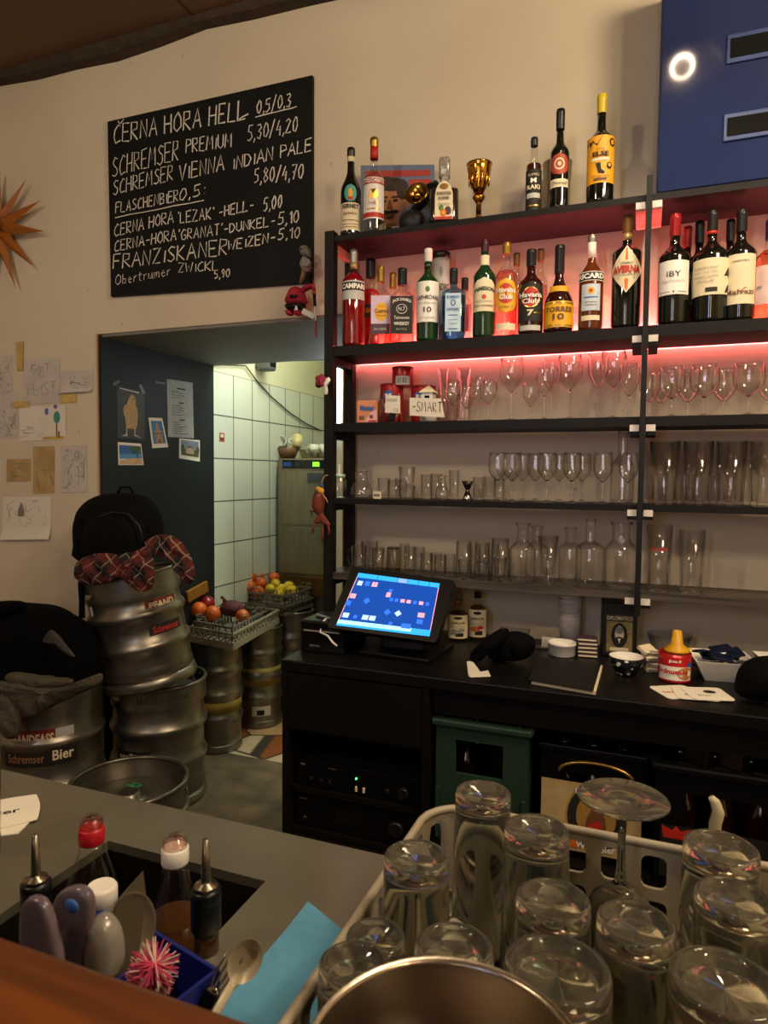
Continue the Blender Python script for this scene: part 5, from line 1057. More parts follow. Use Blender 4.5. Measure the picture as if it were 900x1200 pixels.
for i, (dx, dy, dz, r_) in enumerate(((-.02, 0, .007, .2), (.016, .012, .016, .6), (.004, -.008, .026, -.3))):
    mb = MB(); mb.box((0, 0, .004), (.05, .036, .007), 0, bev=.002); mb.box((0, 0, .0078), (.03, .02, .0006), 1)
    tag(obj('sachet', mb, [M_paper, M_red if i == 2 else M_grey], loc=(X+dx, 1.99+dy, ZC+dz), rot=(0, 0, r_)), f'small white sachet in the plastic tub, {("lowest", "middle", "topmost")[i]} one', 'sachet')
for i in range(2):
    mb = MB(); mb.box((0, 0, .006), (.06, .04, .012), 0, bev=.001); mb.box((0, -.0205, .006), (.05, .001, .005), 1)
    tag(obj('matchbox', mb, [M_paper, M_brown], loc=(col_x(606, CZ+.05, 1.93), 1.93, ZC+.0005+i*.0125), rot=(0, 0, .1+i*.15)), ('lower', 'upper')[i]+' white matchbox of the pair in front of the sachets', 'matchbox')
# black cloth pouches
def inflated(name, label, cat, outl_px, Y, front, m, fold=.004, seed=0, fs=16, group=None, pw=.5, thing_=True, uvk=None, parent=None, back=None, rings=9):
    pts = [at(*p, y=Y) for p in outl_px]; cx = sum(p.x for p in pts)/len(pts); zb = min(p.z for p in pts)
    mb = MB(); mb.inflate([(p.x-cx, p.z-zb) for p in pts], front, back, 0, rings, 84, fold, fs, pw, seed=seed, uvk=uvk)
    o = obj(name, mb, m, parent, (cx, Y, zb) if parent is None else None, weld=True)
    if parent is not None: o.location = Vector((cx, Y, zb))-parent.location
    if label and thing_: tag(o, label, cat, group)
    return o
M_cloth = mat('black cloth', '050506', .9, spec=.1, var=.4, scale=60, bump=.3)
mb = MB(); o = inflated('cloth_pouch', 'folded black cloth pouch lying in front of the sachets', 'pouch', [(574, 790), (571, 772), (583, 764), (602, 760), (618, 764), (627, 772), (624, 786), (612, 793), (590, 794)], 1.80, .045, M_cloth, .012, 3, 28); o.location.z = CZ+.002
o = inflated('cloth_pouch', 'rolled black cloth pouch lying across the folded one', 'pouch', [(551, 787), (553, 776), (566, 764), (582, 752), (594, 750), (596, 758), (588, 768), (572, 780), (562, 788)], 1.76, .028, M_cloth, .010, 8, 30); o.location.z = CZ+.004
for i, q in enumerate((((547, 776), (553, 774), (566, 792), (549, 793)), ((550, 790), (572, 786), (575, 793), (551, 794)))):
    ps = [at(*p, z=CZ+.001+.0016*i) for p in q]; mb = MB(); mb.prism([(p.x, p.y) for p in ps], CZ+.001+.0016*i, CZ+.0022+.0016*i, 0)
    tag(obj('paper_slip', mb, M_paper), ('white paper slip sticking out left under the black pouches', 'white folded slip in front of the black pouches')[i], 'paper')
ps = [at(*p, z=CZ+.012) for p in ((629, 770), (704, 779), (695, 810), (619, 797))]
mf = thing('menu_folder', 'black menu folder with worn pale edges lying on the counter', 'folder')
def poly_in(ps, k): c = sum((Vector(p) for p in ps), Vector())/len(ps); return [((c+(p-c)*k).x, (c+(p-c)*k).y) for p in ps]
mb = MB(); mb.prism(poly_in(ps, 1), CZ+.0005, CZ+.002, 0); mb.prism(poly_in(ps, 1), CZ+.011, CZ+.013, 0); obj('cover', mb, mat('black leatherette', '14110f', .5, var=.3, scale=50), mf)
mb = MB(); mb.prism(poly_in([p+Vector((.006, .004, 0)) for p in ps], .99), CZ+.0022, CZ+.0108, 0); obj('pages', mb, M_cream, mf)
X, R_, h = dims(659, 33, 752, ZC, 1.93); rk = thing('ramekin', 'white fluted ramekin in front of the white paper cups', 'bowl', (X, 1.93, ZC))
mb = MB(); n_ = 48; pr = [(R_*.86, 0), (R_*.90, .002), (R_*.96, h*.8), (R_, h*.82), (R_, h), (R_*.92, h), (R_*.84, .006), (.0004, .006), (.0004, 0)]
mb.ring(pr, n_)
for k, v in enumerate(mb.v):
    j = k // n_
    if j in (1, 2): a = math.atan2(v.y, v.x); q = 1+.025*(1 if (k % 2) else -1); v.x *= q; v.y *= q
obj('ramekin_body', mb, M_white, rk)
X, R_, h = dims(668, 27, 704, ZC, 2.045)
for i in range(7):
    mb = MB(); mb.ring([(R_*.78, 0), (R_, .085), (R_*1.04, .087), (R_*1.0, .089), (R_*.97, .087), (R_*.76, .003), (.0004, .003), (.0004, 0)], 24)
    tag(obj('paper_cup', mb, mat('white cup card', 'd4ccc4', .7), loc=(X, 2.045, ZC+i*.0135)), f'white paper cup, {ORD[i]} from bottom of the stack behind the ramekin', 'cup', 'stacked white paper cups')
mb = MB(); mb.ring([(R_*.8, .09), (R_*.9, h), (R_*.86, h), (R_*.76, .092)], 24); mb.ring([(R_*.5, h*.95), (R_*.86, h*.985), (R_*.82, h)], 24)
X = col_x(688, CZ, 1.94)
for i in range(5):
    mb = MB(); mb.box((0, 0, .0055), (.054, .036, .0108), 0, bev=.0008); mb.box((0, -.0183, .0055), (.050, .0006, .004), 1)
    tag(obj('matchbox', mb, [M_purple, M_cream], loc=(X+rnd.uniform(-.0015, .0015), 1.94, ZC+i*.0111), rot=(0, 0, .12+rnd.uniform(-.05, .05))), f'dark violet matchbox, {ORD[i]} from bottom of the stack', 'matchbox', 'stacked dark violet matchboxes')
X = col_x(640, CZ, 1.99); ac = thing('card_stand', 'clear acrylic card stand left of the ramekin', 'stand', (X, 1.99, ZC))
mb = MB(); mb.box((0, 0, .002), (.06, .04, .003), 0); mb.box((0, .012, .03), (.06, .002, .056), 0, R=Matrix.Rotation(-.2, 4, 'X')); mb.box((0, -.012, .014), (.06, .002, .026), 0); obj('stand_body', mb, G_thin, ac)
mb = MB(); mb.box((.008, -.002, .018), (.04, .012, .028), 0); obj('card_pack', mb, M_paper, ac)
X, R_, h = dims(724, 41, 712, ZC, 1.985); dt = thing('gift_tin', 'tall black rum gift tin with an oval portrait label', 'tin', (X, 2.01, ZC), .1)
mb = MB(); hh = .150; mb.box((0, 0, hh/2), (R_*1.9, .085, hh), 0, bev=.004); obj('tin_body', mb, mat('black lacquered tin', '14150f', .35, var=.2), dt)
label_part(dt, .0427, .012, .118, R_*.72, mat('olive gold print', '4a4428', .5), (('DIPLOMATICO', .95, .1, 0, .92, M_cream, .02),), ((mat('antique gold print', '8a7c4c', .5, var=.3, scale=150), BR(-.95, .02, .95, .82)), (M_ink, EL(0, .46, .62, .33)), (M_cream, EL(0, .50, .34, .22)), (M_ink, EL(0, .30, .4, .13)), (M_cream, [(-.12, .38), (.12, .38), (.0, .24)]), (M_grey, EL(0, .60, .3, .1)), (M_cream, BR(-.7, .05, .7, .14))), flat=True)
X, Y = on(733, 797); bw = thing('patterned_bowl', 'small black and white patterned bowl in front of the rum tin', 'bowl', (X, 1.80, ZC)); R_ = 40*depth_of((X, 1.80, CZ))/F/2
m, nt, b = base('black white ikat glaze'); tc = N(nt, 'ShaderNodeTexCoord'); wv = N(nt, 'ShaderNodeTexVoronoi'); wv.inputs['Scale'].default_value = 55
nt.links.new(tc.outputs['Object'], wv.inputs['Vector']); rp = N(nt, 'ShaderNodeValToRGB'); rp.color_ramp.interpolation = 'CONSTANT'; rp.color_ramp.elements[0].color = lin('d8d4cc'); rp.color_ramp.elements[1].color = lin('14161e'); rp.color_ramp.elements[1].position = .28
nt.links.new(wv.outputs['Distance'], rp.inputs[0]); nt.links.new(rp.outputs[0], b.inputs['Base Color']); b.inputs['Roughness'].default_value = .15
mb = MB(); mb.ring([(.0004, .004), (R_*.5, .004), (R_*.52, 0), (R_*.58, 0), (R_*.60, .006), (R_*.85, .022), (R_, .046), (R_*.97, .0465)], 32, 0); 
mb = MB(); out = [(.0004, 0), (R_*.5, 0), (R_*.56, .004), (R_*.82, .02), (R_, .046)]; inn = [(R_*.97, .0468), (R_*.78, .022), (R_*.5, .007), (.0004, .006)]
mb.ring(out+inn, 32, 0); obj('bowl_outside', mb, m, bw); mb = MB(); mb.lathe([(r*.995, z+.0006) for r, z in inn[::-1]], 32); 
mb = MB(); vs_i = [(r*.992, z+.0008) for r, z in inn][::-1]; mb.grid(lambda a, t: (lambda k: ((vs_i[min(int(t*3), 2)][0]*(1-(t*3-min(int(t*3), 2)))+vs_i[min(int(t*3), 2)+1][0]*(t*3-min(int(t*3), 2)))*math.cos(2*PI*a), (vs_i[min(int(t*3), 2)][0]*(1-(t*3-min(int(t*3), 2)))+vs_i[min(int(t*3), 2)+1][0]*(t*3-min(int(t*3), 2)))*math.sin(2*PI*a), vs_i[min(int(t*3), 2)][1]*(1-(t*3-min(int(t*3), 2)))+vs_i[min(int(t*3), 2)+1][1]*(t*3-min(int(t*3), 2))))(0), 32, 6); obj('white_inside', mb, M_white, bw)
for i, (px, py, z_, r_, tilt) in enumerate(((766, 793, .0, .3, 0), (769, 789, .012, -.2, 0), (763, 786, .024, .5, .25), (768, 781, .036, .1, -.3), (757, 780, .042, .9, .5))):
    p = at(px, 796, z=CZ); mb = MB(); mb.box((0, 0, .005), (.045, .030, .010), 0, bev=.0012); mb.box((0, -.0153, .005), (.036, .0006, .005), 1)
    tag(obj('matchbox', mb, [M_cream, M_grey], loc=(col_x(px, CZ, 1.86), 1.86, ZC+z_+(.008 if tilt else 0)), rot=(tilt, 0, r_)), f'pale matchbox, {ORD[i]} from bottom of the loose heap by the nut tin', 'matchbox', 'heap of pale matchboxes')
X, R_, h = dims(785, 50, 740, ZC, 1.98); gb = thing('glass_bowl', 'cut glass bowl behind the red nut tin', 'bowl', (X, 2.0, ZC))
h = .07; pr = [(R_*.45, 0), (R_*.5, .003), (R_*.85, h*.5), (R_, h), (R_*.96, h), (R_*.8, h*.5), (R_*.45, .007), (.0004, .007), (.0004, 0)]; mb = MB(); mb.ring(pr, 40)
for k, v in enumerate(mb.v):
    if (k % 2) and (k // 40) in (2, 3): v.x *= .96; v.y *= .96
obj('bowl_body', mb, G_thin, gb)
X, Y = on(791, 803); R_ = 36*depth_of((X, 1.80, CZ))/F/2; nt_ = thing('nut_tin', 'red peanut tin holding a yellow funnel on the counter', 'tin', (X, 1.80, ZC), face(X, 1.8)); h = .07
mb = MB(); mb.ring([(.0004, 0), (R_*.98, 0), (R_, .002), (R_, h), (R_*.97, h), (R_*.97, .004), (.0004, .004)], 32); obj('tin_body', mb, mat('red tin', 'a81c22', .3, .2), nt_)
label_part(nt_, R_, .004, h-.006, 1.25, mat('bright red label', 'c01c22', .35), (('Erdnuesse', .75, .2, -.1, .42, M_red, .04), ('ja!', .3, .14, 0, .84, M_white, .03)), ((M_white, BR(-.85, .06, .9, .62)), (mat('peanut print', 'b8803c'), EL(.55, .35, .42, .26)), (M_blue, EL(.8, .7, .18, .1))))
fu = thing('funnel', 'yellow plastic funnel standing upside down on the nut tin', 'funnel', (X+.004, 1.80, ZC+h+.0005))
mb = MB(); mb.ring([(R_*.8, 0), (R_*.78, .006), (.014, .020), (.010, .052), (.0085, .052), (.012, .018), (R_*.72, .002)], 24); obj('cone', mb, mat('yellow plastic', 'd8a012', .4), fu)
mb = MB(); mb.tube([(R_*.5, 0, .004), (R_*.85, 0, .012), (R_*.95, 0, .006)], .002, 0, 6); obj('tab', mb, mat('yellow plastic', 'd8a012'), fu)
for i, (px, py, r_, q) in enumerate(((793, 813, .5, 0), (815, 815, .15, 1), (829, 815, .3, 2))):
    p = at(px, py, z=CZ+.002*i); mb = MB(); sd = .092; pl_ = []
    for cx2, cy2, a0 in ((1, 1, 0), (-1, 1, 90), (-1, -1, 180), (1, -1, 270)):
        for k in range(5): a = math.radians(a0+90*k/4); pl_.append((cx2*(sd/2-.012)+.012*math.cos(a), cy2*(sd/2-.012)+.012*math.sin(a)))
    mb.prism(pl_, 0, .0016, 0)
    if q == 0: put_text(mb, 'Schremser', .07, .014, lambda u, v: (u, v, .0018), 1, .02)
    else: mb.add([(a, b_, .0018) for a, b_ in EL(.01, .012, .014, .012)], [tuple(range(14))], 2); put_text(mb, 'Bier', .03, .01, lambda u, v: (u-.01, v-.014, .0018), 2)
    tag(obj('beer_mat', mb, [M_paper, M_red, M_ink], loc=(p.x, p.y+.01, CZ+.0006+.0018*i), rot=(0, 0, r_)), ('beer mat with red lettering, leftmost of the fan on the counter', 'beer mat in the middle of the fan on the counter', 'beer mat topmost and furthest right in the fan')[i], 'beer mat', 'fan of beer mats on the counter')
def square_bowl(label, X, Y, R_, h):
    t = thing('square_bowl', label, 'bowl', (X, Y, ZC), .12); k = Matrix.Rotation(PI/4, 4, 'Z'); mb = MB(); R2 = R_*1.414
    mb.ring([(.0004, 0), (R2*.62, 0), (R2, h), (R2*.95, h), (R2*.6, .004), (.0004, .004)], 4, 0, k, smooth=False); obj('bowl_body', mb, M_white, t); return t
X = col_x(845, CZ+.03, 1.86); R_ = 66*depth_of((X, 1.86, CZ))/F/2
square_bowl('white square bowl full of navy sachets', X, 1.87, R_, .052)
for i in range(9):
    mb = MB(); mb.box((0, 0, 0), (.05, .034, .006), 0, bev=.0015); a = rnd.uniform(0, 3)
    tag(obj('sachet', mb, mat('navy sachet foil', '141c34', .35, .2, var=.3), loc=(X+(-.042, .0, .04, -.03, .03, 0, -.04, .03, 0.0)[i], 1.87+(-.02, .02, -.01, .02, .025, -.025, 0, .0, .01)[i], ZC+.034+.0055*i*.8), rot=(rnd.uniform(-.3, .3), rnd.uniform(-.3, .3), a)), f'navy foil sachet, {ORD[i]} from bottom of the square bowl\'s heap', 'sachet', 'navy sachets in the square bowl')
X2 = col_x(915, CZ+.03, 1.9); square_bowl('white square bowl cut off by the photo\'s right edge', X2, 1.92, .05, .052)
for i in range(3):
    mb = MB(); mb.box((0, 0, 0), (.045, .032, .006), 0, bev=.0015)
    tag(obj('sachet', mb, mat('dark brown sachet foil', '241610', .35, .2, var=.3), loc=(X2-.012+.01*i, 1.92, ZC+.038+.007*i), rot=(.2*i-.2, .2, .7*i)), f'dark brown sachet, {ORD[i]} from bottom in the bowl at the right edge', 'sachet', 'brown sachets in the right bowl')
o = inflated('cloth_bundle', 'black cloth bundle on the counter at the right edge', 'cloth', [(862, 838), (862, 818), (872, 803), (895, 796), (925, 800), (940, 830), (925, 845), (890, 846)], 1.70, .06, M_cloth, .008, 5); o.location.z = CZ+.003

# ---- beer crates under the counter
def crate(name, label, X0, X1, Y0, Y1, z0, z1, m, bt=.012, handle=(.3, .7, .45, .72), front=True):
    t = thing(name, label, 'crate', ((X0+X1)/2, Y0, z0+.0006)); w = X1-X0; d = Y1-Y0; h = z1-z0; hx = w/2
    mb = MB(); h0, h1, v0, v1 = handle
    for y in (bt/2, d-bt/2):   # front and back walls with a grip opening
        mb.box((0, y, h*v0/2), (w, bt, h*v0), 0); mb.box((0, y, h*(v1+1)/2), (w, bt, h*(1-v1)), 0)
        mb.box((-hx+w*h0/2, y, h*(v0+v1)/2), (w*h0, bt, h*(v1-v0)), 0); mb.box((hx-w*(1-h1)/2, y, h*(v0+v1)/2), (w*(1-h1), bt, h*(v1-v0)), 0)
    for x in (-hx+bt/2, hx-bt/2): mb.box((x, d/2, h/2), (bt, d-2*bt, h), 0)
    for i in range(4): x = -hx+.007+i*(w-.014)/3; mb.box((x, -.0035, h*.22), (.010, .008, h*.42), 0)
    mb.box((0, d/2, .006), (w-2*bt, d-2*bt, .012), 0); obj('crate_body', mb, m, t)
    mb = MB(); e = .010
    for y in (-.002, d+.002): mb.box((0, y, h-.008), (w+2*e, bt+.008, .016), 0, bev=.004)
    for x in (-hx-.002, hx+.002): mb.box((x, d/2, h-.008), (bt+.008, d, .016), 0, bev=.004)
    obj('rim', mb, m, t)
    return t, w, d, h
def beer_bottle(label, X, Y, z0, hh=.245, group=None, capm=None):
    t = thing('beer_bottle', label, 'bottle', (X, Y, z0+.0005), 0, group); mb = MB(); mb.lathe(vprof(.030, hh, .55, .8, .0125, .97), 20); obj('glass_body', mb, D_brown, t)
    mb = MB(); mb.lathe([(.0155, hh*.955), (.0145, hh*.99), (.011, hh)], 16); obj('crown_cap', mb, capm or mat('dull cap', '6a6660', .3, .8), t); return t
M_gcr = mat('green crate plastic', '1d3527', .5, var=.1); M_bcr = mat('black crate plastic', '08080a', .45, spec=.2, var=.2)
crate('beer_crate', 'dark green plastic beer crate under the counter', -.472, -.242, 1.612, 2.02, .381, .690, M_gcr, handle=(.22, .74, .56, .84))
for i in range(4): beer_bottle(f'brown beer bottle, {ORD[i]} in the green crate', -.42+.12*(i % 2), 1.72+.13*(i//2), .394, .25, 'bottles in the green crate')
t, w, d, h = crate('beer_crate', 'black beer crate with a cream printed front and gold arch', -.214, .020, 1.65, 2.04, .381, .655, M_bcr, handle=(.25, .75, .55, .76))
zt_, zb_ = at(690, 918, y=1.645).z-.3816, .02
lp = label_part(t, .0098, .02, zt_, w*.49, mat('cream printed front', 'b8a070', .6, var=.1), (('Franziskaner', .42, .085, .12, .885, M_white, .02, .045), ('Weissbier', .40, .10, .12, .13, M_white, .03, -.03)),
   ((mat('gold ring', 'a8843c', .4), EL(.12, .52, .62, .50, 24)), (M_ink, EL(.12, .52, .58, .465, 24)), (mat('amber print', 'a07a3c', .5), EL(.12, .54, .4, .33, 20)), (M_brown, [(-.1, .34), (.34, .34), (.3, .55), (.2, .66), (.04, .66), (-.06, .52)]), (M_skin, EL(.12, .71, .09, .08)), (M_red, [(-.05, .42), (.2, .5), (.25, .4), (0, .34)]), (M_orange, [(-.5, .06), (-.3, .3), (-.2, .06)])), flat=True, name='printed_front', lab='cream printed front with a round monk emblem')
mb = MB(); hh_ = at(690, 893, y=1.645).z-.3816; mb.tube([(w*.36*math.cos(PI*k/14)+.01, -.0085, hh_-.030+.030*math.sin(PI*k/14)) for k in range(15)], .004, 0, 6); obj('gold_arch', mb, M_gold, t)
for i in range(6): beer_bottle(f'brown beer bottle, {ORD[i]} in the cream-fronted black crate', -.168+.071*(i % 3), 1.73+.15*(i//3), .394, .245, 'bottles in the cream-fronted crate')
t, w, d, h = crate('beer_crate', 'black beer crate at the right with a red crown emblem', .045, .33, 1.60, 1.98, .381, .665, M_bcr, handle=(.22, .78, .5, .78))
label_part(t, .0095, .03, .15, w*.46, mat('black crate print', '16161a', .5), (('G', .16, .3, -.7, .4, M_cream, .04),), ((M_red, [(-.95, .75), (-.98, .98), (-.85, .86), (-.75, 1.0), (-.65, .86), (-.52, .98), (-.55, .75)]),), flat=True, name='crown_print')
for i in range(6): beer_bottle(f'brown beer bottle, {ORD[i]} in the crown-emblem black crate', .105+.08*(i % 3), 1.68+.15*(i//3), .394, .25, 'bottles in the crown-emblem crate')
# ================================================================== kegs, clothes, passage and kitchen
M_keg = mat('scuffed keg steel', '8a857a', .36, .92, var=.28, scale=7, bump=.05, stretch=(1, 1, 3)); M_kegd = mat('dull keg steel', '6c675c', .42, .9, var=.3, scale=9)
def keg(label, X, Y, r, h, z=0, rot=None, group='steel beer kegs', labels=(), band=None, slim=False, name='beer_keg', recess=.055):
    t = thing(name, label, 'keg', (X, Y, z+.0005), 0, group, rot); b = .93*r
    pr = [(r*.90, .035), (r*.95, .05)] if not slim else [(r*.88, .02), (r*.95, .04)]
    hoops = (.36, .64) if not slim else (.30, .52, .74)
    pr.append((b, .075)); zs = []
    for hz in hoops:
        c = h*hz; pr += [(b, c-.024), (r*.985, c-.012), (r, c-.004), (r, c+.004), (r*.985, c+.012), (b, c+.024)]
    pr += [(b, h-.10), (r*.955, h-.075), (r*.93, h-recess), (r*.4, h-recess+.012), (.035, h-recess+.014), (.034, h-recess+.03), (.026, h-recess+.032), (.002, h-recess+.026)]
    mb = MB(); mb.lathe(pr, 44); obj('keg_body', mb, M_keg, t)
    mb = MB(); mb.ring([(r*.90, .045), (r*.97, .03), (r*.985, .010), (r*.97, 0), (r*.94, 0), (r*.93, .012), (r*.88, .04)], 44); obj('bottom_collar', mb, M_keg, t)
    # top collar: a wall with two oval grip holes and a rolled rim
    mb = MB(); n, nz = 72, 8; z0, z1 = h-.085, h-.008; ro, ri = r*.975, r*.952
    def inhole(i, j):
        a = (i+.5)/n*2*PI; zz = (j+.5)/nz
        for ha in (math.radians(200), math.radians(20)):
            d = (a-ha+PI) % (2*PI)-PI
            if (d/.32)**2+((zz-.52)/.32)**2 < 1: return True
        return False
    for rr, fl in ((ro, 0), (ri, 1)):
        vs = [(rr*math.cos(2*PI*i/n), rr*math.sin(2*PI*i/n), z0+(z1-z0)*j/nz) for j in range(nz+1) for i in range(n)]
        fs = [(j*n+i, j*n+(i+1) % n, (j+1)*n+(i+1) % n, (j+1)*n+i) for j in range(nz) for i in range(n) if not inhole(i, j)]
        mb.add(vs, [tuple(reversed(f)) for f in fs] if fl else fs, 0, True)
    for q in range(1):
        for i in range(n):
            for j in range(nz):
                if inhole(i, j):
                    for di, dj, e in ((-1, 0, (0, 0, 0, 1)), (1, 0, (1, 0, 1, 1)), (0, -1, (0, 0, 1, 0)), (0, 1, (0, 1, 1, 1))):
                        if not inhole((i+di) % n, j+dj):
                            P = lambda rr, a, b_: (rr*math.cos(2*PI*(i+a)/n), rr*math.sin(2*PI*(i+a)/n), z0+(z1-z0)*(j+b_)/nz)
                            mb.add([P(ro, e[0], e[1]), P(ro, e[2], e[3]), P(ri, e[2], e[3]), P(ri, e[0], e[1])], [(0, 1, 2, 3)])
    mb.ring([(ro+.004, h-.012), (ro+.005, h-.004), (ro+.001, h), (ri-.002, h), (ri-.006, h-.004), (ri-.004, h-.012)], 60)
    obj('top_collar', mb, M_keg, t)
    if band:
        mb = MB(); mb.ring([(b+.0012, h*band[0]), (b+.0012, h*band[1]), (b-.001, h*band[1]), (b-.001, h*band[0])], 44); o = obj('colour_band', mb, mat('worn yellow band', '94802a', .55, .2, var=.25, scale=14), t); o['label'] = 'worn yellow painted band'
    for L in labels: label_part(t, b, L['z0'], L['z1'], L['half'], L['m'], L.get('texts', ()), L.get('patches', ()), name='sticker', th0=L.get('th0', 0))
    return t
def kegpos(px, c):
    u = (px-450)/F; return c*(u*math.cos(yaw)-math.sin(yaw)), c*(u*math.sin(yaw)+math.cos(yaw))
M_rst = mat('worn red sticker', '7c241c', .6, var=.3, scale=40); M_bst = mat('black sticker', '1a1614', .55)
# left keg under the jackets
kx, ky = -2.01, 1.83; fz = face(kx, ky)
zc = lambda py: at(50, py, y=1.66).z
keg('keg under the black jacket with red and black stickers', kx, ky, .19, .57, rot=(0, 0, fz), labels=(
   dict(z0=zc(884), z1=zc(862), half=.66, th0=-.22, m=M_rst, texts=(('PFANDFASS', .62, .62, -.18, .5, M_cream, .03),), patches=((M_lgrey, BR(.48, .02, 1, 1)),)),
   dict(z0=zc(906), z1=zc(885), half=.70, th0=-.2, m=M_bst, texts=(('Schremser', .5, .5, -.36, .5, mat('copper lettering', 'a87a5a', .5), .0), ('Bier', .28, .6, .62, .58, M_cream, .02)))))
kx, ky = -1.80, 2.175; fz = face(kx, ky); r2 = .188; h2 = .487
keg('lower keg of the leaning stack with embossed collar', kx, ky, r2, h2, rot=(0, 0, fz), labels=(dict(z0=at(140, 893, y=1.99).z, z1=at(140, 880, y=1.99).z, half=.42, th0=-.62, m=M_bst, texts=(('serBier', .8, .62, 0, .5, M_cream, .02),)),))
lk = [o for o in bpy.data.objects if o.get('label', '').startswith('lower keg')][0]
mb = MB(); put_text(mb, 'BRAUEREI SCHREMS', 2.0, .022, lambda u, v: (r2*.978*math.sin(u*.55+.1), -r2*.978*math.cos(u*.55+.1), h2-.045+v), 0, .02); obj('embossed_lettering', mb, mat('embossed steel shade', '5c564a', .5, .8), lk)
P0, P1 = at(177, 800, y=2.08), at(152, 676, y=2.045); ax = (P1-P0).normalized(); P0 = P0+ax*.0+Vector((0, 0, .012))
q_ = Vector((0, 0, 1)).rotation_difference(ax) @ Matrix.Rotation(face(P0.x, P0.y), 3, 'Z').to_quaternion()
uk = keg('upper keg tilted on the leaning stack, under the backpack', P0.x, P0.y, .180, .43, P0.z, q_.to_euler(), labels=(
   dict(z0=.282, z1=.325, half=.40, th0=.62, m=M_rst, texts=(('PFAND', .8, .6, 0, .5, M_cream, .04),)), dict(z0=.195, z1=.232, half=.42, th0=.62, m=M_bst, texts=(('Schremser', .8, .66, 0, .5, M_red, .03),)), dict(z0=.30, z1=.335, half=.06, th0=-1.1, m=M_paper)))
kx, ky = kegpos(147, 2.16); kz = .30
fk = keg('short open-collared keg standing behind the steel counter', kx, ky, .190, kz, rot=(0, 0, math.radians(12)), recess=.075)
mb = MB(); mb.tube([(.02*math.cos(a*.9)-.03+.01*math.sin(3*a), .015*math.sin(a*1.3)+.05, kz-.055+.002*math.sin(5*a)) for a in [k*.4 for k in range(22)]], .0028, 0, 6); tag(obj('green_cord', mb, mat('green cord', '2f8a50', .6), loc=(kx, ky, .006)), 'bit of green cord lying in the short keg\'s collar', 'cord')
# slim kegs in the passage
A, B, C_ = (-1.872, 2.68), (-1.858, 3.03), (-1.800, 3.275)
keg('slim keg with yellow band nearest in the passage', A[0], A[1], .118, .517, band=(.36, .46), slim=True, group='slim kegs in the passage')
keg('slim keg with yellow band and white sticker, second in the passage', B[0], B[1], .122, .517, rot=(0, 0, face(*B)), band=(.42, .60), slim=True, group='slim kegs in the passage', labels=(dict(z0=.05, z1=.115, half=.42, th0=.1, m=M_paper, patches=((M_ink, BR(-.5, .3, .3, .7)),)),))
keg('slim keg half hidden behind the cabinet, farthest in passage', C_[0], C_[1], .122, .557, slim=True, group='slim kegs in the passage')

# ---- clothes and bag
M_bag = mat('black backpack fabric', '060607', .85, spec=.12, var=.3, scale=40, bump=.2)
bpY = 1.965
bp = thing('backpack', 'black backpack sitting on the upper tilted keg', 'backpack', at(145, 658, y=bpY))
def bpart(nm, ol, Y, fr, m=M_bag, fold=.006, sd=1, back=None, fs=12): return inflated(nm, None, None, ol, Y, fr, m, fold, sd, fs, parent=bp, thing_=False, back=back, pw=.36)
bpart('main_compartment', [(100, 652), (96, 628), (98, 604), (109, 587), (126, 579), (150, 578), (166, 583), (178, 597), (184, 618), (183, 640), (168, 654), (122, 657)], bpY, .11, fold=.007, sd=2)
bpart('front_pocket', [(104, 655), (102, 628), (112, 606), (132, 597), (153, 600), (167, 615), (172, 640), (166, 656), (136, 661)], bpY-.085, .065, fold=.005, sd=4, back=.03)
mb = MB(); q = [at(*p, y=bpY-.13) for p in ((108, 622), (116, 606), (132, 600), (150, 602), (163, 616), (168, 632))]; c = bp.location; mb.tube([p-c for p in q], .0028, 0, 6); obj('zip', mb, mat('black zip', '26262a', .4, .3), bp)
mb = MB(); q = [at(*p, y=bpY-.04) for p in ((93, 604), (88, 612), (91, 622), (90, 636), (88, 650), (95, 657))]; mb.tube([p-c for p in q], [.006, .007, .012, .011, .013, .008], 0, 8); obj('side_strap', mb, M_bag, bp)
mb = MB(); q = [at(*p, y=bpY-.02) for p in ((138, 578), (142, 571), (152, 571), (156, 578))]; mb.tube([p-c for p in q], .005, 0, 8); obj('grab_handle', mb, M_bag, bp)
mb = MB(); q = [at(*p, y=1.88) for p in ((98, 668), (95, 684), (96, 706), (96, 724))]; mb.tube([p-c for p in q], [.008, .011, .010, .011], 0, 8); obj('hanging_strap', mb, M_bag, bp)
m, nt, b = base('red black plaid'); M_plaid = m
uvn = N(nt, 'ShaderNodeUVMap'); sp = N(nt, 'ShaderNodeSeparateXYZ'); 
rotm = N(nt, 'ShaderNodeMapping'); rotm.inputs['Rotation'].default_value = (0, 0, .75); nt.links.new(uvn.outputs[0], rotm.inputs[0]); nt.links.new(rotm.outputs[0], sp.inputs[0])
def mth(op, a, bv=None):
    n = N(nt, 'ShaderNodeMath', operation=op)
    if hasattr(a, 'links'): nt.links.new(a, n.inputs[0])
    else: n.inputs[0].default_value = a
    if bv is not None:
        if hasattr(bv, 'links'): nt.links.new(bv, n.inputs[1])
        else: n.inputs[1].default_value = bv
    return n.outputs[0]
lines, darks = [], []
for axn in (0, 1):
    f = mth('FRACT', sp.outputs[axn]); darks.append(mth('GREATER_THAN', f, .5)); lines.append(mth('LESS_THAN', mth('ABSOLUTE', mth('SUBTRACT', f, .22)), .02)); lines.append(mth('LESS_THAN', mth('ABSOLUTE', mth('SUBTRACT', f, .76)), .02))
dk = mth('MULTIPLY', mth('ADD', darks[0], darks[1]), .5); ln = mth('MINIMUM', mth('ADD', mth('ADD', lines[0], lines[1]), mth('ADD', lines[2], lines[3])), .8)
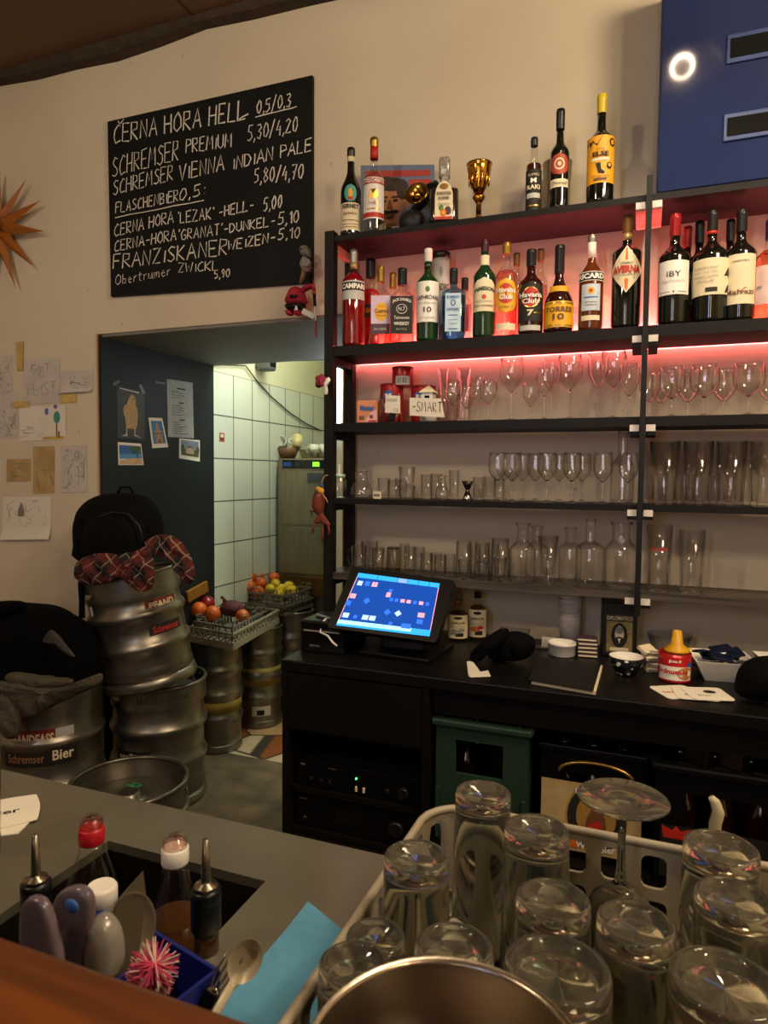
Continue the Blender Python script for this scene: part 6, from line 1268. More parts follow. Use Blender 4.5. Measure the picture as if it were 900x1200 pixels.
m1 = N(nt, 'ShaderNodeMix', data_type='RGBA'); m1.inputs['A'].default_value = lin('5c120e'); m1.inputs['B'].default_value = lin('0c0a0a'); nt.links.new(dk, m1.inputs['Factor'])
m2 = N(nt, 'ShaderNodeMix', data_type='RGBA'); m2.inputs['B'].default_value = lin('8c7a64'); nt.links.new(m1.outputs['Result'], m2.inputs['A']); nt.links.new(ln, m2.inputs['Factor']); nt.links.new(m2.outputs['Result'], b.inputs['Base Color']); b.inputs['Roughness'].default_value = .85
sh_ = thing('plaid_shirt', 'red and black plaid shirt bunched under the backpack', 'shirt', at(150, 690, y=1.84))
c = sh_.location
for nm, ol, Y, fr, sd in (('shirt_body', [(132, 662), (140, 650), (158, 646), (172, 640), (179, 650), (179, 684), (170, 693), (158, 690), (142, 676)], 1.83, .022, 3),
                          ('sleeve', [(88, 676), (90, 660), (106, 650), (128, 648), (146, 655), (146, 670), (128, 682), (104, 686)], 1.825, .026, 5),
                          ('sleeve', [(170, 636), (184, 627), (202, 628), (216, 640), (226, 660), (228, 678), (220, 684), (210, 670), (198, 654), (180, 650)], 1.86, .022, 7)):
    inflated(nm, None, None, ol, Y, fr, M_plaid, .014, sd, 34, parent=sh_, thing_=False, uvk=11)
M_jk = mat('black jacket cloth', '040405', .9, spec=.08, var=.35, scale=30, bump=.3); M_hood = mat('olive grey fleece', '4c4638', .95, var=.25, scale=90, bump=.4)
jk = thing('black_jacket', 'black padded jacket heaped on the keg at the left edge', 'jacket', at(50, 800, y=1.80)); c = jk.location
inflated('jacket_body', None, None, [(-40, 800), (-46, 760), (-36, 722), (-5, 708), (30, 707), (62, 713), (92, 732), (109, 758), (115, 786), (108, 801), (70, 806), (10, 806)], 1.80, .15, M_jk, .02, 2, 13, parent=jk, thing_=False)
inflated('collar', None, None, [(-20, 722), (-14, 708), (8, 704), (25, 706), (24, 716), (6, 724)], 1.73, .05, M_jk, .006, 5, 12, parent=jk, thing_=False)
inflated('grey_flap', None, None, [(50, 752), (58, 739), (66, 742), (78, 756), (88, 770), (76, 765), (62, 752)], 1.665, .010, mat('grey lining', '34322e', .8), .003, 5, 20, parent=jk, thing_=False)
inflated('sleeve', None, None, [(-40, 790), (-20, 770), (14, 772), (40, 785), (62, 800), (50, 808), (0, 806)], 1.70, .06, M_jk, .008, 9, 12, parent=jk, thing_=False)
hd = thing('fleece_jacket', 'olive grey fleece draped over the left keg below the black jacket', 'jacket', at(50, 850, y=1.63)); c = hd.location
for nm, ol, Y, fr, sd in (('fleece_body', [(-20, 800), (20, 800), (60, 806), (88, 802), (117, 789), (118, 800), (96, 812), (62, 828), (34, 842), (12, 826)], 1.615, .030, 3), ('sleeve', [(-30, 815), (-5, 806), (14, 815), (24, 836), (22, 858), (12, 866), (0, 850), (-20, 850)], 1.605, .028, 8),
                          ('hood', [(8, 796), (14, 788), (50, 792), (86, 798), (62, 808), (24, 806)], 1.63, .03, 6)):
    inflated(nm, None, None, ol, Y, fr, M_hood, .010, sd, 26, parent=hd, thing_=False)

# ---- fruit crates on the slim kegs
M_rack = mat('beige rack plastic', '9a8f78', .5, var=.08); M_bask = mat('grey brown basket plastic', '6e675a', .5, var=.1)
def lattice_box(name, label, near, e1, e2, h, m, style, base_h, bar=.006, cat='crate'):
    t = thing(name, label, cat, near); near = Vector((0, 0, 0)); e1 = Vector((e1.x, e1.y, 0)); e2 = Vector((e2.x, e2.y, 0))
    cs = [near, near+e1, near+e1+e2, near+e2]
    mb = MB()
    def bar_(a, b_, th=bar, w=None):
        d = b_-a; M = d.to_track_quat('Z', 'Y').to_matrix().to_4x4(); M.translation = (a+b_)/2; mb.box((0, 0, 0), (th, w or th, d.length), 0, M)
    up = Vector((0, 0, 1)); zb = base_h
    for i in range(4):
        a, b_ = cs[i], cs[(i+1) % 4]; d = b_-a; L = d.length; dn = d.normalized()
        M = Matrix(((dn.x, -dn.y, 0, 0), (dn.y, dn.x, 0, 0), (0, 0, 1, 0), (0, 0, 0, 1))); M.translation = (a+b_)/2
        if zb > 0: mb.box((0, 0, zb/2), (L+.008, .008, zb), 0, M)
        mb.box((0, 0, h-.005), (L+.012, .010, .010), 0, M)
        n = max(4, int(L/(.038 if style == 'x' else .034)))
        for k in range(n+1):
            p = a+d*(k/n)
            if style == 'x':
                if k < n: q = a+d*((k+1)/n); bar_(p+up*zb, q+up*(h-.01), .004, .005); bar_(q+up*zb, p+up*(h-.01), .004, .005)
            else: bar_(p+up*zb, p+up*(h-.008), .006, .005)
        if style == 'v':
            mb.box((0, 0, h*.45), (L, .006, .006), 0, M)
            for k in range(0, n, 3):
                p = a+d*((k+.3)/n); q = a+d*min(1, (k+1.7)/n); bar_(p+up*h, p+up*(h+.022), .005); bar_(q+up*h, q+up*(h+.022), .005); bar_(p+up*(h+.022), q+up*(h+.022), .005)
    fl = [(c+Vector((0, 0, .003))) for c in cs]; mb.prism([(c.x, c.y) for c in cs], .001, .005, 0)
    obj('basket_body' if style == 'v' else 'rack_body', mb, m, t); return t
zr = .520
na, rb, lb_ = at(273, 762, z=zr), at(331, 728, z=zr), at(224, 752, z=zr)
rb = na+(rb-na)*.90
lattice_box('dish_rack', 'beige lattice dish rack lying on the slim kegs', na, rb-na, lb_-na, .075, M_rack, 'x', .030)
e1, e2 = (rb-na), (lb_-na)
nb = na+e1*.03+e2*.06+Vector((0, 0, .006)); lattice_box('fruit_basket', 'grey-brown plastic basket of fruit standing in the beige rack', nb, e1*.70, e2*.88, .092, M_bask, 'v', .004, cat='basket')
def inb(o, f1, f2, a, b_, z): p = o+a*f1+b_*f2; return Vector((p.x, p.y, o.z+z))
M_or = mat('orange peel', 'c85a10', .45, var=.15, scale=120, bump=.2); M_lem = mat('lemon peel', 'd0b012', .45, var=.1, scale=90, bump=.2); M_app = mat('red apple skin', '8a1414', .3, var=.4, scale=25); M_net = mat('dark red net bag', '5a1a1e', .6, var=.4, scale=200, bump=.6)
def fruit(nm, label, P, r, m, group, sc=(1, 1, 1), stem=True):
    t = thing(nm, label, 'fruit', P, rnd.uniform(0, 6), group); mb = MB(); mb.ball((0, 0, 0), r, 0, 18, None, sc, .04, 9)
    if nm == 'lemon':
        for v in mb.v: v.x *= 1+.35*max(0, abs(v.x)/r-.75)
    obj('fruit_body', mb, m, t)
    mb = MB(); mb.lathe([(r*.10, r*sc[2]*.985), (r*.07, r*sc[2]*1.02), (.0005, r*sc[2]*1.03)], 8, 0); obj('stem', mb, mat('fruit stem', '4a5a20', .7), t); return t
g = 'fruit in the nearer basket'; B1 = lambda f1, f2, z: inb(nb, f1, f2, e1*.70, e2*.88, z)
def atp(px, py, Pref): d = depth_of(Pref); v = ray(px, py); return Vector((0, 0, CAM_H))+v*d
ref = nb+e1*.3+e2*.45
ox = lambda px, py, dd=0: Vector((0, 0, CAM_H))+ray(px, py)*(depth_of(ref)+dd)
fruit('orange', 'orange at the left end of the nearer fruit basket', ox(233, 715, .0), .040, M_or, g)
fruit('orange', 'orange near the front corner of the nearer basket', ox(249, 719, -.05), .038, M_or, g)
fruit('apple', 'red apple behind the oranges in the nearer basket', ox(242, 708, .07), .042, M_app, g)
fruit('orange', 'orange low at the right of the nearer basket, seen through bars', ox(284, 722, -.06), .032, M_or, g)
nt1 = thing('net_bag', 'dark red net of plums in the nearer fruit basket', 'bag', ox(272, 713, .02)); mb = MB(); mb.ball((0, 0, 0), .052, 0, 20, None, (1.25, .9, .75), .18, 16); obj('net_body', mb, M_net, nt1)
mb = MB(); mb.tube([(-.04, 0, .03), (-.05, 0, .046), (-.06, -.005, .052)], [.012, .006, .010], 0, 8); obj('tied_end', mb, M_net, nt1)
# farther crate
zq = .560
n2, r2_ = at(334, 722, z=zq), at(374, 707, z=zq); r2_ = n2+(r2_-n2)*.80; l2 = n2+Vector((-.245, .03, 0))
f1_, f2_ = r2_-n2, l2-n2
lattice_box('dish_rack', 'grey lattice rack of citrus on the farther slim kegs', n2, f1_, f2_, .05, M_bask, 'x', .012)
n3 = n2+f1_*.02+f2_*.02+Vector((0, 0, .052)); lattice_box('fruit_basket', 'grey-brown basket of oranges and lemons on the farther kegs', n3, f1_*.95, f2_*.95, .055, M_bask, 'v', .004, cat='basket')
ref = n3+f1_*.45+f2_*.45; g = 'citrus in the farther basket'
for i, (px, py, dd, r_, w) in enumerate(((293, 676, .03, .036, 'topmost orange at the left of the farther basket'), (303, 676, .11, .034, 'orange at the top middle, behind, in the farther basket'), (321, 677, .13, .033, 'orange behind the lemons in the farther basket'), (293, 688, -.01, .036, 'orange below the topmost one in the farther basket'), (306, 684, .02, .034, 'orange left of the lemons in the farther basket'), (303, 694, -.06, .034, 'orange in the front corner of the farther basket'))): fruit('orange', w, ox(px, py, dd), r_, M_or, g)
for i, (px, py, dd) in enumerate(((317, 690, -.05), (323, 684, .03), (331, 690, -.06), (338, 687, .0), (327, 696, -.10), (342, 692, -.05))): fruit('lemon', f'lemon, {ORD[i]} from left in the farther basket', ox(px, py, dd), .027, M_lem, g, (1.25, 1, 1))
p0 = at(228, 694, x=-1.985); mb = MB(); mb.box((0, 0, 0), (.016, .16, .055), 0, bev=.003); tag(obj('wooden_board', mb, mat('oiled board', '8a5a1c', .5, var=.15, stretch=(1, 6, 1)), loc=(-1.985, p0.y+.02, p0.z), rot=(.18, 0, 0)), 'small wooden board against the black panel behind the stacked kegs', 'board')

# ---- kitchen: dishwasher, tube lamp, cups
DY = 3.43; DX0, DX1 = -1.985, -1.46
dw = thing('dishwasher', 'steel commercial dishwasher with a lit green display', 'dishwasher', ((DX0+DX1)/2, DY, 0)); dwx = (DX0+DX1)/2; wD = DX1-DX0
M_dw = mat('warm brushed steel', '8c8672', .32, .85, var=.1, scale=6, stretch=(8, 8, 1))
mb = MB(); mb.box((0, .27, .70), (wD, .52, 1.386), 0, bev=.006); obj('casing', mb, M_dw, dw)
mb = MB(); mb.box((.008, .004, 1.36), (wD-.06, .012, .050), 0, bev=.002); cp = obj('control_panel', mb, mat('glossy black panel', '0c0e12', .15), dw)
for x, w_, m_ in ((-.19, .05, mat('blue key', '16306a', .4, emit='1c3c90', es=.25)), (-.125, .03, mat('dark key', '2a2e34', .3)), (-.02, .014, None), (.0, .026, None), (.10, .03, mat('dark key', '2a2e34', .3))):
    m_ = m_ or mat('lit green display', '60ff20', .5, emit='7cff28', es=2.2)
    mb = MB(); mb.box((x, -.0035, 1.36), (w_, .003, .024), 0, bev=.001); obj('key' if w_ > .026 else 'display', mb, m_, cp)
mb = MB(); mb.box((0, .002, 1.167), (wD-.024, .016, .306), 0, bev=.003); dr_ = obj('door', mb, M_dw, dw)
mb = MB(); mb.box((.09, -.006, 1.288), (.30, .010, .05), 0, bev=.004); mb.box((.09, -.010, 1.258), (.30, .014, .010), 0, bev=.002); obj('handle', mb, mat('grey handle', '4a4c50', .4, .3), dr_)
mb = MB(); mb.box((0, .002, .865), (wD-.024, .016, .27), 0, bev=.003); obj('lower_panel', mb, M_dw, dw)
mb = MB(); mb.box((0, .006, .66), (wD-.024, .012, .11), 0, bev=.002); obj('base_panel', mb, mat('steel with tan reflection', '8a6a34', .3, .8), dw)  # tan colour stands for a shelf reflected in the steel
DZ = 1.394
def kcup(label, px, w, py0, h, Y, m, taper=.8, handle=True, nm='mug', cat='cup'):
    X = at(px, py0, y=Y).x; R_ = w*depth_of((X, Y, DZ))/F/2; t = thing(nm, label, cat, (X, Y, DZ), rnd.uniform(-.4, .4), 'things on top of the dishwasher')
    mb = MB(); mb.ring([(.0004, 0), (R_*taper, 0), (R_, h), (R_-.004, h), (R_*taper-.004, .005), (.0004, .005)], 24); obj('cup_body', mb, m, t)
    if handle: mb = MB(); mb.tube([(-R_*.9, 0, h*.85), (-R_*1.5, 0, h*.75), (-R_*1.5, 0, h*.4), (-R_*.85, 0, h*.25)], .005, 0, 8); obj('handle', mb, m, t)
    return t
M_cup = mat('white china', 'dcd8c8', .3)
b_ = kcup('brown tapered bowl on the dishwasher\'s left end', 337, 29, 538, .062, 3.53, mat('brown bowl plastic', '6a4a2c', .5), .55, False, 'serving_bowl', 'bowl')
X = at(367, 535, y=3.60).x; mb = MB(); mb.ring([(.0004, 0), (.075, 0), (.085, .055), (.081, .055), (.072, .004), (.0004, .004)], 4, 0, Matrix.Rotation(PI/4, 4, 'Z'), smooth=False); tag(obj('white_tray', mb, thin_glass('milky plastic', 'e8e4d8', 'b0aca0', .3, .8), loc=(X, 3.60, DZ)), 'milky plastic tray of cups on the dishwasher', 'tray')
for lab, px, py, dx, rz, hz in (('white mug lying in the brown bowl, open side to the left', 333, 523, 0, 1.3, .062), ('cream cup with yellow inside lying in the brown bowl', 350, 521, 0, -.5, .062), ('white cup standing in the milky tray', 364, 524, 0, 0, .012), ('white cup farthest right in the milky tray', 377, 524, 0, 0, .012)):
    X = at(px, py, y=3.55).x; t = thing('mug', lab, 'cup', (X, 3.53 if hz > .02 else 3.60, DZ+hz+(.03 if hz > .02 else 0)), 0, 'cups on the dishwasher', (rz, 0, .3) if rz else (0, 0, .4)); mb = MB(); R_ = .032
    z0_ = -.03 if rz else 0; mb.ring([(.0004, z0_), (R_*.8, z0_), (R_, z0_+.075), (R_-.004, z0_+.075), (R_*.74, z0_+.005), (.0004, z0_+.005)], 22); obj('cup_body', mb, M_cup if 'cream' not in lab else mat('cream china', 'd0c088', .3), t)
    mb = MB(); mb.tube([(-R_*.85, 0, z0_+.06), (-R_*1.5, 0, z0_+.055), (-R_*1.5, 0, z0_+.03), (-R_*.8, 0, z0_+.02)], .0045, 0, 8); obj('handle', mb, M_cup, t)
# white cupboard edge and tube lamp seen between the shelf posts
LX, LY = at(394, 460, y=3.02).x, 3.02
struct('wall_kitchen_stub', span(LX-.035, LX+.05, LY+.045, 4.5, 0, 2.5), M_kwall)
tl = thing('tube_lamp', 'upright glowing white tube lamp in the kitchen passage', 'lamp', (LX, LY, 0))
mb = MB(); mb.box((0, .030, 1.83), (.045, .026, .62), 0, bev=.004); obj('lamp_holder', mb, M_white, tl)
mb = MB(); mb.lathe([(.021, 1.535), (.024, 1.54), (.024, 2.115), (.021, 2.12)], 16); obj('tube', mb, mat('glowing tube', 'f0f6ff', .4, emit='dcecff', es=16), tl)
# small speaker and cables high on the tiled wall
p = at(311, 424, x=-1.96); sk = thing('wall_speaker', 'small grey speaker box high on the tiled kitchen wall', 'speaker', (-1.955, p.y, p.z-.04))
mb = MB(); mb.box((0, 0, .04), (.085, .085, .10), 0, bev=.012); obj('speaker_body', mb, mat('grey speaker', '55585a', .5), sk); mb = MB(); mb.box((.0435, 0, .045), (.003, .06, .07), 0); obj('grille', mb, M_matte, sk)
pts = [at(*q, x=-1.992) for q in ((250, 427), (270, 428), (288, 428.5), (300, 445), (318, 465), (340, 484), (360, 497), (377, 505))]; mb = MB(); mb.tube(pts, .004, 0, 6); tag(obj('wall_cable', mb, mat('grey cable', '4a4a44', .6)), 'grey cable drooping along the tiled kitchen wall', 'cable')
pts = [at(*q, y=WB+.03) for q in ((314, 422.5), (345, 422.5), (380, 421.5))]; mb = MB(); mb.tube(pts, .004, 0, 6); tag(obj('wall_cable', mb, mat('grey cable', '4a4a44')), 'straight cable running just under the grey soffit', 'cable')

# ---- ornaments at the board corner and on the shelf post
oy = WY-.075
an = thing('angel_figure', 'small grey figurine with wire wings on the chalkboard\'s lower right corner', 'figurine', at(357, 322, y=2.05)); c = an.location; M_an = mat('grey stone figurine', '8c867c', .6, var=.3, scale=90)
def blobp(par, nm, ol, Y, fr, m, fold=.001, sd=1): return inflated(nm, None, None, ol, Y, fr, m, fold, sd, 40, parent=par, thing_=False, rings=7)
blobp(an, 'body', [(354, 316), (352, 309), (355, 302), (358, 300), (363, 304), (364, 312), (362, 318), (357, 319)], 2.05, .022, M_an)
blobp(an, 'head', [(353, 298), (353, 293), (357, 290), (361, 292), (362, 298), (358, 301)], 2.045, .022, M_an)
blobp(an, 'hair', [(352, 296), (352, 291), (356, 288), (361, 289), (364, 295), (363, 302), (360, 297), (357, 293)], 2.040, .022, mat('grey stone hair', '6a6258', .8, var=.4, scale=120), .003, 4)
blobp(an, 'arm', [(361, 303), (364, 307), (361, 312), (355, 313), (355, 311), (359, 309)], 2.030, .007, M_an)
blobp(an, 'leg', [(354, 316), (358, 316), (356, 326), (352, 332), (351, 333), (353, 324)], 2.045, .008, mat('bronze leg', '8a6a40', .5, .4))
mb = MB(); q = [at(*p_, y=2.055) for p_ in ((362, 310), (368, 308), (371, 309), (369, 313), (363, 315))]; mb.tube([p_-c for p_ in q], .0015, 0, 6); obj('wire_wing', mb, mat('wire', '6a6050', .4, .8), an)
mb = MB(); blobp(an, 'dark_base', [(357, 314), (364, 312), (364, 320), (358, 321)], 2.06, .014, M_black)
pl = thing('plush_toy', 'red plush figure with black shorts holding a ski pole', 'plush toy', at(350, 370, y=oy)); M_pl = mat('red plush', 'a82438', .9, var=.2, scale=160, bump=.4)
blobp(pl, 'body', [(335, 354), (338, 345), (342, 338), (349, 336), (355, 340), (358, 348), (359, 355), (352, 358), (341, 358)], oy, .035, M_pl, .002)
blobp(pl, 'arm', [(352, 340), (358, 334), (366, 333), (367, 337), (360, 340), (355, 343)], oy-.01, .014, M_pl)
blobp(pl, 'shorts', [(336, 357), (356, 356), (356, 362), (348, 365), (338, 364)], oy-.004, .032, M_black)
for ol in ([(336, 364), (342, 364), (343, 369), (338, 370), (336, 367)], [(345, 364), (352, 363), (353, 369), (347, 370)]): blobp(pl, 'foot', ol, oy-.008, .022, M_pl)
blobp(pl, 'mask', [(340, 346), (348, 345), (348, 348), (340, 349)], oy-.034, .006, M_black); blobp(pl, 'white_patch', [(345, 363), (347, 358), (349, 362), (348, 364)], oy-.034, .004, M_white)
c = pl.location; P = lambda a, b_, k=0: at(a, b_, y=oy-.03)-c
mb = MB(); mb.tube([P(367.5, 328), P(368, 340)], [.0015, .007], 0, 8); mb.tube([P(368, 340), P(368.2, 345)], .007, 0, 8); po = obj('ski_pole_tip', mb, mat('red lacquer', 'b03a24', .35), pl)
mb = MB(); mb.tube([P(368.3, 345), P(369, 359)], .0055, 0, 8); obj('pole_grip', mb, M_black, pl)
mb = MB(); mb.tube([P(369, 359), P(370, 376)], .0035, 0, 8); obj('pole_shaft', mb, M_white, pl); mb = MB(); mb.tube([P(370, 376), P(370.6, 395)], .0035, 0, 8); obj('pole_end', mb, mat('red lacquer', 'b03a24'), pl)
mb = MB(); cs = [P(356, 361), P(369, 368), P(367, 374), P(353, 367)]; mb.add(cs, [(0, 1, 2, 3)]); mb.add([v+Vector((0, .0008, 0)) for v in cs], [(3, 2, 1, 0)]); obj('paper_tag', mb, M_paper, pl)
mb = MB(); mb.tube([P(358, 342)+Vector((0, .02, 0)), P(362, 352), P(368, 361)], .001, 0, 5); obj('thread', mb, mat('red lacquer', 'b03a24'), pl)
hy = SY-.022
fi = thing('fish_ornament', 'orange-red fish-shaped ornament with yellow bow on the shelf post', 'ornament', at(374, 612, y=hy)); M_fi = mat('orange red felt', '6a2a14', .8, var=.25, scale=70, bump=.2)
blobp(fi, 'body', [(369, 600), (366, 592), (368, 580), (373, 573), (379, 577), (380, 590), (378, 600), (374, 604)], hy, .018, M_fi)
blobp(fi, 'tail', [(374, 603), (378, 602), (386, 612), (386, 616), (376, 613), (369, 614), (368, 610)], hy-.004, .008, M_fi)
blobp(fi, 'head', [(370, 572), (374, 570), (379, 573), (379, 578), (374, 578)], hy-.012, .010, mat('yellow felt', 'd09a30', .8))
c = fi.location; P = lambda a, b_, k=.014: at(a, b_, y=hy-k)-c
mb = MB(); mb.tube([P(376, 576), P(370, 583), P(368, 588), P(372, 584), P(377, 578), P(382, 584), P(384, 589)], .0014, 0, 6); obj('bow', mb, mat('straw cord', 'c8a070', .8), fi)
mb = MB(); mb.tube([P(375, 571), P(378, 562), P(381, 557), P(384, 557)], .0016, 0, 6); obj('hanging_cord', mb, mat('straw cord', 'c8a070'), fi); mb = MB(); mb.ball(P(377, 569), .006); obj('bead', mb, M_blue, fi)
for a in (((369, 600), (364, 598), (366, 606)), ((370, 612), (367, 620), (366, 626)), ((378, 614), (378, 628), (377.5, 638)), ((384, 614), (386, 622), (385, 628))):
    mb = MB(); mb.tube([P(*q_, .006) for q_ in a], [.003, .004, .0015], 0, 6); obj('fin', mb, M_fi, fi)
ro = thing('rose_ornament', 'small red fabric rose with white ribbon on the shelf post', 'ornament', at(379, 452, y=hy)); M_ro = mat('dusky red fabric', '8a2436', .7, var=.35, scale=60)
c = ro.location; mb = MB(); cc = at(377, 446, y=hy-.006)-c; mb.ball(cc, .017, 0, 16, None, (1, .8, 1), .12, 14)
for k in range(5): a = k*1.257; mb.ball(cc+Vector((.011*math.cos(a), -.006, .010*math.sin(a))), .010, 0, 10, None, (1, .6, 1), .1, 12)
obj('petals', mb, M_ro, ro); mb = MB(); mb.ball(cc+Vector((-.012, .004, -.012)), .012, 0, 10, None, (1, .7, .8)); obj('leaf', mb, mat('dark leaf', '1c2a22', .7), ro)
blobp(ro, 'ribbon', [(380, 446), (385, 442), (387, 446), (383, 452), (384, 461), (380, 462), (380, 454)], hy-.012, .005, M_white)
# ================================================================== foreground: steel counter, bar top, glass rack
FZ = 0.82
CTR_Y1 = .775
M_ss = mat('worn stainless counter', '8a8676', .42, .75, var=.16, scale=5, bump=.03)
fc = thing('rinse_counter', 'stainless steel rinse counter with a sunken bottle well', 'counter')
HX0, HX1, HY0, HY1 = -.640, -.404, .30, .672
mb = MB()
for x0, x1, y0, y1 in ((-1.5, HX0, .21, CTR_Y1), (HX1, .9, .21, CTR_Y1), (HX0, HX1, .21, HY0), (HX0, HX1, HY1, CTR_Y1)): span(x0, x1, y0, y1, FZ-.012, FZ, 0, mb)
span(-1.5, .9, CTR_Y1-.012, CTR_Y1, FZ-.05, FZ-.0122, 0, mb); obj('steel_top', mb, M_ss, fc)
mb = MB(); e = .004; WZ = FZ-.20
span(HX0-e, HX0, HY0-e, HY1+e, WZ, FZ-.013, 0, mb); span(HX1, HX1+e, HY0-e, HY1+e, WZ, FZ-.013, 0, mb); span(HX0, HX1, HY0-e, HY0, WZ, FZ-.013, 0, mb); span(HX0, HX1, HY1, HY1+e, WZ, FZ-.013, 0, mb); span(HX0-e, HX1+e, HY0-e, HY1+e, WZ-e, WZ-.0001, 0, mb)
obj('bottle_well', mb, mat('dark well steel', '2c2720', .4, .7, var=.2), fc)
mb = MB(); span(-1.5, .9, .25, CTR_Y1-.03, 0, FZ-.26, 0, mb); span(-1.5, HX0-.03, .25, CTR_Y1-.03, FZ-.259, FZ-.0125, 0, mb); span(HX1+.03, .9, .25, CTR_Y1-.03, FZ-.259, FZ-.0125, 0, mb); obj('counter_body', mb, M_cab, fc)
M_wood = woodmat('oiled bar wood', '361a05', '643209', .38, (3, 34, 20), .12)
bt = thing('wooden_bar_counter', 'thick orange-brown wooden bar top in the lower left corner', 'counter'); mb = MB(); mb.box((-.4, -.115, 1.06), (2.4, .68, .04), 0, bev=.004); obj('wooden_top', mb, M_wood, bt)
mb = MB(); span(-1.55, .75, .155, .185, 0, 1.039, 0, mb); obj('front_panel', mb, M_cab, bt)
WZ += .0006

# ---- things in the bottle well and on the counter
def pet(label, px, pytop, ztop, rcap, rb, capm, bodym, liq, fill, hcap=.030, kind='flip'):
    P = at(px, pytop, z=ztop); t = thing('squeeze_bottle', label, 'bottle', (P.x, P.y, WZ), face(P.x, P.y)); h = ztop-WZ
    zc_ = h-hcap; pr = [(rb*.9, 0), (rb, .008), (rb, zc_*.74)]
    for i in range(1, 9): u = i/8; pr.append((rcap*.86+(rb-rcap*.86)*(1-u)**1.25, zc_*(.74+.26*u)))
    mb = MB(); mb.lathe(pr, 28); obj('plastic_body', mb, bodym, t)
    if liq:
        lp = [(max(r-.002, .001), z+.002) for r, z in pr if z < h*fill]; mb = MB(); mb.lathe(lp, 28); obj('liquid', mb, liq, t)
    mb = MB(); pr = [(rcap*.97, zc_), (rcap, zc_+.001), (rcap, zc_+hcap*.55), (rcap*.9, zc_+hcap*.6)]; mb.lathe(pr, 28); obj('cap', mb, capm, t)
    mb = MB(); mb.ring([(rcap*.90, zc_+hcap*.56), (rcap*.86, h-.004), (rcap*.6, h), (.0005, h+.0005), (.0005, h-.001), (rcap*.55, h-.002), (rcap*.8, h-.006)], 28); obj('flip_lid', mb, thin_glass('clear flip lid', 'f4e8e4', 'b8a8a4', .08, 1.2), t)
    return t, h
t, h = pet('clear squeeze bottle with red cap in the bottle well', 107, 957, .905, .0145, .036, mat('bright red cap', 'b01622', .35), G_bottle, None, 0)
label_part(t, .0365, h*.28, h*.52, .9, mat('pale torn label', 'b8b0a0', .7, var=.1), (('SIRUP', .6, .2, 0, .6, M_grey),), ())
pet('squeeze bottle of brown syrup with white cap in the well', 205, 980, .897, .0150, .030, M_white, thin_glass('clear pet', 'f4efe4', 'a89c88', .05, 1.0), mat('brown syrup', '5e3a1c', .15, trans=.45), .66)
def pourer(label, px, pytip, ztip, bodym):
    P = at(px, pytip, z=ztip); t = thing('liquor_bottle', label, 'bottle', (P.x, P.y, WZ)); h = ztip-WZ; hs = h-.052
    mb = MB(); mb.lathe(vprof(.020, hs, .52, .74, .0125, 1.0), 24); obj('glass_body', mb, bodym, t)
    mb = MB(); pr = [(.0142, hs-.040), (.0150, hs-.038), (.0150, hs-.012), (.0145, hs-.010), (.0152, hs-.008), (.0152, hs), (.012, hs+.003)]; mb.lathe(pr, 20); obj('neck_ring', mb, M_black, t)
    mb = MB(); mb.lathe([(.0125, hs+.003), (.0115, hs+.006), (.0055, hs+.008), (.0048, hs+.012), (.0034, h), (.0015, h+.0005)], 16); obj('pour_spout', mb, mat('spout steel', '8a8070', .25, .95), t)
pourer('dark bottle with steel pour spout at the well\'s left end', 41, 978, .925, D_wine)
pourer('amber bottle with steel pour spout at the well\'s right end', 241, 984, .935, mat('amber bottle glass', '3a2408', .1, coat=.5))
P = at(119, 1037, z=.865); bb = thing('detergent_bottle', 'blue bottle with white screw cap behind the plastic tongs', 'bottle', (P.x, P.y, WZ)); h = .865-WZ
mb = MB(); mb.lathe([(.028, 0), (.031, .006), (.031, h*.62), (.026, h*.84), (.0155, h*.90), (.0155, h*.925)], 24); obj('plastic_body', mb, mat('royal blue plastic', '1c3a94', .35), bb); mb = MB(); mb.lathe([(.0155, h*.925), (.016, h*.927), (.016, h-.003), (.014, h)], 24); obj('screw_cap', mb, M_white, bb)
# cutlery caddy of blue plastic with its contents
ZT_ = .93
c1, c2, c3 = at(189, 1096, z=ZT_), at(254, 1136, z=ZT_), at(270, 1168, z=ZT_)
M_cad = mat('deep blue plastic', '14206e', .35, var=.08)
u_ = (c2-c1); w_ = (c3-c2); w_ = w_-u_*(w_.dot(u_)/u_.dot(u_)); w_ = w_.normalized()*.085; u_ = u_*1.0
org = c1+u_*-.8; u_ = u_*1.8
cd = thing('cutlery_caddy', 'deep blue plastic caddy of cutlery by the bar top', 'caddy', (org.x, org.y, FZ+.0006)); hc = ZT_-FZ-.0006
def caddy_wall(a, b_, m_=.0022):
    d = b_-a; L = d.length; M = Matrix.Translation((a+b_)/2+Vector((0, 0, hc/2))) @ Matrix.Rotation(math.atan2(d.y, d.x), 4, 'Z'); return (L, M)
mb = MB(); q = [Vector((0, 0, 0)), Vector((u_.x, u_.y, 0)), Vector((u_.x+w_.x, u_.y+w_.y, 0)), Vector((w_.x, w_.y, 0))]
for i in range(4):
    L, M = caddy_wall(q[i], q[(i+1) % 4]); mb.box((0, 0, 0), (L+.003, .003, hc), 0, M)
mb.prism([(p.x, p.y) for p in q], 0, .003, 0); L, M = caddy_wall((q[0]+q[1])/2, (q[3]+q[2])/2); mb.box((0, 0, 0), (L, .003, hc*.9), 0, M)
obj('caddy_body', mb, M_cad, cd)
base_c = Vector((org.x, org.y, FZ+.004))
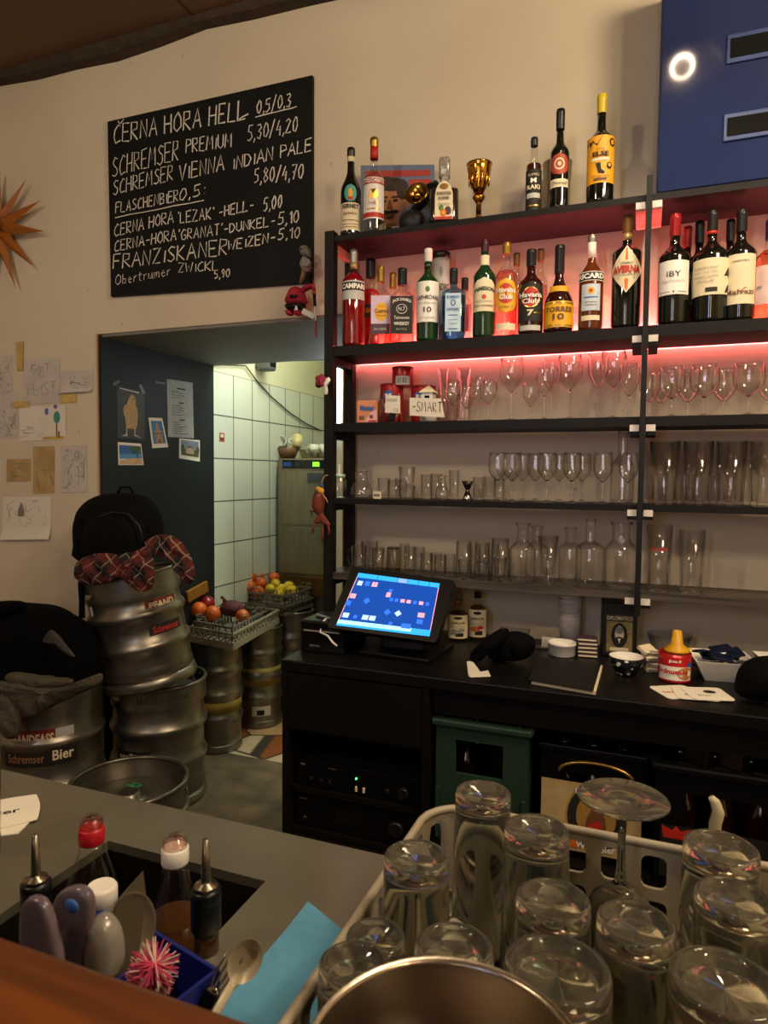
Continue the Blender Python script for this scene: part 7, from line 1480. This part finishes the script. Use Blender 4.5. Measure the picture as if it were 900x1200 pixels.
def utensil(name, label, tip_px, tipz, foot, build, cat='cutlery'):
    """stands in the caddy: from its foot point up to the tip seen at a pixel"""
    T = at(*tip_px, z=tipz); fo = base_c+Vector((foot[0]*u_.x+foot[1]*w_.x, foot[0]*u_.y+foot[1]*w_.y, .002)); ax = T-fo; L = ax.length
    zax = ax.normalized(); toc = (Vector((0, 0, CAM_H))-T); yax = (toc-zax*toc.dot(zax)).normalized(); xax = yax.cross(zax)
    M = Matrix((xax, yax, zax)).transposed().to_4x4(); t = thing(name, label, cat, fo, 0, 'cutlery in the blue caddy', M.to_euler()); build(t, L); return t
M_cut = mat('cutlery steel', 'd8ccac', .38, .15, var=.08)
def b_spoon(t, L, w=.022, bl=.062, m=M_cut):
    mb = MB(); mb.tube([(0, 0, 0), (0, 0, L-bl)], [.0042, .0030], 0, 8); obj('handle', mb, m, t)
    mb = MB()
    for sg, k in ((1, 0), (-1, .0015)):
        vs = []; fs = []; nr, na = 6, 24
        for j in range(nr+1):
            r = j/nr
            for i in range(na): a = 2*PI*i/na; vs.append((w*r*math.cos(a), -(.009*(1-r*r))-k, L-bl/2+bl/2*r*math.sin(a)))
        f = [(j*na+i, (j+1)*na+i, (j+1)*na+(i+1) % na, j*na+(i+1) % na) for j in range(nr) for i in range(na)]
        mb.add(vs, [tuple(reversed(x)) for x in f] if sg > 0 else f, 0, True)
    obj('bowl', mb, m, t)
utensil('serving_spoon', 'large steel serving spoon behind the knife in the caddy', (158, 1046), .975, (.30, .5), lambda t, L: b_spoon(t, L, .020, .060))
def b_knife(t, L):
    mb = MB(); bl = .075; mb.prism([(-.013, L-bl), (.013, L-bl), (.013, L-.045), (.006, L-.018), (-.008, L), (-.013, L-.02)], -.0006, .0006, 0, None, 'y'); obj('blade', mb, mat('worn knife steel', '8a8068', .4, .6), t)
    mb = MB(); mb.box((0, 0, (L-bl)/2), (.020, .012, L-bl), 0, bev=.004); obj('handle', mb, M_black, t)
utensil('kitchen_knife', 'broad steel knife standing blade up in the caddy', (155, 1021), .99, (.42, .62), b_knife)
def b_brush(t, L):
    mb = MB(); mb.tube([(0, 0, 0), (0, 0, L-.035)], .004, 0, 8); obj('handle', mb, M_white, t); mb = MB(); r = random.Random(3); mb2 = MB()
    for k in range(1100):
        z = L-.05+.05*r.random(); a = r.uniform(0, 2*PI); l = .012+.007*r.random(); d = Vector((math.cos(a), math.sin(a), r.uniform(-.2, .5)))
        (mb if r.random() < .68 else mb2).tube([(0, 0, z), d*l+Vector((0, 0, z))], [.0008, .0004], 0, 4, None, False)
    b1 = obj('pink_bristles', mb, mat('pink bristle', 'b8325a', .8, var=.2), t); b1['kind'] = 'stuff'; b2 = obj('white_bristles', mb2, mat('white bristle', 'd0b8ac', .8), t); b2['kind'] = 'stuff'
utensil('bottle_brush', 'fluffy pink and white bottle brush in the blue caddy', (182, 1128), .955, (.45, .75), b_brush, 'brush')
utensil('serving_spoon', 'steel spoon leaning over the caddy\'s right end', (300, 1104), .965, (.80, .5), lambda t, L: b_spoon(t, L, .0115, .034))
def b_fork(t, L):
    mb = MB(); mb.box((0, 0, (L-.03)/2), (.012, .006, L-.03), 0, bev=.002); obj('handle', mb, M_black, t); mb = MB()
    for k in (-.006, -.002, .002, .006): mb.tube([(k*.6, 0, L-.032), (k, -.002, L-.02), (k, 0, L)], .0009, 0, 5)
    mb.ball((0, 0, L-.032), .006, 0, 8, None, (1, .3, .7)); obj('tines', mb, M_chrome, t)
utensil('fork', 'dark-handled fork beside the spoon in the blue caddy', (276, 1118), .95, (.72, .62), b_fork)
# plastic tongs lying upright at the left
tg = thing('serving_tongs', 'clear mauve plastic tongs standing at the bar top\'s edge', 'tongs', at(80, 1140, y=.30)); M_tg = mat('mauve clear plastic', '84727c', .22, var=.15, scale=30, trans=.5)
for ol, Y in (([(66, 1140), (62, 1085), (68, 1050), (84, 1038), (100, 1040), (109, 1056), (108, 1095), (102, 1142)], .315), ([(32, 1135), (27, 1075), (32, 1054), (44, 1050), (56, 1060), (66, 1090), (72, 1140)], .295)):
    inflated('arm', None, None, ol, Y, .006, M_tg, .0015, 3, 30, parent=tg, thing_=False, pw=.3, rings=7)
inflated('guard', None, None, [(104, 1135), (110, 1080), (122, 1072), (136, 1092), (140, 1125), (132, 1145)], .32, .012, mat('pale clear plastic', 'a8a298', .22, trans=.5), .001, 3, 30, parent=tg, thing_=False, pw=.4, rings=7)
for (px, py, ow) in ((84, 1062, .0055),):
    P = at(px, py, y=.302); mb = MB(); mb.ball((0, 0, 0), ow, 0, 12, None, (1.0, .3, .8)); obj('blue_stud', mb, M_blue, tg, P-tg.location)
# blue cloth
q = [at(361, 1058, z=FZ+.003), at(404, 1094, z=FZ+.003), at(392, 1260, z=FZ+.003), at(250, 1200, z=FZ+.003)]
mb = MB(); fnc = lambda u, v, k=0: (q[0]*(1-u)+q[1]*u)*(1-v)+(q[3]*(1-u)+q[2]*u)*v+Vector((0, 0, .002+k+.006*math.sin(u*3+v*2)**2*v+.004*max(0, u-.7)))
mb.grid(fnc, 14, 14); mb.grid(lambda u, v: fnc(1-u, v, -.003), 14, 14); 
for (a0, a1, b0, b1) in ((0, 1, 0, 0), (0, 1, 1, 1)): mb.grid(lambda u, v: fnc(u, b0, -.003*v), 14, 1)
mb.grid(lambda u, v: fnc(0, u, -.003*v), 14, 1); mb.grid(lambda u, v: fnc(1, u, -.003*v), 14, 1)
tag(obj('dish_cloth', mb, mat('light blue cloth', '4f8cac', .85, var=.06, scale=80, bump=.1)), 'light blue cleaning cloth spread on the counter beside the glass rack', 'cloth')
for i, (px, py) in enumerate(((4, 964), (11, 957))):
    p = at(px, py, z=FZ); mb = MB(); mb.prism([(.045*math.cos(a)*(1/max(abs(math.cos(a)), abs(math.sin(a))))**.7, .045*math.sin(a)*(1/max(abs(math.cos(a)), abs(math.sin(a))))**.7) for a in [k*PI/16 for k in range(32)]], 0, .0016, 0); put_text(mb, 'Bier', .04, .014, lambda u, v: (u, v, .0018), 1, .02)
    tag(obj('beer_mat', mb, [M_paper, M_ink], loc=(p.x-.01, p.y, FZ+.0006+.0018*i), rot=(0, 0, .5+i*.35)), ('lower', 'upper')[i]+' white beer mat at the counter\'s left edge', 'beer mat', 'beer mats on the steel counter')
P = at(-72, 1010, z=.84); mb = MB(); mb.ring([(.028, 0), (.030, .14), (.0285, .14), (.0265, .008), (.0004, .008), (.0004, 0)], 28)
tag(obj('glass_tumbler', mb, G_thin, loc=(P.x-.004, P.y+.05, FZ+.0006)), 'tall glass cut off by the photo\'s left edge on the counter', 'glass')

# ---- glass rack with upturned glasses
RX0, RX1, RY0, RY1, RZ0, RZ1 = -.222, .270, .285, .738, FZ+.0006, .920
rk = thing('glass_rack', 'beige plastic dish rack full of upturned glasses', 'rack', ((RX0+RX1)/2, (RY0+RY1)/2, RZ0), -.008)
hx_, hy_, rc_ = (RX1-RX0)/2, (RY1-RY0)/2, .05
segs = []
def rackpath(s):
    """point and outward normal at arc length s round the rounded rectangle"""
    sides = [(2*hx_-2*rc_), PI/2*rc_, (2*hy_-2*rc_), PI/2*rc_]*2
    a = 0; x, y, ang = -hx_+rc_, -hy_, 0.0; i = 0
    while s > sides[i % 4 if i < 8 else 0] and i < 7:
        L = sides[i % 4] if i % 2 == 1 else ((2*hx_-2*rc_) if i in (0, 4) else (2*hy_-2*rc_)); 
        if s <= L: break
        s -= L
        if i % 2 == 0: x += math.cos(ang)*L; y += math.sin(ang)*L
        else:
            cx2, cy2 = x-rc_*math.sin(ang), y+rc_*math.cos(ang); ang += PI/2; x, y = cx2+rc_*math.sin(ang), cy2-rc_*math.cos(ang)
        i += 1
    if i % 2 == 0: return x+math.cos(ang)*s, y+math.sin(ang)*s, math.sin(ang), -math.cos(ang)
    cx2, cy2 = x-rc_*math.sin(ang), y+rc_*math.cos(ang); a2 = ang+s/rc_; return cx2+rc_*math.sin(a2), cy2-rc_*math.cos(a2), math.sin(a2), -math.cos(a2)
PER = 2*(2*hx_-2*rc_)+2*(2*hy_-2*rc_)+2*PI*rc_; HR = RZ1-RZ0; th = .004
mb = MB()
def rp(s, z, d): x, y, nx, ny = rackpath(s % PER); return (x-nx*d, y-ny*d, z)
def cell(s0, s1, z0, z1, hs, hz, rad, oz=0.0):
    """one slot of the wall: a rounded hole hs x hz in the panel s0..s1, z0..z1"""
    cs_, cz_ = (s0+s1)/2, (z0+z1)/2+oz; n = 24; ho = []; ou = []
    for i in range(n):
        a = 2*PI*i/n+1e-4; c_, s_ = math.cos(a), math.sin(a); k = min((hs/2)/max(abs(c_), 1e-6), (hz/2)/max(abs(s_), 1e-6)); px_, pz_ = k*c_, k*s_
        ix, iz = max(min(px_, hs/2-rad), -(hs/2-rad)), max(min(pz_, hz/2-rad), -(hz/2-rad)); dx, dz = px_-ix, pz_-iz; dl = math.hypot(dx, dz)
        if dl > rad > 0: px_, pz_ = ix+dx*rad/dl, iz+dz*rad/dl
        ho.append((cs_+px_, cz_+pz_)); k2 = min(((s1-s0)/2)/max(abs(c_), 1e-6), ((z1-cz_) if s_ > 0 else (cz_-z0))/max(abs(s_), 1e-6)); ou.append((cs_+k2*c_, cz_+k2*s_))
    for cx2, cz2 in ((s0, z0), (s1, z0), (s1, z1), (s0, z1)):   # snap the nearest outline point to each corner
        j = min(range(n), key=lambda i: (ou[i][0]-cx2)**2+(ou[i][1]-cz2)**2); ou[j] = (cx2, cz2)
    vs = [rp(*p, 0) for p in ou]+[rp(*p, 0) for p in ho]+[rp(*p, th) for p in ho]+[rp(*p, th) for p in ou]; fs = []
    for i in range(n):
        i2 = (i+1) % n; fs += [(i, i2, n+i2, n+i), (n+i, n+i2, 2*n+i2, 2*n+i), (2*n+i, 2*n+i2, 3*n+i2, 3*n+i)]
    mb.add(vs, fs, 0)
NS = int(PER/.040); ps_ = PER/NS
for k in range(NS):
    s0, s1 = k*ps_, (k+1)*ps_; nxt = rackpath((s0+s1)/2); 
    corner = abs(abs(nxt[2])-1) > .02 and abs(abs(nxt[3])-1) > .02
    if corner: cell(s0, s1, 0, HR, ps_*.52, HR*.66, .007, .004)
    else: cell(s0, s1, HR*.48, HR, ps_*.62, HR*.35, .007, -.003); cell(s0, s1, 0, HR*.48, ps_*.68, HR*.28, .006, .002)
pts = [Vector(rp(k*PER/120, HR, th/2)) for k in range(120)]; obj('slotted_wall', mb, mat('beige rack plastic', '9a8f78', .5), rk)
mb = MB(); mb.tube(pts, .0045, 0, 8, closed=True); obj('rim', mb, mat('beige rack plastic', '9a8f78'), rk)
mb = MB(); n = 10
for i in range(n+1):
    x = -hx_+.012+i*(2*hx_-.024)/n; mb.box((x, 0, .003), (.004, 2*hy_-.02, .005), 0); y = -hy_+.012+i*(2*hy_-.024)/n; mb.box((0, y, .0031), (2*hx_-.02, .004, .005), 0)
obj('floor_grid', mb, mat('beige rack plastic', '9a8f78'), rk)
G_thick = thick_glass('wet drinking glass', 'eeeee6', .05)
GZ = RZ0+.0062
def upturned(label, px, py, w, ztop, taper=1.12, recess=.006, name='drinking_glass', n=36, facets=0):
    P = at(px, py, z=ztop); R_ = w*depth_of(P)/F/2; h = ztop-GZ; rt = R_*taper
    pr = [(rt-.0016, 0), (rt, .0008), (R_*1.01, h-.016), (R_, h-.0035), (R_*.975, h-.0008), (R_*.93, h), (R_*.86, h), (R_*.82, h-.001), (R_*.79, h-.0045), (.0004, h-.0055), (.0004, h-.0135), (R_*.80, h-.0135), (R_*.90, h-.0150), (R_*.945, h-.022), (rt-.0026, .0008)]
    mb = MB(); mb.ring(pr, n); return tag(obj(name, mb, G_thick, loc=(P.x, P.y, GZ), rot=(0, 0, rnd.uniform(0, 3))), label, 'glass', 'upturned glasses in the rack')
for lab, px, py, w, zt_, tp in (
    ('upturned glass in the rack\'s back row, farthest back at the left', 566, 927, 64, .985, 1.10),
    ('upturned glass nearest the rack\'s left wall with a blue reflection', 488, 1002, 76, .98, 1.12),
    ('upturned glass right of the farthest one, in front of the beer crate', 629, 970, 74, .98, 1.12),
    ('upturned glass in the middle of the rack, left of the stemmed glass', 648, 1052, 86, .975, 1.08),
    ('upturned glass directly below the upturned stemmed glass', 745, 1079, 88, .975, 1.04),
    ('upturned glass at the rack\'s right, back one of two', 845, 991, 82, .98, 1.10),
    ('upturned glass at the rack\'s right, front one of two', 862, 1050, 88, .975, 1.08),
    ('wide upturned glass in the front row right of the steel bowl', 653, 1132, 124, .965, 1.02),
    ('wide upturned glass in the lower right corner of the rack', 850, 1148, 124, .965, 1.02),
    ('upturned glass behind the steel bowl\'s rim', 532, 1108, 92, .965, 1.05),
    ('small upturned glass with sparkling drops left of the steel bowl', 415, 1128, 84, .955, 1.05),
    ('upturned glass half hidden between the sparkling glass and the bowl', 440, 1096, 70, .945, 1.05)):
    upturned(lab, px, py, w, zt_, tp)
P = at(730, 934, z=.995); R_ = 104*depth_of(P)/F/2; sg = thing('stemmed_glass', 'upturned stemmed glass with its round foot topmost in the rack', 'glass', (P.x, P.y, GZ), 0, 'upturned glasses in the rack'); h = .995-GZ
mb = MB(); mb.lathe([(.0042, h-.018), (.007, h-.010), (.016, h-.0065), (R_*.96, h-.0028), (R_, h-.0012), (R_*.97, h), (.016, h-.001), (.006, h-.004), (.0005, h-.005)], 36); obj('foot', mb, G_thick, sg)
mb = MB(); mb.lathe([(.006, h*.50), (.0042, h*.58), (.0036, h*.75), (.0042, h-.0182)], 14); obj('stem', mb, G_thick, sg)
mb = MB(); o_ = [(R_*.74, 0), (R_*.84, h*.14), (R_*.82, h*.28), (R_*.62, h*.40), (R_*.3, h*.47), (.006, h*.50)]; mb.ring(o_+[(.002, h*.47)]+[(r-.0014, z-.002 if i else z) for i, (r, z) in enumerate(o_[:-1])][::-1], 32); obj('bowl', mb, G_thick, sg)
for i, (px, py) in enumerate(((508, 1074), (536, 1070))):
    P = at(px, py, z=.875); mb = MB(); mb.box((0, 0, .022), (.020, .011, .042), 0, bev=.004); tag(obj('plastic_clip', mb, M_white, loc=(P.x, P.y, GZ), rot=(.1, .1, .4-i*.8)), ('left', 'right')[i]+' one of two small white plastic pieces standing between the upturned glasses', 'plastic piece')
q = [at(838, 966, y=.752), at(842, 952, y=.752), at(838, 940, y=.752), at(833, 934, y=.752)]; q = [Vector((q[0].x, .752, FZ+.002))]+q
mb = MB(); mb.tube(q, [.006, .006, .006, .005, .003], 0, 10); tag(obj('brush_handle', mb, mat('pale cream plastic', 'b8ac88', .45)), 'pale cream handle sticking up behind the glass rack', 'handle')
# steel bowl resting on the rack's front rim
bx_, by_, br_ = -.086, .321, .0755; sb = thing('steel_bowl', 'shiny steel bowl with dark base at the bottom edge of the picture', 'bowl', (bx_, by_, .9255))
hb_ = .0745; pr = [(br_*.70, 0), (br_*.78, .003), (br_*.90, hb_*.45), (br_*.975, hb_*.93), (br_*1.0, hb_), (br_*.985, hb_+.0012), (br_*.955, hb_*.96), (br_*.87, hb_*.45), (br_*.76, .007), (.0004, .005), (.0004, 0)]
mb = MB(); mb.ring(pr, 56); obj('bowl_body', mb, mat('shiny bowl steel', 'a89c8a', .27, 1.0, var=.06), sb)
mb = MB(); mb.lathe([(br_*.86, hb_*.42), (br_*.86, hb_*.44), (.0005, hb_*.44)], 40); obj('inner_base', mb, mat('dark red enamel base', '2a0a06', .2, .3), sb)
